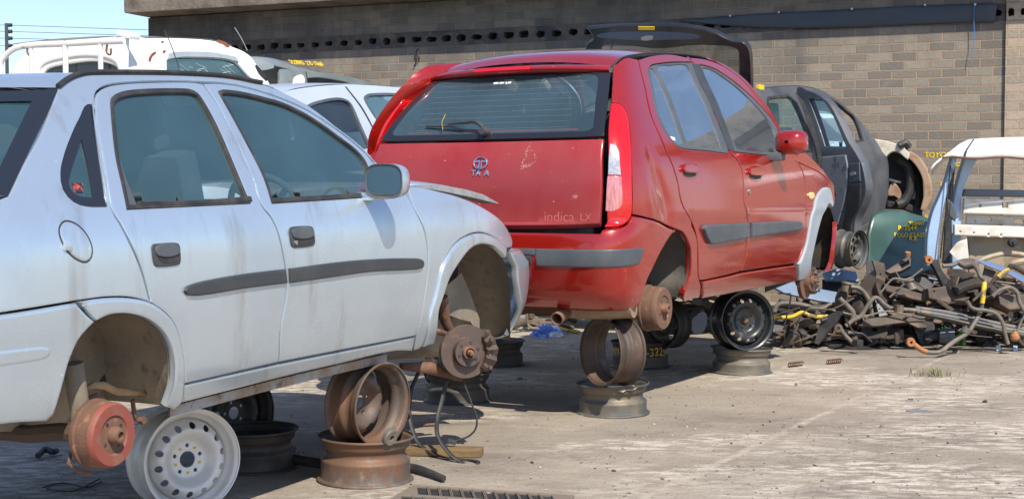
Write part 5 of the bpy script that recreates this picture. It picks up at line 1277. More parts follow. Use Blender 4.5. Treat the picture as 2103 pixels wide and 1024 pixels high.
def curvetext(body, size, r, a0, z, m, parent, name='lettering'):
    """text bent round a vertical drum of radius r about the parent's axle, centred at angle a0"""
    cu = bpy.data.curves.new(name, 'FONT'); cu.body = body; cu.size = size; cu.extrude = .0015; cu.align_x = 'CENTER'; cu.align_y = 'CENTER'; cu.offset = .001
    t = bpy.data.objects.new('tmp', cu); COL.objects.link(t)
    me = bpy.data.meshes.new_from_object(t.evaluated_get(bpy.context.evaluated_depsgraph_get())); bpy.data.objects.remove(t)
    for v in me.vertices:
        x, y, h = v.co; a = a0 + x / r; v.co = Vector(((r + h) * math.cos(a), (r + h) * math.sin(a), z + y + .003 * math.sin(x * 60)))
    o = bpy.data.objects.new(name, me); COL.objects.link(o); me.materials.append(m)
    o.parent = parent; o.matrix_parent_inverse = parent.matrix_world.inverted() @ Matrix.Translation(parent.matrix_world.translation * Vector((1, 1, 0)).x if False else Vector((parent.matrix_world.translation.x, parent.matrix_world.translation.y, 0)))
    return o
M['dullyellow'] = mat('old_yellow_paint', (0.50, 0.33, 0.03), 0.7, 0, 0, [((0.10, 0.07, 0.03), 40, .5, .62, 6)])
curvetext('MOO   -3225', .075, .192, -math.pi / 2 - .10, .115, M['dullyellow'], r_)
# ------------------------------------------------------------------ wrecks behind
def hull(c, zs, m, name='body', n=56, parent=None):
    rows = []
    for z in zs:
        row = []
        for k in range(n):
            t = 2 * math.pi * k / n; cs, sn = math.cos(t), math.sin(t)
            A = (c.xm - c.xr(z)) if cs < 0 else (c.xf(z) - c.xm)
            row.append(Vector((c.xm + A * math.copysign(abs(cs) ** (2 / c.q), cs), c.hw(z) * math.copysign(abs(sn) ** (2 / c.p), sn), z)))
        rows.append(row + [row[0]])
    bm = bmesh.new(); V = gridmesh(bm, rows); bmesh.ops.remove_doubles(bm, verts=bm.verts, dist=1e-5)
    return from_bm(name, bm, m, parent or c.root, True, 40)
def lid(c, z, m, name, z1=None, crown=.03, parent=None, n=16, k=10, x0=None, x1=None, inn=0.0):
    """a flat cover over the hull at height z"""
    rows = []; a0 = c.xr(z) if x0 is None else x0; a1 = c.xf(z) if x1 is None else x1
    for i in range(n + 1):
        x = a0 + (a1 - a0) * (.002 + .996 * i / n); w = max(.02, c.hw(z) * max(0, 1 - c.b(x, z) ** c.q) ** (1 / c.p)) - inn
        rows.append([Vector((x, -w * s, z + crown * (1 - s * s))) for s in [1 - 2 * j / k for j in range(k + 1)]])
    bm = bmesh.new(); gridmesh(bm, rows); return from_bm(name, bm, m, parent or c.root, True, 40)
HWR = [(.52, .68), (.58, .73), (.63, .765), (.72, .795), (.9, .815), (1.1, .82), (1.3, .805), (1.42, .775), (1.5, .735), (1.7, .62), (1.8, .56), (1.95, .47)]
M['paleblue'] = mat('pale_silver_paint', (0.60, 0.66, 0.73), 0.32, 0.35, 0.3, [((0.54, 0.60, 0.67), 2.5, .4, .7, 8)])
# --- pale hatchback between the silver and the red car
Hc = Body('hatchback_car', (-2.34, 8.79, .06), 28, 0, 0, hw=HWR, xr=[(.5, -.5), (.8, -.55), (1.3, -.5), (1.9, -.1)], xf=[(.5, 4.0), (1.2, 4.1), (1.9, 4.1)], xm=1.6, p=6, q=10)
tag(Hc.root, 'pale silver hatchback mostly hidden between the silver sedan and the red car', 'car')
hull(Hc, (.62, .7, .8, .95, 1.1, 1.25, 1.36), M['paleblue']); lid(Hc, .66, M['dark'], 'floor_pan', crown=0)
w1 = [(600, 245, 1), (637, 217), (665, 208), (690, 204), (708, 206), (720, 214), (740, 258), (759, 300, 1), (690, 312), (600, 318, 1)]
w2 = [(750, 207), (754, 198), (764, 195), (800, 194), (900, 200), (960, 208, 1), (1040, 262, 1), (1050, 310, 1), (812, 306, 1), (780, 255)]
pan = Hc.panel('side_panel', [(560, 200, 1), (600, 183), (700, 172.5), (760, 174), (815, 178), (900, 182), (975, 193), (1050, 240), (1090, 300, 1), (1090, 335, 1), (800, 325), (560, 330, 1)], M['paleblue'], holes=[w1, w2], grid=.05)
Hc.panel('window', w1, M['tglass'], pan, off=-.01, th=0, gap=-.003); Hc.panel('window', w2, M['sglass'], pan, off=-.01, th=0, gap=-.003)
for wn in (w1, w2):
    L = spline2(Hc.dom('side', wn), .02); L = L if area2(L) > 0 else L[::-1]
    from_bm('window_seal', sheet(inset2(L, -.012), [inset2(L, .008)], Hc.lift('side'), 0, .003, .012, 0, .003), M['greyplas'], pan)
Hc.panel('door_gap', [(708, 178, 1), (711, 178, 1), (745, 222), (778, 285, 1), (776, 286, 1), (741, 222)], M['rubber'], pan, off=.001, th=0, gap=0, grid=0)
rl = crom([Hc.hit(*p) for p in ((575, 195), (600, 183), (650, 175.5), (700, 172.5), (760, 174), (815, 178), (900, 182), (975, 193))], 3)
roofgrid(Hc, [tuple(v) for v in rl], .02, m=M['paleblue'], inn=0)
Hc.mirrored(pan)
# --- white pickup cab with a bent rack
T0 = at(258, 200, 10.4); yw = 27
f_ = Vector((math.sin(R(yw)), math.cos(R(yw)), 0)); r_t = Vector((math.cos(R(yw)), -math.sin(R(yw)), 0))
og = Vector((T0.x, T0.y, 0)) - r_t * .78
Tk = Body('pickup_truck', tuple(og), yw, 0, 0, hw=[(.9, .74), (1.3, .78), (1.7, .79), (1.9, .77), (2.3, .68), (2.45, .62), (2.55, .57)], xr=[(.9, .0), (1.8, .0), (2.5, .08)], xf=[(.9, 2.0), (2.6, 2.0)], xm=.9, p=9, q=14)
tag(Tk.root, 'white pickup cab with rust spots and a cracked side window, behind the silver sedan', 'pickup')
hull(Tk, (.95, 1.1, 1.3, 1.5, 1.7, 1.84), M['white']); lid(Tk, 1.0, M['dark'], 'floor_pan', crown=0)
tw = [(345, 126, 1), (352, 120), (380, 119), (457, 122), (486, 130), (510, 155), (545, 190, 1), (345, 190, 1)]
tp = Tk.panel('side_panel', [(262, 74), (300, 75.5), (356, 76), (432, 81), (477, 94), (513, 112), (538, 147), (562, 176), (590, 205, 1), (560, 215, 1), (300, 215), (258, 215, 1), (255, 120)], M['white'], dom='sigma' if False else 'side', holes=[tw], grid=.05, r=.02, th=.04)
Tk.panel('window', tw, glass('cracked_teal_glass', (.25, .42, .44), .10, (.35, .50, .52), 1.3), tp, off=-.02, th=0, gap=-.004)
Tk.panel('window_shade', [(345, 111, 1), (360, 107), (430, 108), (482, 117, 1), (489, 129, 1), (457, 121), (380, 118), (346, 122, 1)], M['flare'], tp, off=.012, th=.012, r=.003, gap=0)
bm = bmesh.new()
for k in range(26):
    a = rnd.uniform(0, 6.28); p0 = Vector(Tk.hit(430, 150)); x, w_, z = Tk.hit(395 + rnd.uniform(-30, 80), 130 + rnd.uniform(0, 40)); l = rnd.uniform(.03, .18); a = rnd.uniform(-.9, .2)
    tube(bm, [(x, -w_ + .016, z), (x + l * math.cos(a), -Tk.side(x + l * math.cos(a), z + l * math.sin(a)) + .016, z + l * math.sin(a))], .0012, 4, 0)
o = from_bm('crack_lines', bm, mat('glass_crack', (.75, .8, .8), .4), tp)
M['rustspot'] = mat('rust_spot', (.20, .06, .025), .85, 0, 0, [((.16, .06, .03), 20, .45, .65)])
for L in ([(446, 85), (455, 84), (466, 89), (471, 96), (466, 98), (458, 92)], [(306, 127), (309, 113), (319, 106), (321, 109), (313, 117)], [(331, 85), (336, 85), (335, 89), (331, 88)], [(333, 107), (340, 104), (337, 110)]):
    Tk.panel('rust_patch', L, M['rustspot'], tp, off=.0015, th=0, gap=0, ds=.01, grid=0)
Tk.panel('vent', [(523, 136, 1), (527, 134), (549, 163), (546, 167, 1), (532, 153)], M['rubber'], tp, off=.003, th=.006, r=.002, gap=0, ds=.01, grid=.02)
rwn = [(91, 156, 1), (102, 142), (147, 132), (198, 127), (238, 136), (247, 150), (248, 172, 1), (90, 176, 1)]
def onrear(L, d=0.0): return [(-Tk.onx(a, b, .02).y, Tk.onx(a, b, .02).z, (q[0] if q else 0)) for a, b, *q in L]
bk = [(10, 200, 1), (40, 125), (90, 92), (150, 83), (262, 74, 1), (258, 200, 1)]
Lb = lambda u, v, d: Vector((.0 - d, -u, v))
O = spline2(onrear(bk), .04); Hh = spline2(onrear(rwn), .03)
bk_o = from_bm('rear_panel', sheet(O, [Hh], Lb, .06, .015, .04), M['white'], Tk.root)
ring = [(74, 160), (86, 127), (142, 110), (198, 107), (243, 117), (258, 150), (256, 176), (74, 182)]
from_bm('window_surround', sheet(spline2(onrear(ring), .03), [spline2(onrear([(84, 162), (94, 135), (146, 120), (198, 117), (240, 128), (250, 150), (250, 175), (84, 180)]), .03)], Lb, .04, .012, .02, 0, .014), M['white'], bk_o)
from_bm('window', sheet(Hh, [], lambda u, v, d: Vector((.02, -u, v)), .08, 0, 0), mat('painted_dark_pane', (.02, .022, .025), .08, 0, .3), bk_o)  # opaque black pane painted in place of the dim cab interior
bm = bmesh.new(); bx(bm, (.30, 0, 1.75), (.14, 1.25, .75), None, .05); bx(bm, (1.2, 0, 1.75), (.4, 1.2, .2), None, .05); from_bm('dark_seat_filler', bm, M['seat'], Tk.root)  # dark seat-like boxes added to darken the cab windows
rl = crom([Tk.hit(*p) for p in ((262, 75), (300, 75.5), (356, 76), (432, 81), (477, 94))], 3)
roofgrid(Tk, [tuple(v) for v in rl], .02, m=M['white'], inn=0)
bm = bmesh.new(); p = Tk.onx(264, 74, .02); bx(bm, p + Vector((.02, .02, .01)), (.12, .14, .05), Matrix.Rotation(R(14), 3, 'X'), .02); from_bm('roof_lug', bm, M['white'], Tk.root)
for a, b_, c_ in (((337, 122), (344, 160), (351, 185)),) * 0: pass
rk = [(0, 150), (4, 125), (28, 101), (66, 93), (132, 90), (200, 86), (255, 84)]
M['rackpaint'] = mat('white_rack_paint', (0.74, 0.73, 0.69), .5, 0, 0, [((.40, .26, .14), 14, .60, .72, 8)])
rack = empty('load_rack', Tk.M.copy(), 'bent white tubular load rack with rusty welds behind the white pickup cab', 'rack')
def rkp(a, b): return Tk.onx(a, b, -.22)
bm = bmesh.new(); tube(bm, [rkp(*p) for p in [(-5, 200)] + rk], .024, 10, 5, .8); from_bm('top_rail', bm, M['rackpaint'], rack)
for xx, y0, wd in ((64, 100, .016), (134, 95, .021), (206, 92, .019)):
    bm = bmesh.new(); tube(bm, [rkp(xx, y0), rkp(xx + 2, 200)], wd, 8, 0); from_bm('post', bm, M['rackpaint'], rack)
bm = bmesh.new(); tube(bm, [rkp(x, y) for x, y in ((56, 97), (57, 110), (66, 118), (62, 104))], .008, 6); tube(bm, [rkp(x, y) for x, y in ((220, 92), (219, 108), (227, 112), (228, 100))], .008, 6); from_bm('tie_hook', bm, M['rust'], rack)
an = empty('radio_aerial', None, 'thin black whip aerial rising in front of the white pickup window', 'aerial')
bm = bmesh.new(); tube(bm, [at(370, 148, 10.0), at(352, 95, 10.0), at(337, 62, 10.0)], .004, 5); from_bm('whip', bm, M['rubber'], an)
an = empty('radio_aerial', None, 'thin grey aerial leaning left above the grey off-roader roof', 'aerial')
bm = bmesh.new(); tube(bm, [at(508, 104, 11.9), at(495, 78, 11.9), at(482, 57, 11.9)], .004, 5); from_bm('whip', bm, M['steel'], an)
bm = bmesh.new(); tube(bm, [at(287, 170, 9.9), at(286, 116, 9.9)], .005, 5, 0); lathe(bm, [(0, 0), (.007, .004), (.009, .012), (0, .016)], Matrix.Translation(at(286, 116, 9.9)) @ Matrix.Rotation(math.pi / 2, 4, 'X'), 10); tag(from_bm('radio_aerial', bm, M['white']), 'short pale mushroom tipped aerial before the white pickup pillar', 'aerial')
# --- grey green off-roader against the wall
C0 = at(565, 200, 12.3); yw = 15
f_ = Vector((math.sin(R(yw)), math.cos(R(yw)), 0)); r_t = Vector((math.cos(R(yw)), -math.sin(R(yw)), 0))
og = Vector((C0.x, C0.y, 0)) - r_t * .80
M['suv'] = mat('grey_green_paint', (0.20, 0.235, 0.23), 0.35, 0.2, 0.4, [((0.30, 0.33, 0.32), 3, .45, .75, 8)])
Sv = Body('offroader_car', tuple(og), yw, 0, 0, hw=[(.9, .80), (1.5, .84), (1.9, .83), (2.2, .80), (2.35, .74), (2.5, .66), (2.6, .60)], xr=[(.9, .0), (1.9, .02), (2.6, .12)], xf=[(.9, 2.9), (2.0, 2.9), (2.6, 2.9)], xm=1.4, p=7, q=12)
tag(Sv.root, 'grey green tall off-roader with yellow marker writing on its roof edge, by the brick wall', 'car')
hull(Sv, (1.0, 1.3, 1.6, 1.9, 2.05), M['suv'])
wv = [(632, 161, 1), (660, 160), (711, 169), (730, 176, 1), (730, 190, 1), (632, 190, 1)]
sp_ = Sv.panel('side_panel', [(572, 140, 1), (597, 142), (650, 147), (711, 156), (772, 172, 1), (800, 195, 1), (600, 200), (566, 200, 1)], M['suv'], holes=[wv], grid=.06)
Sv.panel('window', wv, M['tglass'], sp_, off=-.012, th=0, gap=-.003)
Sv.panel('door_seam', [(627, 147, 1), (629, 147, 1), (629, 190, 1), (627, 190, 1)], M['rubber'], sp_, off=.001, th=0, gap=0, grid=0)
Sv.panel('filler_flap', [(602, 175), (604, 161), (613, 155), (622, 158), (623, 175), (618, 185), (606, 185)], M['white'], sp_, off=.012, th=.014, r=.004, gap=0, ds=.02, grid=.03)
rows = []
zt = Sv.hit(597, 142)[2]
for (x, dz, inn) in ((.02, -.03, .02), (.05, .05, .03), (.12, .10, .05), (.5, .135, .05), (1.0, .13, .05), (1.6, .11, .05), (2.0, .075, .05), (2.35, .01, .05), (2.6, -.10, .05)):
    rows.append([Vector((x, -s * (.80 - inn) , zt + dz * (1 - abs(s) ** 6) + (0 if dz > 0 else dz) - .02 * (x / 2))) for s in [1 - 2 * j / 24 for j in range(25)]])
bm = bmesh.new(); gridmesh(bm, rows); rf = from_bm('roof', bm, M['suv'], Sv.root, True, 0)
rwv = Lb
bm = sheet(spline2([(-.62, zt - .06, 1), (.62, zt - .06), (.70, zt - .12), (.72, zt - .5, 1), (-.72, zt - .5, 1), (-.70, zt - .12)], .05), [], lambda u, v, d: Vector((-.02 - d, -u, v)), .1, .01, .03); bp_ = from_bm('rear_panel', bm, M['suv'], Sv.root)
bm = sheet(spline2([(-.55, zt - .12), (.55, zt - .12), (.60, zt - .2), (.62, zt - .45, 1), (-.62, zt - .45, 1), (-.60, zt - .2)], .05), [], lambda u, v, d: Vector((-.024 - d, -u, v)), .1, .004, .01); from_bm('window', bm, M['tglass'], bp_)
def scrawl(body, size, mtx, m, parent=None, name='lettering', j=.0, ext=.001, off=.0015, shear=.15):
    cu = bpy.data.curves.new(name, 'FONT'); cu.body = body; cu.size = size; cu.extrude = ext; cu.align_x = 'LEFT'; cu.align_y = 'BOTTOM'; cu.offset = off * .35; cu.shear = shear; cu.space_character = 1.05
    t = bpy.data.objects.new('tmp', cu); COL.objects.link(t)
    me = bpy.data.meshes.new_from_object(t.evaluated_get(bpy.context.evaluated_depsgraph_get())); bpy.data.objects.remove(t)
    for v in me.vertices:
        x, y, h = v.co; v.co = Vector((x + j * math.sin(y * 70 + x * 23), y + j * math.sin(x * 41 + 1) + .5 * j * math.sin(x * 90), h))
    me.transform(mtx); o = bpy.data.objects.new(name, me); COL.objects.link(o); me.materials.append(m)
    if parent is not None: o.parent = parent
    return o
# writing lies on the sloping roof edge
p0 = Sv.onw(601, 134, .70); p1 = Sv.onw(683, 139, .70)
xa = (p1 - p0).normalized(); na = Vector((0, -.75, .66)); na = (na - xa * na.dot(xa)).normalized(); ya = na.cross(xa)
pb = p0 + na * .0
bm = bmesh.new(); gridmesh(bm, [[p0 - xa * .15 - ya * .06 - na * .02, p1 + xa * .4 - ya * .10 - na * .02], [p0 - xa * .15 + ya * .12 - na * .02, p1 + xa * .4 + ya * .06 - na * .02]]); bm.free()
def mframe(p, x, n):
    x = x.normalized(); n = (n - x * n.dot(x)).normalized(); y = n.cross(x)
    return Matrix(((x.x, y.x, n.x, p.x), (x.y, y.y, n.y, p.y), (x.z, y.z, n.z, p.z), (0, 0, 0, 1)))
SVT = (p0, xa, na)
scrawl('SCORPIO  2.7D  X3660', .075, mframe(p0, xa, na), M['yellow'], rf, j=.003, off=.003)
# --- dark wreck on the right: hatch raised, rear door hanging open, front wing gone
D0 = at(1545, 300, 9.9); yw = 35
f_ = Vector((math.sin(R(yw)), math.cos(R(yw)), 0)); r_t = Vector((math.cos(R(yw)), -math.sin(R(yw)), 0))
og = Vector((D0.x, D0.y, 0)) - r_t * .80
M['wreck'] = mat('dusty_dark_paint', (0.060, 0.068, 0.082), 0.45, 0.15, 0.15, [((0.11, 0.115, 0.125), 2.5, .4, .68, 8), ((0.16, 0.115, 0.08), 5, .60, .78, 8)], rvar=.2)
Dk = Body('wrecked_car', tuple(og), yw, 0, 0, hw=[(.7, .74), (.85, .77), (1.0, .80), (1.2, .81), (1.45, .80), (1.55, .78), (1.7, .70), (1.9, .59), (2.0, .52), (2.1, .45)], xr=[(.7, -.1), (1.4, -.1), (1.6, .0), (2.1, .45)], xf=[(.7, 3.4), (2.2, 3.4)], xm=1.6, p=6, q=12, k=1.06)
tag(Dk.root, 'dark wrecked hatchback, tailgate raised and rear door hanging open, front wing gone', 'car')
d1 = [(1577, 205), (1584, 201), (1610, 198.5), (1624, 200), (1638, 222), (1652, 255), (1668, 310, 1), (1600, 312, 1), (1580, 250)]
d2 = [(1655, 205, 1), (1668, 199), (1690, 200, 1), (1712, 206), (1738, 226), (1758, 246), (1773, 287, 1), (1690, 306, 1), (1672, 255)]
ds_ = Dk.panel('side_panel', [(1548, 182, 1), (1580, 179), (1610, 176.5), (1641, 176), (1671, 180), (1699, 191), (1731, 213), (1759, 240), (1792, 279), (1811, 309, 1), (1823, 326), (1826, 360), (1824, 400), (1815, 441, 1), (1786, 457), (1755, 474, 1), (1690, 500), (1600, 520), (1552, 520, 1)], M['wreck'], holes=[d1, d2], grid=.05, dom='side')
Dk.panel('window', d1, M['sglass'], ds_, off=-.012, th=0, gap=-.003)
for wn in (d1, d2):
    L = spline2(Dk.dom('side', wn), .02); L = L if area2(L) > 0 else L[::-1]
    from_bm('window_seal', sheet(inset2(L, -.012), [inset2(L, .010)], Dk.lift('side'), 0, .003, .014, 0, .003), M['rubber'], ds_)
Dk.panel('pillar_trim', [(1632, 190, 1), (1646, 192, 1), (1668, 240), (1690, 300), (1700, 345, 1), (1680, 345, 1), (1668, 290), (1650, 230)], M['rubber'], ds_, off=.004, th=.02, r=.004, gap=0)
Dk.panel('sill', [(1757, 472, 1), (1786, 456), (1815, 440, 1), (1820, 452, 1), (1790, 468), (1756, 484, 1)], mat('crumpled_sill', (.10, .10, .105), .6, .2, 0, [((.25, .16, .09), 10, .5, .7, 8)]), ds_, off=.004, th=.05, r=.006, gap=0)
Dk.panel('mirror_mount', [(1768, 250, 1), (1776, 262), (1788, 282, 1), (1778, 286, 1)], M['greyplas'], ds_, off=.003, th=.006, r=.002, gap=0)
o = Dk.mirrored(ds_)
rl = crom([Dk.hit(*p) for p in ((1549, 183), (1580, 179), (1610, 176.5), (1641, 176), (1671, 180), (1699, 191))], 3)
M['wroof'] = mat('dusty_roof_paint', (0.12, 0.12, 0.125), .5, .1, .1, [((.20, .19, .18), 3, .4, .7, 8)])
roofgrid(Dk, [tuple(v) for v in rl], .03, m=M['wroof'], inn=0)
bm = bmesh.new(); q = Dk.hit(1566, 186); bx(bm, (q[0], -q[1] + .02, q[2] + .02), (.09, .03, .05), None, .006); from_bm('paint_mark', bm, M['yellow'], ds_)
lid(Dk, .88, M['dark'], 'floor_pan', crown=0, x0=-.05, x1=2.9)
bm = bmesh.new(); bx(bm, (2.2, 0, 1.5), (.5, 1.3, .25), None, .08); from_bm('dashboard', bm, M['seat'], Dk.root)
seat(Dk, 1.5, -.36, 1.0); seat(Dk, 1.5, .36, 1.0)
# rear door, swung out towards us: we see its inner card, latch edge and glass
def dpl(a, b, k): return Dk.onw(a, b, .84 + k)
bm = bmesh.new()
do = empty('door', None); do.parent = Dk.root
def door_pt(px, py):
    """door plane: hinged near px 1690 on the body side and swung well out"""
    h = Vector((Dk.onw(1668, 300, .80).x, -.80, 0)); ang = R(62)
    u = Vector((-math.cos(ang), -math.sin(ang), 0)); n = Vector((u.y, -u.x, 0))
    o_, d_ = Dk.local(px, py); t = (h - o_).dot(n) / d_.dot(n); return o_ + d_ * t, n
def door_sheet(L, hs, th, off=0.0, r=.006, grid=.05):
    h, n = door_pt(1668, 300); u = Vector((-n.y, n.x, 0)).normalized()
    D2 = lambda LL: [((door_pt(p[0], p[1])[0] - h).dot(u), door_pt(p[0], p[1])[0].z, p[2] if len(p) > 2 else 0) for p in LL]
    s = 1 if (Dk.Mi @ CAMP - h).dot(n) > 0 else -1
    return sheet(spline2(D2(L), .02), [spline2(D2(k), .02) for k in hs], lambda a, b, d: h + u * a + Vector((0, 0, b - h.z)) + n * (s * (d + off)), grid, r, th, 0, 0, True)
dwin = [(1661, 204, 1), (1674, 202), (1689, 207), (1710, 238), (1724, 270), (1737, 301, 1), (1694, 300, 1), (1683, 264)]
dout = [(1636, 183), (1660, 186), (1684, 197), (1705, 216), (1724, 251), (1743, 291), (1757, 313), (1770, 336, 1), (1776, 365), (1778, 393), (1770, 420), (1757, 450), (1754, 479, 1), (1727, 477, 1), (1694, 470), (1690, 400), (1688, 330), (1672, 260), (1652, 212)]
from_bm('door_frame', door_sheet(dout, [dwin], .07), M['wreck'], do)
from_bm('window', door_sheet(dwin, [], 0, -.03, 0), M['sglass'], do)
M['card'] = mat('torn_grey_door_card', (0.17, 0.19, 0.21), .8, 0, 0, [((.10, .11, .12), 9, .55, .6, 4)])
from_bm('door_card', door_sheet([(1690, 322, 1), (1738, 318, 1), (1742, 345), (1738, 400), (1722, 460, 1), (1698, 460, 1), (1692, 400)], [], .02, .012), M['card'], do)
from_bm('latch_plate', door_sheet([(1746, 336, 1), (1766, 333, 1), (1768, 372, 1), (1745, 376, 1)], [], .01, .010), M['greyplas'], do)
from_bm('latch', door_sheet([(1748, 356), (1758, 353), (1760, 358), (1750, 361)], [], .01, .016, .002), M['steel'], do)
from_bm('door_edge', door_sheet([(1742, 380, 1), (1770, 376, 1), (1766, 420), (1752, 450), (1750, 476, 1), (1730, 474, 1), (1738, 430)], [], .01, .010), M['rubber'], do)
# raised tailgate
h0 = .35
def tgp(px, py):
    # plane rises from the roof's rear edge back towards us
    A = Vector((.28, 0, 2.04)); n = Vector((.86, 0, .50)); o_, d_ = Dk.local(px, py); t = (A - o_).dot(n) / d_.dot(n); return o_ + d_ * t
NT = Vector((.86, 0, .50)).normalized(); UT = Vector((-.50, 0, .86)).normalized()
def tg_sheet(L, hs, th, off=0.0, r=.01, grid=.06):
    A = Vector((.28, 0, 2.04))
    D2 = lambda LL: [(-(tgp(p[0], p[1]).y), (tgp(p[0], p[1]) - A).dot(UT), p[2] if len(p) > 2 else 0) for p in LL]
    return sheet(spline2(D2(L), .02), [spline2(D2(k), .02) for k in hs], lambda a, b, d: A + Vector((0, -a, 0)) + UT * b - NT * (d + off), grid, r, th, 0, 0, True)
tgo = [(1200, 150, 1), (1201, 106), (1204, 91), (1217, 80), (1212, 68), (1203, 59, 1), (1240, 55), (1290, 53), (1386, 53), (1440, 60), (1468, 68), (1499, 83), (1526, 88), (1538, 104), (1542, 150), (1542, 190, 1)]
tgi = [(1232, 170, 1), (1230, 112), (1242, 95), (1300, 96), (1345, 101), (1380, 99), (1420, 94), (1480, 95), (1512, 102), (1516, 120), (1517, 190, 1)]
TGD = from_bm('tailgate', tg_sheet(tgo, [tgi], .05), mat('glossy_black_paint', (.010, .011, .013), .25, 0, .5, [((.03, .03, .032), 3, .4, .7, 6)]), Dk.root)
from_bm('window', tg_sheet(tgi, [], 0, -.02, 0), glass('smoked_glass', (.40, .43, .40), .12, (.25, .28, .26), .8), TGD)
from_bm('inner_recess', tg_sheet([(1226, 72), (1260, 66), (1330, 65), (1400, 67), (1440, 74), (1436, 80), (1380, 82), (1320, 83), (1260, 80), (1230, 77)], [], .01, .004, .004), mat('blue_grey_panel', (.07, .10, .15), .3, .2, .3), TGD)
from_bm('tag', tg_sheet([(1312, 54, 1), (1345, 54, 1), (1345, 61, 1), (1312, 61, 1)], [], .006, .012, .001), M['yellow'], TGD)
from_bm('catch', tg_sheet([(1318, 76), (1340, 73), (1342, 80), (1320, 82)], [], .012, .014, .003), M['steel'], TGD)
# --- cut front section with a bared cream inner wing, between the dark wreck and the wall
M['cream'] = mat('cream_primer', (.55, .52, .42), .55, 0, .1, [((.40, .30, .18), 7, .55, .72, 8)])
M['tan'] = mat('tan_dusty_arch', (.36, .24, .16), .8, 0, 0, [((.26, .15, .09), 9, .45, .65, 8)])
FS = empty('wreck_section', None, 'cream and tan cut front section, wheel arch bared, right of the dark wreck', 'car part')
FY_ = 13.1; FN = Vector((-.35, -1, 0)).normalized(); FX = Vector((1, -.35, 0)).normalized()
def fsheet(name, pts, m, dy, th, r=.008, holes=()):
    A = at(1860, 370, FY_) + FN * dy
    def q(p): d = ray(p[0], p[1]); t = (A - CAMP).dot(FN) / d.dot(FN); P = CAMP + d * t - A; return (P.dot(FX), P.z, p[2] if len(p) > 2 else 0)
    return from_bm(name, sheet(spline2([q(p) for p in pts], .03), [spline2([q(p) for p in h], .02) for h in holes], lambda a, b, d: A + FX * a + Vector((0, 0, b)) + FN * d, .08, r, th, 0, 0, True), m, FS)
fsheet('inner_wing', [(1796, 285, 1), (1827, 291), (1852, 301), (1868, 316), (1864, 328, 1), (1856, 322), (1846, 313), (1832, 312), (1820, 322), (1812, 340, 1), (1796, 340, 1)], M['cream'], .22, .24)
fsheet('wheel_arch', [(1856, 304, 1), (1883, 319), (1902, 345), (1911, 374), (1911, 408), (1900, 434, 1), (1890, 430, 1), (1897, 398), (1894, 366), (1880, 339), (1858, 318, 1)], M['tan'], .20, .30)
fsheet('engine_bay_wall', [(1800, 318, 1), (1842, 312), (1872, 326), (1890, 350), (1896, 390), (1893, 452, 1), (1870, 437), (1845, 430), (1800, 430, 1)], M['rubber'], -.06, .05)
bm = bmesh.new(); tube(bm, [at(x, y, FY_ - .1) for x, y in ((1846, 326), (1866, 345), (1870, 385), (1858, 412), (1842, 420))], .045, 10); from_bm('air_duct', bm, M['rubber'], FS)
bm = bmesh.new(); tube(bm, [at(x, y, FY_ - .05) for x, y in ((1876, 350), (1886, 380), (1884, 420), (1876, 440))], .03, 8); from_bm('hose', bm, M['dark'], FS)
fsheet('bracket', [(1824, 390, 1), (1832, 375), (1842, 380), (1852, 400), (1846, 410, 1), (1836, 402), (1824, 402)], M['tan'], .06, .05)
fsheet('bracket', [(1872, 394), (1879, 390), (1880, 408), (1872, 408)], M['cream'], .02, .03)
fsheet('bracket', [(1826, 366, 1), (1850, 372, 1), (1850, 377, 1), (1826, 372, 1)], M['cream'], .06, .03)
fsheet('mud_flap', [(1822, 425, 1), (1850, 428), (1880, 440), (1896, 460, 1), (1892, 436), (1870, 420), (1822, 412, 1)], M['rubber'], .08, .03)
bm = bmesh.new(); tube(bm, [at(x, y, FY_ - .2) for x, y in ((1846, 300), (1860, 294), (1868, 303))], .035, 7); from_bm('broken_trim', bm, M['rubber'], FS)
# --- dark green panel with yellow writing
M['green'] = mat('dark_green_paint', (0.020, 0.062, 0.054), 0.3, 0.1, 0.4, [((0.045, 0.11, 0.095), 2.5, .4, .7, 8)])
GY = 11.9
GN0 = Vector((.2, -1, .28)).normalized()
def gp(px, py):
    A = at(1850, 500, GY); n = GN0; d = ray(px, py); t = (A - CAMP).dot(n) / d.dot(n); return CAMP + d * t
GA = at(1850, 500, GY); GN = GN0; GX = Vector((1, .25, 0)).normalized(); GU = GN.cross(GX)
gL = [(1782, 480, 1), (1794, 442), (1815, 430), (1850, 427), (1890, 437), (1930, 450, 1), (1935, 570, 1), (1860, 572), (1782, 570, 1)]
D2 = [((gp(p[0], p[1]) - GA).dot(GX), (gp(p[0], p[1]) - GA).dot(GU), p[2] if len(p) > 2 else 0) for p in gL]
gpl = empty('car_bonnet', None, 'dark green car bonnet with yellow marker writing leaning behind the scrap pile', 'car panel')
from_bm('skin', sheet(spline2(D2, .03), [], lambda a, b, d: GA + GX * a + GU * b + GN * (d - .35 * max(0, b - .12) ** 2 * 3 - .12 * a * a), .05, .02, .03, 0, 0, True), M['green'], gpl)
for body, px, py, sz in (('R-3544', 1844, 476, .060), ('POLO CLASSIC', 1836, 489, .050), ('R.R', 1866, 497, .055), ('TOMMY', 1866, 464, .042)):
    a = gp(px, py); scrawl(body, sz, mframe(a + GN * .006, GX, GN), M['yellow'], gpl, j=.002, off=.003)
# --- yellow writing on the wall
for body, px, py, sz, fl in (('TOYOTA', 1898, 326, .072, 0), ('4 PDR', 1946, 344, .060, 0), ('RX75', 1930, 386, .066, 0), ('R', 1898, 452, .06, 0)):
    a = WMi @ wallhit(px, py, -.004); scrawl(body, sz, mframe(a, Vector((1, 0, 0)), Vector((0, -1, 0))), M['yellow'], bld, j=.003, off=.004)
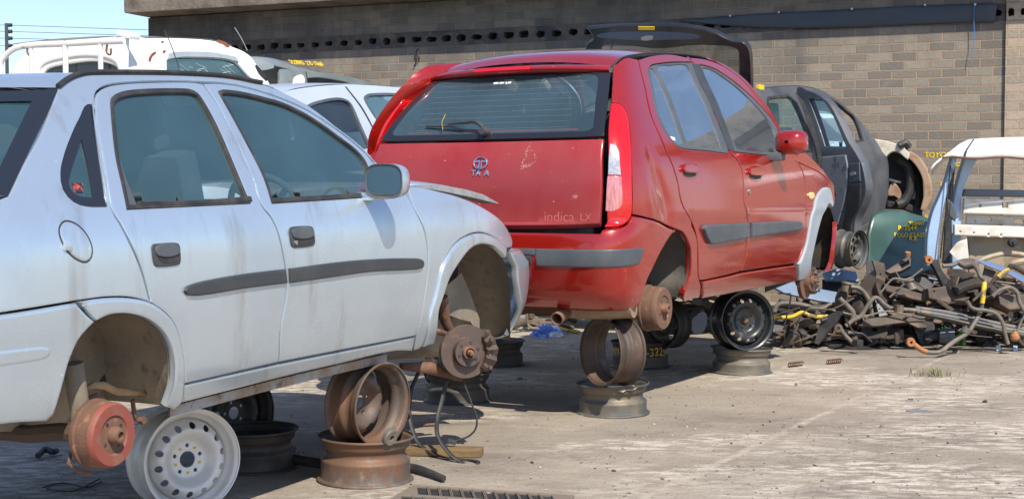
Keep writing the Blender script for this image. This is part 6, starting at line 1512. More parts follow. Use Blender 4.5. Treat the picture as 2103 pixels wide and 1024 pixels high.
# --- light blue cut-off cab on the far right
KY = 10.6
M['cabblue'] = mat('light_blue_paint', (0.36, 0.50, 0.68), 0.4, 0.1, 0.3, [((0.28, 0.40, 0.56), 4, .4, .7, 8), ((.20, .16, .12), 9, .68, .76, 8)])
M['offwhite'] = mat('dirty_white_panel', (0.62, 0.60, 0.55), 0.55, 0, 0.1, [((0.45, 0.33, 0.20), 7, .55, .75, 8), ((.25, .10, .05), 16, .70, .78, 8)])
M['goldbrown'] = mat('grimy_firewall', (0.34, 0.28, 0.19), 0.6, 0.1, 0.1, [((0.12, 0.07, 0.04), 3.5, .45, .65, 8), ((.42, .38, .30), 8, .6, .8, 8)])
KX = Vector((math.cos(R(8)), -math.sin(R(8)), 0)); KN = Vector((-math.sin(R(8)), -math.cos(R(8)), 0))
cab = empty('cut_cab', None, 'light blue pickup cab shell cut in half with a white roof, right edge', 'car shell')
def ksheet(name, pts, m, dy=0.0, th=.05, r=.01, holes=(), parent=None, label=None):
    A = at(2000, 420, KY) - KN * dy
    def q(p):
        d = ray(p[0], p[1]); t = (A - CAMP).dot(KN) / d.dot(KN); P = CAMP + d * t - A; return (P.dot(KX), P.z, p[2] if len(p) > 2 else 0)
    return from_bm(name, sheet(spline2([q(p) for p in pts], .03), [spline2([q(p) for p in h], .015) for h in holes], lambda a, b, d: A + KX * a + Vector((0, 0, b)) + KN * d, .06, r, th, 0, 0, True), m, parent or cab)
ksheet('pillar', [(1957, 317, 1), (1942, 371), (1927, 409), (1914, 440), (1905, 484), (1903, 545, 1), (1925, 548, 1), (1928, 490), (1935, 440), (1948, 387), (1968, 318, 1)], M['cabblue'], 0, .12)
ksheet('pillar', [(1984, 316, 1), (1967, 371), (1958, 415), (1954, 450), (1956, 560, 1), (1978, 560, 1), (1974, 415), (1985, 371), (2014, 316, 1)], M['cabblue'], .25, .12)
ksheet('door_gap', [(1948, 340, 1), (1942, 440), (1936, 540, 1), (1952, 545, 1), (1955, 440), (1962, 340, 1)], M['rubber'], .16, .03)
ksheet('rear_rail', [(1980, 388, 1), (2200, 392, 1), (2200, 407, 1), (1978, 403, 1)], mat('blue_grey_rail', (.16, .19, .22), .5, .1, 0, [((.25, .2, .15), 9, .6, .75)]), .5, .08)
hl = lambda x, y, a, b: [(x + a * math.cos(t), y + b * math.sin(t)) for t in [2 * math.pi * k / 10 for k in range(10)]]
ksheet('cross_member', [(1980, 407, 1), (2200, 412, 1), (2200, 444, 1), (1978, 438, 1)], M['offwhite'], .2, .05, holes=[hl(2012, 422, 3.5, 3.5), [(2059, 415, 1), (2070, 415, 1), (2070, 427, 1), (2059, 427, 1)]])
ksheet('back_panel', [(1984, 439, 1), (2200, 446, 1), (2200, 464, 1), (1984, 460, 1)], M['offwhite'], .30, .03, holes=[hl(2000, 456, 4, 3), hl(2033, 450, 4, 3.5), [(2085, 452), (2101, 452), (2101, 463), (2085, 463)]])
ksheet('cross_member', [(1960, 461, 1), (2200, 468, 1), (2200, 492, 1), (1960, 483, 1)], M['offwhite'], .14, .06, holes=[hl(1972, 476, 1.5, 1.5), hl(2000, 478, 1.5, 1.5), hl(2030, 481, 1.5, 1.5), hl(2056, 482, 1.5, 1.5)])
fwl = ksheet('firewall', [(1988, 485, 1), (2200, 490, 1), (2200, 575, 1), (1990, 570, 1)], M['goldbrown'], .26, .04, .01)
A = at(2081, 498, KY - .2); bm = bmesh.new(); lathe(bm, [(0, -.03), (.012, -.03), (.014, -.012), (.03, -.010), (.036, .0), (.036, .03)], Matrix.Translation(A), 20); from_bm('grommet', bm, M['rubber'], fwl)
bm = bmesh.new(); tube(bm, [at(x, y, KY - .13) for x, y in ((1990, 545), (2030, 528), (2070, 520), (2110, 524))], .02, 8); tube(bm, [at(x, y, KY - .13) for x, y in ((2060, 560), (2080, 540), (2110, 534))], .03, 8); from_bm('pressed_rib', bm, M['goldbrown'], fwl)
ksheet('torn_flap', [(1950, 517, 1), (1967, 497), (1986, 490, 1), (1990, 531, 1), (1967, 533)], M['offwhite'], .08, .006, .002)
# roof skin: a dished sheet with a torn front corner, seen from just below its edge
rowt = [(1905, 354), (1917, 337), (1936, 322), (1955, 320), (1974, 322), (2010, 324), (2060, 321), (2110, 325), (2180, 330)]
rowm = [(1911, 348), (1926, 328), (1945, 316), (1967, 300), (1985, 297), (2010, 296), (2060, 294), (2110, 293), (2180, 294)]
rowb = [(1913, 349), (1929, 327), (1948, 316), (1972, 294), (1990, 286), (2014, 284), (2060, 282), (2110, 281), (2180, 281)]
rows = [[at(x, y, KY - .10) for x, y in rowt], [at(x, y, KY - .06) for x, y in rowm], [at(x, y, KY + .15) for x, y in rowb], [at(x, y + 8, KY + .9) for x, y in rowb]]
bm = bmesh.new(); V = gridmesh(bm, rows); rfk = solid(from_bm('roof', bm, M['white'], cab, True, 60), .012)
bm = bmesh.new(); tube(bm, [at(x, y + 1.5, KY - .11) for x, y in rowt[2:]], .010, 6); from_bm('roof_gutter', bm, M['rust'], rfk)
bm = bmesh.new(); gridmesh(bm, [[at(x, y, KY - .085) for x, y in ((1998, 286), (2001, 287))], [at(x, y, KY - .105) for x, y in ((1984, 305), (1988, 306))], [at(x, y, KY - .105) for x, y in ((1979, 322), (1982, 322))]]); solid(from_bm('seam', bm, M['greyplas'], rfk), .004)
bm = bmesh.new(); tube(bm, [at(x, y, KY - .02) for x, y in ((1952, 340), (1948, 380), (1943, 430), (1936, 480), (1931, 530))], .006, 5); tube(bm, [at(x, y, KY - .02) for x, y in ((1955, 345), (1954, 390), (1948, 450), (1938, 520))], .004, 5); from_bm('loose_cable', bm, M['rubber'], cab)
ksheet('seat_belt_guide', [(1946, 408, 1), (1956, 415), (1965, 440), (1962, 455, 1), (1948, 440)], M['greyplas'], .03, .03)
# --- pale blue car along the wall, seen through the red car's rear window
yw = 70
og = at(1055, 300, 13.9); og.z = 0
Vb = Body('parked_car', tuple(og), yw, 0, 0, hw=[(.5, .74), (.8, .80), (1.4, .81), (1.72, .78), (1.8, .74), (2.02, .64), (2.1, .62), (2.2, .50)], xr=[(.5, -1.9), (1.4, -2.0), (1.7, -1.95), (1.8, -1.7), (2.1, -1.3), (2.3, -1.2)], xf=[(.5, 2.0), (1.4, 2.1), (1.7, 2.0), (1.8, 1.6), (2.1, 1.0), (2.3, .9)], xm=0, p=6, q=9)
tag(Vb.root, 'pale blue car by the brick wall, glimpsed only through the red car rear window', 'car')
M['skyblue'] = mat('pale_blue_paint', (.42, .60, .70), .4, .1, .3, [((.34, .50, .60), 3, .4, .7, 8)])
hull(Vb, (.6, .8, 1.1, 1.4, 1.6, 1.74), M['skyblue'])
hull(Vb, (1.742, 1.85, 2.0, 2.04), M['tglass'], 'window')
hull(Vb, (2.04, 2.08, 2.13), M['skyblue'], 'roof'); lid(Vb, 2.13, M['skyblue'], 'roof_skin', crown=.05)
for x in (-1.1, -.15, .75):
    Vb.panel('pillar', [('L', x - .05, 1.75, 1), ('L', x + .05, 1.75, 1), ('L', x + .05 - .08, 2.06, 1), ('L', x - .05 - .08, 2.06, 1)], M['skyblue'], off=.004, th=.02, r=.004, gap=0)
# ------------------------------------------------------------------ scrap heap and oddments
M['brown'] = mat('dirty_brown_steel', (0.07, 0.053, 0.042), 0.7, 0.1, 0, [((0.17, 0.125, 0.09), 5, .46, .64, 8), ((0.17, 0.075, 0.035), 13, .58, .75, 8)], bump=.001, bscale=80)
M['tube'] = mat('dusty_grey_bar', (0.12, 0.108, 0.092), 0.6, 0.15, 0, [((0.24, 0.195, 0.14), 5, .46, .66, 8), ((0.09, 0.06, 0.04), 11, .55, .75, 8)])
M['orange'] = mat('orange_rust_end', (.34, .15, .055), .8, 0, 0, [((.28, .12, .05), 20, .45, .7, 8)])
M['zincs'] = mat('galvanised_steel', (.20, .205, .205), .5, .3, 0, [((.26, .22, .18), 8, .5, .7, 8)])
M['bluep'] = mat('blue_silver_paint', (.20, .27, .38), .3, .2, .4, [((.26, .33, .44), 3, .4, .7, 8)])
M['ypaint'] = mat('yellow_painted_bar', (.62, .42, .02), .6, 0, 0, [((.16, .13, .09), 16, .50, .58, 8)])
G_BAR, G_PRESS = 'anti-roll bars and pipes in the scrap heap', 'steel pressings in the scrap heap'
def pp(L, Y): return [at(p[0], p[1], p[2] if len(p) > 2 else Y) for p in L]
def bar(name, label, cat, L, Y, r, m, group=None, seg=10, flat=1.0):
    bm = bmesh.new(); P = pp(L, Y); c = sum(P, Vector()) / len(P)
    tube(bm, [p - c for p in P], r, seg, 6, flat)
    o = from_bm(name, bm, m); o.location = c; return tag(o, label, cat, group)
def plate(name, label, cat, L, Y, n, m, th=.01, group=None, holes=(), r=.002, parent=None, curl=0.0, ds=.02):
    n = Vector(n).normalized(); cx = sum(p[0] for p in L) / len(L); cy = sum(p[1] for p in L) / len(L)
    A = at(cx, cy, Y); X = (Vector((1, 0, 0)) - n * n.x).normalized(); U = n.cross(X)
    def q(p): d = ray(p[0], p[1]); t = (A - CAMP).dot(n) / d.dot(n); P = CAMP + d * t - A; return (P.dot(X), P.dot(U), p[2] if len(p) > 2 else 0)
    base = Vector() if parent is None else A
    bm = sheet(spline2([q(p) for p in L], ds), [spline2([q(p) for p in h], .01) for h in holes], lambda a, b, d: base + X * a + U * b + n * (d + curl * (a * a + .6 * math.sin(a * 9 + b * 7) * .03)), .05, r, th, 0, 0, True)
    o = from_bm(name, bm, m, parent)
    if parent is None: o.location = A; tag(o, label, cat, group)
    return o
def C(pts): return [(a, b, 1) for a, b in pts]
def dot(x, y, a, b=None): return [(x + a * math.cos(t), y + (b or a) * math.sin(t)) for t in [2 * math.pi * k / 9 for k in range(9)]]
F_, Tt = (0.1, -1, .25), (.15, -.75, .66)
# blue door panel lying under the red car's front
bd = empty('loose_door_panel', Matrix.Translation(at(1690, 590, 10.9)), 'blue silver car door lying under the red front brake disc', 'car panel')
def child(o, par): 
    o.parent = par; o.matrix_parent_inverse = par.matrix_world.inverted(); 
    for k in ('label', 'category', 'group'):
        if k in o: del o[k]
    return o
bpy.context.view_layer.update()
child(plate('door_skin', 'x', 'x', C([(1690, 560), (1717, 551), (1758, 557), (1764, 577), (1696, 574)]), 11.1, (.1, -.7, .7), M['bluep'], .02), bd)
child(plate('door_rail', 'x', 'x', C([(1690, 573), (1762, 577), (1760, 592), (1730, 602), (1690, 594)]), 11.2, (.1, -1, .2), M['rubber'], .02), bd)
child(plate('door_skin', 'x', 'x', C([(1580, 584), (1620, 577), (1680, 592), (1740, 603), (1738, 624), (1681, 616), (1610, 600)]), 10.9, (.1, -.6, .8), M['bluep'], .02), bd)
bar('pipe', 'dark thick pipe behind the yellow striped bar, left in the scrap heap', 'pipe', [(1600, 622), (1650, 630), (1692, 640), (1722, 652)], 10.75, .0360, M['dark'], G_BAR)
bar('stabiliser_bar', 'tan wavy bar, upper of two by the yellow striped bar', 'bar', [(1590, 640), (1596, 627), (1610, 622), (1640, 624), (1660, 629), (1676, 634), (1694, 631), (1708, 625), (1728, 627)], 10.6, .0192, M['tube'], G_BAR)
bar('striped_bar', 'yellow painted bar low on the left of the scrap heap', 'bar', [(1580, 650), (1612, 651), (1629, 649), (1647, 641), (1662, 647), (1676, 650), (1700, 649)], 10.5, .0152, M['ypaint'], G_BAR)
bar('hose', 'thin grey hose hooked down beside the black rim', 'hose', [(1598, 602), (1616, 603), (1624, 606), (1620, 632), (1613, 660), (1611, 683), (1614, 707)], 10.3, .0064, M['tube'], None, 8)
bar('exhaust_pipe', 'grey brown pipe stub left of the heap below the yellow bar', 'pipe', [(1630, 672), (1650, 664), (1668, 662), (1690, 664)], 10.6, .035, M['tube'], G_BAR)
plate('sheet_metal', 'long flat brown strip lying at the foot of the heap, left', 'scrap metal', C([(1592, 678), (1640, 672), (1700, 670), (1700, 678), (1640, 684), (1592, 690)]), 10.7, Tt, M['brown'], .012, G_PRESS, curl=.05)
plate('splash_shield', 'black brake splash shield tilted on its edge, left of heap', 'scrap metal', [(1672, 704, 1), (1678, 680), (1688, 658), (1704, 646), (1724, 638, 1), (1727, 650), (1709, 672), (1690, 694), (1680, 706, 1)], 10.25, (-.45, -.8, .35), M['rubber'], .014, G_PRESS, curl=.6)
plate('splash_shield', 'round dark plate flat on the ground before the heap', 'scrap metal', [(1700, 708), (1725, 704), (1766, 703), (1800, 705), (1829, 709), (1799, 716), (1751, 717), (1720, 713)], 10.3, (0, -.12, 1), M['rubber'], .008, G_PRESS)
kn = empty('suspension_knuckle', Matrix.Translation(at(1750, 640, 10.35)), 'brown suspension knuckle with round collar on top, left of the heap', 'car part')
bpy.context.view_layer.update()
child(plate('casting', 'x', 'x', [(1722, 628, 1), (1724, 606), (1731, 588, 1), (1751, 585, 1), (1772, 598), (1786, 622), (1794, 652, 1), (1792, 668, 1), (1766, 668), (1745, 664, 1), (1738, 640)], 10.45, F_, M['brown'], .10, r=.02, holes=[[(1744, 604), (1756, 602), (1766, 612), (1768, 622), (1754, 624), (1744, 616)]]), kn)
bm = bmesh.new(); c_ = at(1740, 588, 10.38); lathe(bm, [(.022, -.035), (.05, -.035), (.052, -.02), (.044, -.016), (.044, .04), (.022, .04)], Matrix.Translation(c_) @ Matrix.Rotation(R(-90), 4, 'X') @ Matrix.Rotation(R(12), 4, 'Z'), 20, 0, True); child(from_bm('collar', bm, M['tube']), kn)
child(bar('arm', 'x', 'x', [(1746, 588), (1764, 592), (1778, 606), (1785, 622), (1790, 650)], 10.32, .034, M['tube'], flat=.6), kn)
bar('hose', 'bent tan pipe dropping from the brown knuckle', 'pipe', [(1724, 612), (1731, 619), (1743, 630), (1752, 642), (1751, 658)], 10.22, .0192, M['tube'], G_BAR)
bar('stabiliser_bar', 'grey S shaped bar arching over the middle of the heap', 'bar', [(1737, 669), (1752, 657), (1767, 649), (1780, 630), (1790, 616), (1801, 611), (1816, 624), (1829, 632), (1846, 634), (1885, 637)], 10.05, .0160, M['tube'], G_BAR)
dl = empty('drop_link', Matrix.Translation(at(1740, 690, 9.98)), 'small rusty drop link with eye hanging from the grey S shaped bar', 'car part')
bpy.context.view_layer.update()
bm = bmesh.new(); lathe(bm, [(.012, -.02), (.030, -.02), (.033, 0), (.030, .02), (.012, .02)], Matrix.Translation(at(1721, 673, 9.98)), 16, 0, True); child(from_bm('eye', bm, M['brown']), dl)
child(bar('rod', 'x', 'x', [(1724, 674), (1738, 690), (1752, 704)], 9.98, .014, M['tube']), dl)
bm = bmesh.new(); bx(bm, at(1762, 704, 9.95), (.06, .05, .05), Matrix.Rotation(.5, 3, 'Z'), .006); child(from_bm('bracket', bm, M['rubber']), dl)
bush = bar('bush_clamp', 'tan bush clamp holding the grey S shaped bar', 'car part', [(1846, 626), (1846, 640)], 10.0, .034, M['brown'], None)
plate('subframe', 'wide brown subframe plate at mid height in the heap', 'scrap metal', [(1762, 668, 1), (1786, 649, 1), (1818, 649), (1865, 641), (1902, 647), (1945, 657, 1), (1930, 663), (1898, 659), (1844, 663), (1801, 669)], 10.25, (.1, -.9, .45), M['brown'], .03, G_PRESS, r=.006)
plate('gusset', 'grey triangular gusset plate with holes under the arched bar', 'scrap metal', C([(1797, 614), (1824, 646), (1806, 650)]), 10.3, F_, M['zincs'], .008, G_PRESS, [dot(1806, 634, 1.4), dot(1812, 642, 1.2)])
plate('mounting_plate', 'upright folded grey plate with two bolts, top left of the heap', 'scrap metal', C([(1780, 535), (1791, 533), (1800, 562), (1792, 580), (1778, 566)]), 10.7, (-.7, -.7, .1), M['zincs'], .012, G_PRESS, [dot(1789, 556, 1.2, 1.8)])
plate('mounting_plate', 'brown face of the folded plate, top left of the heap', 'scrap metal', C([(1792, 534), (1816, 540), (1821, 562), (1812, 602), (1794, 592), (1800, 562)]), 10.6, (.2, -1, .1), M['brown'], .02, G_PRESS, [dot(1808, 563, 1.6, 2.0)])
plate('steel_channel', 'tan open channel arm with a bolt pointing up right', 'scrap metal', C([(1818, 556), (1846, 538), (1866, 524), (1871, 530), (1870, 545), (1850, 556), (1828, 561)]), 10.6, (-.2, -.8, .5), M['brown'], .05, G_PRESS, [C([(1849, 544), (1866, 533), (1867, 542), (1852, 551)])], r=.004)
bm = bmesh.new(); hexes(bm, Vector(), Vector((0, -.3, 1)), .022, .03, 0, 8); o = from_bm('bolt', bm, M['orange']); o.location = at(1864, 525, 10.55); tag(o, 'rusty bolt head on the tan channel arm', 'bolt')
bar('strut_leg', 'tan flat leg under the channel arm', 'scrap metal', [(1838, 558), (1848, 574), (1861, 594)], 10.55, .022, M['tube'], G_PRESS, 6, .5)
bm = bmesh.new(); lathe(bm, [(.02, -.05), (.04, -.05), (.042, .05), (.02, .05)], None, 18, 0, True); o = from_bm('rubber_bush', bm, M['tube']); o.location = at(1870, 585, 10.45); o.rotation_euler = (R(60), 0, R(30)); tag(o, 'short tan bush sleeve beside the flat leg', 'car part')
plate('long_beam', 'long brown beam sloping down right across the heap', 'scrap metal', C([(1815, 582), (1844, 590), (1910, 606), (1904, 620), (1876, 614), (1820, 597)]), 10.35, F_, M['brown'], .06, G_PRESS, r=.006)
plate('crossmember', 'heavy brown box beam with bolt holes, centre of the heap', 'scrap metal', C([(1906, 592), (1947, 586), (1988, 608), (1983, 626), (1958, 624), (1908, 612)]), 10.3, (.2, -1, .2), M['brown'], .09, G_PRESS, [dot(1919, 598, 1.5)], r=.008)
plate('engine_mount', 'black upright engine bracket with orange bush, upper heap', 'scrap metal', [(1908, 533, 1), (1928, 532, 1), (1934, 552), (1953, 577, 1), (1938, 590, 1), (1926, 563), (1916, 545)], 10.45, (.3, -1, .1), M['rubber'], .035, G_PRESS, r=.006)
bm = bmesh.new(); lathe(bm, [(.01, -.03), (.03, -.03), (.036, 0), (.03, .03), (.01, .03)], None, 14, 0, True); o = from_bm('rubber_bush', bm, M['orange']); o.location = at(1906, 533, 10.4); tag(o, 'orange rusty bush at the tip of the black engine bracket', 'car part')
plate('dark_fill_block', 'black block put in as dark fill in the upper middle of the heap', 'scrap metal', C([(1880, 569), (1914, 568), (1918, 592), (1898, 600), (1882, 594)]), 10.5, (0, -1, .4), M['rubber'], .06, G_PRESS)  # black block added as dark fill among the heap pieces
bar('bolt', 'bright steel bolt lying on the black fill block', 'bolt', [(1907, 570), (1924, 574)], 10.3, .008, M['chrome'])
plate('roof_rail', 'long grey ribbed channel sloping right through the heap', 'scrap metal', C([(1880, 627), (1950, 637), (2016, 652), (2130, 676), (2130, 694), (2016, 671), (1950, 656), (1884, 642)]), 10.05, (.1, -.9, .35), M['rimgrey'], .05, G_PRESS, r=.006)
for k, dy in ((0, -3.5), (1, 4)):
    bar('channel_lip', 'thin steel %s along the grey ribbed channel' % ('upper rib' if k == 0 else 'lower rib'), 'scrap metal', [(1890, 636 + dy), (1950, 646 + dy), (2016, 661 + dy), (2125, 684 + dy)], 9.98, .008, M['rimgrey'], G_PRESS, 6)
ab = empty('stabiliser_bar', Matrix.Translation(at(1960, 640, 9.9)), 'long bent bar with a yellow painted length and rusty end, front of heap', 'bar', G_BAR)
bpy.context.view_layer.update()
L14 = [(1936, 546, 10.2), (1956, 544, 10.2), (1969, 539, 10.2), (1982, 547, 10.15), (1999, 545, 10.1), (2008, 554, 10.05), (2013, 567, 10.0), (2023, 577, 10.0), (2020, 596, 9.95), (2017, 619, 9.95), (2013, 641, 9.95), (1999, 666, 9.9), (1986, 684, 9.85), (1962, 699, 9.8), (1947, 710, 9.75), (1930, 722, 9.7), (1908, 723, 9.7), (1896, 719, 9.7)]
child(bar('rod', 'x', 'x', L14, 10, .0165, M['tube'], None, 12), ab)
child(bar('painted_length', 'x', 'x', [(2022, 580, 9.96), (2020, 596, 9.94), (2017, 622, 9.94)], 10, .0185, M['ypaint'], None, 12), ab)
child(bar('rusty_end', 'x', 'x', [(1903, 722, 9.69), (1893, 718, 9.69), (1884, 712, 9.69), (1873, 703, 9.69)], 10, .0185, M['orange'], None, 12), ab)
bm = bmesh.new(); lathe(bm, [(.010, -.022), (.030, -.022), (.034, 0), (.030, .022), (.010, .022)], Matrix.Translation(at(1870, 702, 9.68)), 16, 0, True); child(from_bm('eye', bm, M['orange']), ab)
bm = bmesh.new(); a_, b_ = at(1984, 678, 9.86), at(1990, 684, 9.86); lathe(bm, [(.02, -.02), (.034, -.02), (.036, 0), (.034, .02), (.02, .02)], Matrix.Translation(a_) @ (Vector((.5, 0, .8))).to_track_quat('Y', 'Z').to_matrix().to_4x4(), 18, 0, True); child(from_bm('collar', bm, M['tube']), ab)
bar('stabiliser_bar', 'brown bar curving down to the ground right of the yellow length', 'bar', [(1986, 618), (1994, 630), (2006, 635), (2025, 637), (2046, 644), (2059, 662), (2064, 684), (2070, 706)], 9.9, .0144, M['tube'], G_BAR)
bar('stabiliser_bar', 'grey arched pipe at the right edge of the heap', 'bar', [(2038, 608), (2054, 595), (2074, 590), (2089, 601), (2094, 621), (2112, 650)], 10.0, .0160, M['tube'], G_BAR)
bar('gas_strut', 'short yellow sleeve angled up right under the cut cab', 'car part', [(2050, 569), (2072, 552)], 10.0, .0192, M['ypaint'])
bar('hose', 'dark hose end above the short yellow sleeve', 'hose', [(2072, 551), (2077, 546), (2090, 551), (2115, 566)], 10.0, .0192, M['dark'], G_BAR)
plate('chrome_strip', 'bright chrome trim strip sloping right beneath the cut cab', 'trim', C([(1998, 531), (2033, 537), (2070, 550), (2130, 582), (2130, 594), (2068, 560), (2030, 546)]), 10.25, (.2, -.8, .5), M['chrome'], .01, None)
bar('flat_bar', 'brown flat bar leaning left behind the yellow painted bar', 'scrap metal', [(2056, 560), (2026, 590), (1998, 618)], 10.15, .022, M['brown'], G_PRESS, 6, .4)
plate('gusset', 'dark brown pointed plate above the leaning flat bar', 'scrap metal', C([(2026, 538), (2046, 558), (2026, 592), (2018, 570)]), 10.3, F_, M['brown'], .02, G_PRESS)
plate('gusset', 'domed brown cup behind the top of the long bent bar', 'scrap metal', [(1968, 536), (1982, 530), (2000, 531), (2012, 540), (1996, 548), (1978, 546)], 10.45, (0, -.8, .6), M['brown'], .03, G_PRESS)
plate('gearbox_cover', 'tan box shaped casting at the right edge of the heap', 'scrap metal', C([(2050, 604), (2130, 603), (2130, 630), (2074, 636), (2054, 624)]), 10.15, F_, M['brown'], .10, G_PRESS, r=.01)
plate('black_bracket', 'dark winged bracket behind the heavy box beam', 'scrap metal', [(1890, 560, 1), (1930, 566), (1975, 556, 1), (2004, 560, 1), (1990, 580), (1972, 590, 1), (1950, 586)], 10.6, F_, M['dark'], .03, G_PRESS)
bar('air_pipe', 'dark air pipe crossing behind the long bent bar', 'pipe', [(1960, 598), (1990, 585), (2015, 582), (2040, 600)], 10.3, .04, M['dark'], G_BAR)
mt = empty('engine_mount', Matrix.Translation(at(1920, 690, 10.2)), 'black rubber engine mount with grey cylinder, low in the heap', 'car part')
bpy.context.view_layer.update()
child(plate('mount_plate', 'x', 'x', [(1876, 664), (1884, 658), (1912, 660), (1920, 672), (1910, 700), (1894, 706), (1884, 690)], 10.25, (-.3, -1, .3), M['rubber'], .03, holes=[dot(1895, 668, 2, 2.5)]), mt)
bm = bmesh.new(); lathe(bm, [(0, -.055), (.055, -.055), (.058, -.05), (.058, .05), (.05, .055), (0, .055)], Matrix.Translation(at(1945, 689, 10.15)) @ Matrix.Rotation(R(72), 4, 'Z'), 24); child(from_bm('sleeve', bm, M['greyplas']), mt)
child(bar('neck', 'x', 'x', [(1900, 698), (1915, 690), (1934, 688)], 10.2, .035, M['rubber']), mt)
bm = bmesh.new(); lathe(bm, [(.06, -.03), (.10, -.03), (.11, 0), (.10, .04), (.06, .04)], None, 28, 0, True); o = from_bm('rubber_ring', bm, M['rubber']); o.location = at(1830, 694, 10.4); o.rotation_euler = (R(20), 0, R(30)); tag(o, 'black rubber ring half hidden in the shade under the heap', 'car part')
bm = bmesh.new(); lathe(bm, [(.05, -.012), (.13, -.012), (.13, .012), (.05, .012)], None, 36, 0, True); o = from_bm('brake_disc', bm, M['brown']); o.location = at(1842, 610, 10.5); o.rotation_euler = (R(55), R(15), 0); tag(o, 'brown brake disc lying under the long sloping beam', 'car part')
bj = empty('ball_joint', Matrix.Translation(at(2084, 692, 9.9)), 'small rusty ball joint hanging on a rod at the right edge', 'car part')
bpy.context.view_layer.update()
child(bar('rod', 'x', 'x', [(2106, 645), (2096, 662), (2088, 684)], 9.9, .009, M['tube']), bj)
bm = bmesh.new(); lathe(bm, [(0, -.03), (.02, -.028), (.034, -.01), (.034, .012), (.018, .03), (.010, .045), (0, .046)], Matrix.Translation(at(2084, 692, 9.9)) @ Matrix.Rotation(R(90), 4, 'X'), 14); child(from_bm('socket', bm, M['orange']), bj)
M['bluebits'] = mat('blue_grey_bracket', (.26, .33, .40), .5, .3)
for k, (x, y) in enumerate(((2050, 714), (2085, 715))):
    plate('bracket', ('small blue grey bracket on the ground, left of a pair' if k == 0 else 'small blue grey bracket on the ground, right of a pair'), 'bracket', C([(x - 4, y - 6), (x + 5, y - 6), (x + 5, y + 6), (x - 3, y + 6)]), 10.1, (.3, -1, .3), M['bluebits'], .006, 'small blue grey brackets', [dot(x, y, 1.3)])
# the uncountable rest of the heap: dark brown offcuts between and under the big pieces
bm = bmesh.new(); rr = random.Random(11)
for k in range(520):
    px = rr.uniform(1590, 2160); Y = rr.uniform(10.3, 12.2)
    hmax = .40 * min(1, (px - 1560) / 240.) * (1.0 if Y < 11.6 else .7)
    if px > 1800: hmax *= 1.1
    z = rr.uniform(0, max(.05, hmax)); c = at(px, 500, Y); c.z = z + .02
    rot = Matrix.Rotation(rr.uniform(0, 6.3), 3, 'Z') @ Matrix.Rotation(rr.uniform(-.6, .6), 3, 'X') @ Matrix.Rotation(rr.uniform(-.5, .5), 3, 'Y')
    t = rr.random()
    if t < .50:
        mi_ = rr.randrange(3); L_ = rr.uniform(.10, .38); w_ = rr.uniform(.04, .15)
        bx(bm, c, (L_, w_, rr.uniform(.005, .03)), rot, .002, mi_)
        if t < .25: bx(bm, c + rot @ Vector((L_ * .45, 0, w_ * .5)), (.012, w_, w_), rot, .002, mi_)
    elif t < .8:
        d = rot @ Vector((1, 0, 0)); l = rr.uniform(.1, .4); tube(bm, [c - d * l / 2, c + rot @ Vector((0, .04, .03)), c + d * l / 2], rr.uniform(.006, .02), 7, 4, 1, rr.randrange(3))
    else: lathe(bm, [(.02, -.03), (rr.uniform(.04, .10), -.03), (rr.uniform(.05, .11), .02), (.02, .03)], Matrix.Translation(c) @ rot.to_4x4(), 14, rr.randrange(3), True)
tag(from_bm('scrap_offcuts', bm, [M['brown'], M['dark'], M['rubber']]), kind='stuff')
# thin rods, brake lines and cables lying through the heap
for k in range(13):
    px = rr.uniform(1610, 2090); py = rr.uniform(560, 690); dx = rr.uniform(25, 75); sl_ = rr.uniform(-30, 30); Yk = rr.uniform(9.95, 10.5)
    if px < 1780: py = max(py, 640)
    mk = M[('rubber', 'tube', 'brown', 'rimgrey')[k % 4]]
    bar(('cable', 'rod', 'brake_pipe', 'rod')[k % 4], 'thin bent rod or cable threaded through the scrap heap', 'rod', [(px - dx, py - sl_), (px - dx * .4, py + rr.uniform(-14, 8)), (px + dx * .3, py + rr.uniform(-14, 8)), (px + dx, min(712, py + sl_))], Yk, rr.choice((.005, .007, .009)), mk, 'thin rods and cables in the scrap heap', 6)
# ---- oddments in the gap between the two cars
M['bag'] = mat('blue_clear_plastic', (.10, .22, .62), .25, 0, .3, [((.72, .76, .82), 9, .50, .58, 4, (1, 1, 1.6))])
bm = bmesh.new(); bmesh.ops.create_icosphere(bm, subdivisions=4, radius=1)
for v in bm.verts:
    n = v.co.normalized(); k = 1 + .16 * math.sin(n.x * 9 + n.y * 5) * math.sin(n.z * 11 + n.x * 4) + .08 * math.sin(n.y * 23 + n.x * 17)
    v.co = Vector((n.x * .13 * k, n.y * .08 * k, max(-.0, n.z) * .095 * k))
o = from_bm('plastic_bag', bm, M['bag'], None, True, 20); o.location = gnd(1124, 691); o.rotation_euler.z = .2; tag(o, 'crumpled blue and clear plastic bag on the ground behind the silver front', 'bag')
bar('hose', 'grey hooked hose left of the blue plastic bag', 'hose', [(1082, 640), (1083, 662), (1090, 672), (1102, 673), (1112, 664)], 11.5, .0128, M['tube'], G_BAR)
bar('striped_bar', 'short yellow bar right of the blue plastic bag', 'bar', [(1148, 672), (1166, 678), (1192, 682)], 11.4, .0128, M['ypaint'], G_BAR)
plate('control_arm', 'grey control arm lying behind the rusty red drum', 'car part', [(1362, 686, 1), (1378, 672), (1400, 662), (1416, 644), (1432, 626), (1446, 620, 1), (1450, 626, 1), (1436, 644), (1428, 664), (1416, 678, 1), (1396, 680)], 11.6, (.1, -.35, .9), M['zincs'], .03, None, [dot(1410, 660, 3)], r=.008)
plate('sheet_metal', 'dark oily sheet between the red drum and the black rim', 'scrap metal', C([(1366, 640), (1400, 645), (1418, 640), (1412, 655), (1385, 668), (1366, 664)]), 11.4, Tt, M['rubber'], .02, G_PRESS)
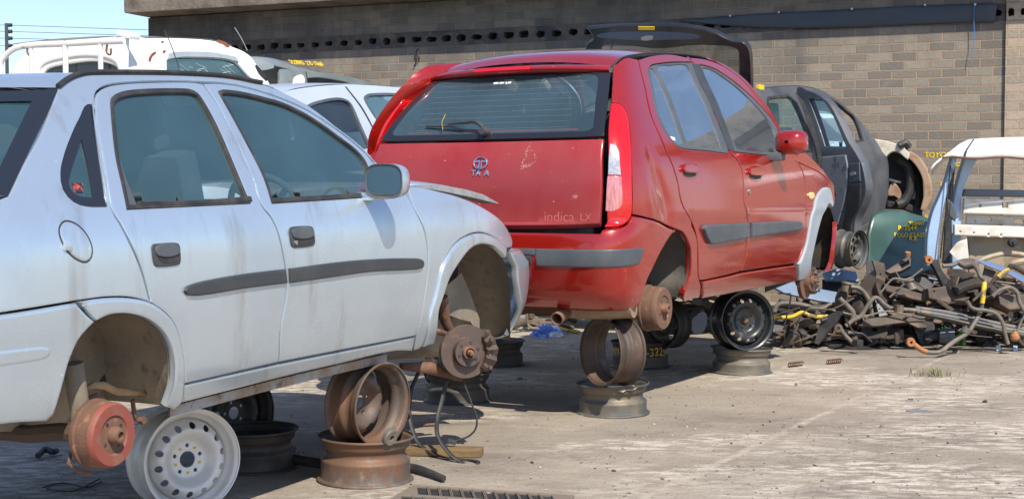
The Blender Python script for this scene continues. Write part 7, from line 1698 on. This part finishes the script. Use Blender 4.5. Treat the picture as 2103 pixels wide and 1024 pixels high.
bar('flat_bar', 'thin long bar on the ground behind the rusty red drum', 'bar', [(1352, 688), (1400, 682), (1440, 674)], 11.0, .008, M['brown'])
plate('sheet_metal', 'crumpled grey piece right behind the black rim', 'scrap metal', [(1424, 652, 1), (1446, 640), (1452, 660), (1446, 680, 1), (1430, 686), (1420, 672)], 10.9, F_, M['zincs'], .02, G_PRESS, curl=.2)
bm = bmesh.new(); rr = random.Random(5)
for k in range(70):
    px = rr.choice((rr.uniform(1082, 1200), rr.uniform(1355, 1470))); Y = rr.uniform(11.4, 12.6); c = at(px, 500, Y); c.z = rr.uniform(0, .22) + .02
    rot = Matrix.Rotation(rr.uniform(0, 6.3), 3, 'Z') @ Matrix.Rotation(rr.uniform(-.6, .6), 3, 'X')
    if rr.random() < .6: bx(bm, c, (rr.uniform(.08, .35), rr.uniform(.03, .14), rr.uniform(.01, .05)), rot, .003, rr.randrange(3))
    else: d = rot @ Vector((1, 0, 0)); l = rr.uniform(.1, .4); tube(bm, [c - d * l / 2, c + Vector((0, 0, .03)), c + d * l / 2], rr.uniform(.008, .025), 7, 4, 1, rr.randrange(3))
tag(from_bm('scrap_offcuts', bm, [M['brown'], M['rubber'], M['tube']]), kind='stuff')
# ---- belt, cable, timber and rubber by the front of the silver car
bm = bmesh.new()
BL = [(919, 775, 6.15), (908, 823, 6.12), (899, 857, 6.08), (899, 892, 6.0), (921, 927, 5.95), (947, 947, 5.92), (973, 956, 5.88), (982, 949, 5.9), (966, 944, 5.95), (912, 939, 6.0), (882, 926, 6.05), (856, 905, 6.1), (841, 857, 6.15), (843, 805, 6.2), (860, 762, 6.25)]
P = crom(pp(BL, 6), 6); rows = [[p + Vector((-.009, -.005, 0)) for p in P], [p + Vector((.009, .006, 0)) for p in P]]
gridmesh(bm, rows); o = solid(from_bm('drive_belt', bm, M['rubber']), .004); tag(o, 'loose black ribbed drive belt looped from the silver front brake to the ground', 'belt')
cb = empty('cable', Matrix(), 'thin black cable with a plug hanging below the silver front brake disc', 'cable')
bm = bmesh.new(); tube(bm, pp([(951, 782), (960, 805), (970, 832), (979, 857), (977, 879), (964, 894), (947, 901), (930, 906)], 6.1), .0045, 7); from_bm('wire', bm, M['rubber'], cb)
bm = bmesh.new(); bx(bm, at(928, 906, 6.1), (.04, .02, .022), Matrix.Rotation(R(15), 3, 'Y'), .004); from_bm('plug', bm, M['black'], cb)
M['wood'] = mat('weathered_wood', (.12, .08, .045), .85, 0, 0, [((.24, .15, .05), 9, .4, .7, 8, (1, 6, 6))], bump=.002)
bm = bmesh.new(); bx(bm, (0, 0, .02), (.40, .09, .035), None, .004); o = from_bm('timber_plank', bm, M['wood']); o.location = gnd(900, 934); o.rotation_euler.z = R(-8); tag(o, 'short wooden plank on the ground behind the loose drive belt', 'wood')
bm = bmesh.new()
for k in range(4): tube(bm, [gnd(800, 962) + Vector((0, .012 * k, .02)), gnd(850, 972) + Vector((0, .014 * k, .02 + .006 * (k % 2))), gnd(885, 982) + Vector((0, .012 * k, .022)), gnd(912, 991 - 1.5 * k) + Vector((0, 0, .015))], .011, 7, 5, .7)
tag(from_bm('rubber_seal', bm, M['rubber']), 'bundle of black rubber seal strips beside the drain grate', 'rubber strip')
bm = bmesh.new(); tube(bm, [gnd(868, 876) + Vector((0, 0, .01)), gnd(900, 874) + Vector((0, 0, .01))], .007, 6, 0); tag(from_bm('bolt', bm, M['rust']), 'rusty long bolt on the ground left of the hanging belt', 'bolt')
# coupling and leftovers in the shade behind the white rim
bm = bmesh.new(); tube(bm, [gnd(565, 948) + Vector((0, 0, .04)), gnd(600, 958) + Vector((0, 0, .035)), gnd(660, 966) + Vector((0, 0, .03))], .022, 8); tube(bm, [gnd(560, 944) + Vector((0, 0, .04)), gnd(590, 946) + Vector((0, 0, .06))], .030, 10); tag(from_bm('drive_shaft', bm, M['dark']), 'dark drive shaft lying in shade between the white rim and rusty rim', 'car part')
bm = bmesh.new()
for k in range(4): tube(bm, [gnd(592, 944) + Vector((0, 0, .06)), gnd(602 + 3 * k, 950 + 1.5 * k) + Vector((0, -.02, .05 + .01 * k)), gnd(611 + 2 * k, 954 - k) + Vector((0, -.03, .04))], .003, 5)
tag(from_bm('wire_strands', bm, M['steel']), 'frayed bright wire strands at the tip of the dark shaft', 'wire')
bm = bmesh.new(); tube(bm, [gnd(78, 944) + Vector((0, 0, .02)), gnd(92, 936) + Vector((0, 0, .03)), gnd(108, 938) + Vector((0, 0, .025)), gnd(116, 934) + Vector((0, 0, .02))], .014, 7); tag(from_bm('hose', bm, M['rubber']), 'short black hose piece in the shade, lower left', 'hose')
bm = bmesh.new(); tube(bm, [gnd(x, y) + Vector((0, 0, .006)) for x, y in ((88, 1003), (130, 994), (180, 1002), (210, 990))], .003, 5); tube(bm, [gnd(x, y) + Vector((0, 0, .006)) for x, y in ((95, 1006), (150, 1010), (205, 985))], .003, 5); tag(from_bm('loose_wire', bm, M['rubber']), 'thin dark wires lying in the shade, bottom left', 'wire')
# gear and rag on the rims
bm = bmesh.new(); lathe(bm, [(.012, -.012), (.03, -.012), (.036, -.006), (.036, .01), (.02, .014), (.012, .014)], None, 18, 0, True); o = from_bm('small_pulley', bm, M['tube']); o.location = at(801, 897, 5.42); o.rotation_euler = (R(15), 0, R(50)); tag(o, 'small tan pulley resting on the rusty flat rim', 'car part')
M['rag'] = mat('pale_cardboard', (.36, .28, .18), .9)
plate('cardboard_scrap', 'pale torn cardboard wedged on the grey rim under the red bumper', 'cardboard', C([(1270, 800), (1282, 791), (1296, 788), (1309, 796), (1300, 801), (1288, 799), (1280, 804)]), 7.1, (.25, -.6, .8), M['rag'], .006, curl=.3)
plate('rubber_mat', 'black torn sheet on the ground before the grey flat rim', 'rubber sheet', [(1240, 866, 1), (1280, 861, 1), (1292, 868), (1326, 872, 1), (1352, 883, 1), (1318, 887, 1), (1290, 876), (1262, 871)], 6.98, (.0, -.10, 1), M['rubber'], .008, curl=.8)
# springs, bright strip, grass
for k, (x, y) in enumerate(((1634, 752), (1713, 746))):
    bm = bmesh.new(); a = gnd(x - 14, y + 2) + Vector((0, 0, .018)); b_ = gnd(x + 14, y - 1) + Vector((0, 0, .018)); ax = (b_ - a); n_, q_ = frame_for(ax)
    tube(bm, [a + ax * t + (n_ * math.cos(t * 44) + q_ * math.sin(t * 44)) * .014 for t in [j / 70 for j in range(71)]], .0045, 5, 0)
    tag(from_bm('coil_spring', bm, M['rust']), 'rusty coil spring on the ground, ' + ('nearer the black rim' if k == 0 else 'nearer the scrap heap'), 'spring', 'rusty springs on the ground')
plate('metal_strip', 'bright bent aluminium strip lying alone on the concrete, right', 'scrap metal', C([(1860, 841), (1882, 838), (1918, 846), (1914, 850), (1880, 848)]), gnd(1888, 846).y, (0, -.25, 1), M['zincs'], .006, curl=.4)
M['grass'] = mat('dry_green_grass', (.10, .13, .03), .8, 0, 0, [((.26, .22, .10), 20, .4, .6, 3)])
M['weed'] = mat('green_weed_leaf', (.05, .17, .02), .6)
def blades(c, n, h, sp, m, label, name, cat, w=.004, dr=.6):
    bm = bmesh.new(); r2 = random.Random(n)
    for k in range(n):
        a = r2.uniform(0, 6.28); b0 = c + Vector((r2.gauss(0, sp), r2.gauss(0, sp * .5), 0)); d = Vector((math.cos(a), math.sin(a), 0)); l = h * r2.uniform(.4, 1.1); s = d.cross(Vector((0, 0, 1))) * w
        P = [b0, b0 + Vector((0, 0, l * .5)) + d * l * .2 * dr, b0 + Vector((0, 0, l * .8)) + d * l * .9 * dr]
        v = [bm.verts.new(P[0] - s), bm.verts.new(P[0] + s), bm.verts.new(P[1] + s), bm.verts.new(P[1] - s), bm.verts.new(P[2])]
        bm.faces.new(v[:4]); bm.faces.new((v[3], v[2], v[4]))
    return tag(from_bm(name, bm, m, None, False), label, cat)
blades(gnd(1925, 772), 60, .09, .07, M['grass'], 'sparse dry grass tuft in a crack of the concrete', 'grass_tuft', 'grass', .0025, 1.1)
blades(at(1968, 706, 10.2), 34, .16, .03, M['weed'], 'bright green weed growing under the scrap heap', 'weed', 'plant', .012, .8)
# drain grate set into the concrete
gr = empty('drain_grate', Matrix.Translation(gnd(1000, 1014)), 'worn steel drain grate with slots in the concrete, bottom centre', 'drain cover')
bpy.context.view_layer.update()
g0, g1 = gnd(850, 1000), gnd(1180, 1022); gx = (g1 - g0); gw = gx.length; gx.normalize(); gy = Vector((-gx.y, gx.x, 0)) * -1
M['grate'] = mat('worn_grate_steel', (.22, .185, .15), .6, .3, 0, [((.24, .19, .14), 8, .4, .7, 8)])
hs = []
n = 12
for k in range(n):
    x = .02 + (gw - .11) * k / n
    for (ya, yb) in ((.02, .16), (.19, .33)): hs.append([Vector((x, ya)), Vector((x + .048, ya)), Vector((x + .048 + .06, yb)), Vector((x + .06, yb))])
bm = sheet([Vector((0, 0)), Vector((gw, 0)), Vector((gw, .36)), Vector((0, .36))], hs, lambda u, v, d: g0 + gx * u + gy * v + Vector((0, 0, .012 + d)), 0, .002, .010, 0, 0); child(from_bm('grating', bm, M['grate'], None, False), gr)
bm = bmesh.new(); gridmesh(bm, [[g0 + gx * .004 + gy * .004 + Vector((0, 0, .004)), g0 + gx * (gw - .004) + gy * .004 + Vector((0, 0, .004))], [g0 + gx * .004 + gy * .356 + Vector((0, 0, .004)), g0 + gx * (gw - .004) + gy * .356 + Vector((0, 0, .004))]]); child(from_bm('pit', bm, M['rubber'], None, False), gr)
# grit and chips scattered over the yard
M['grit'] = mat('grit', (.16, .14, .12), .9, 0, 0, [((.40, .36, .30), 3, .52, .60, 2), ((.03, .03, .03), 4, .56, .62, 2)])
bm = bmesh.new(); rr = random.Random(3)
for k in range(2200):
    Y = 4.6 + 8.5 * rr.random() ** 1.3; X = rr.uniform(-.48, .52) * Y * .8
    if rr.random() < .3: X = rr.gauss(.6, .9); Y = rr.uniform(5.2, 11)
    s = rr.choice((.0025, .003, .003, .004, .006)) * rr.uniform(.7, 1.4)
    if rr.random() < .003: s = rr.uniform(.010, .020)
    c = Vector((X, Y, s * .4)); r0 = bmesh.ops.create_icosphere(bm, subdivisions=1, radius=s)
    e = Matrix.Rotation(rr.uniform(0, 6.3), 3, 'Z'); sx, sy, sz = rr.uniform(.6, 1.6), rr.uniform(.6, 1.2), rr.uniform(.3, .9)
    for v in r0['verts']: v.co = c + e @ Vector((v.co.x * sx * rr.uniform(.8, 1.2), v.co.y * sy, v.co.z * sz))
tag(from_bm('grit', bm, M['grit'], None, False), kind='stuff')
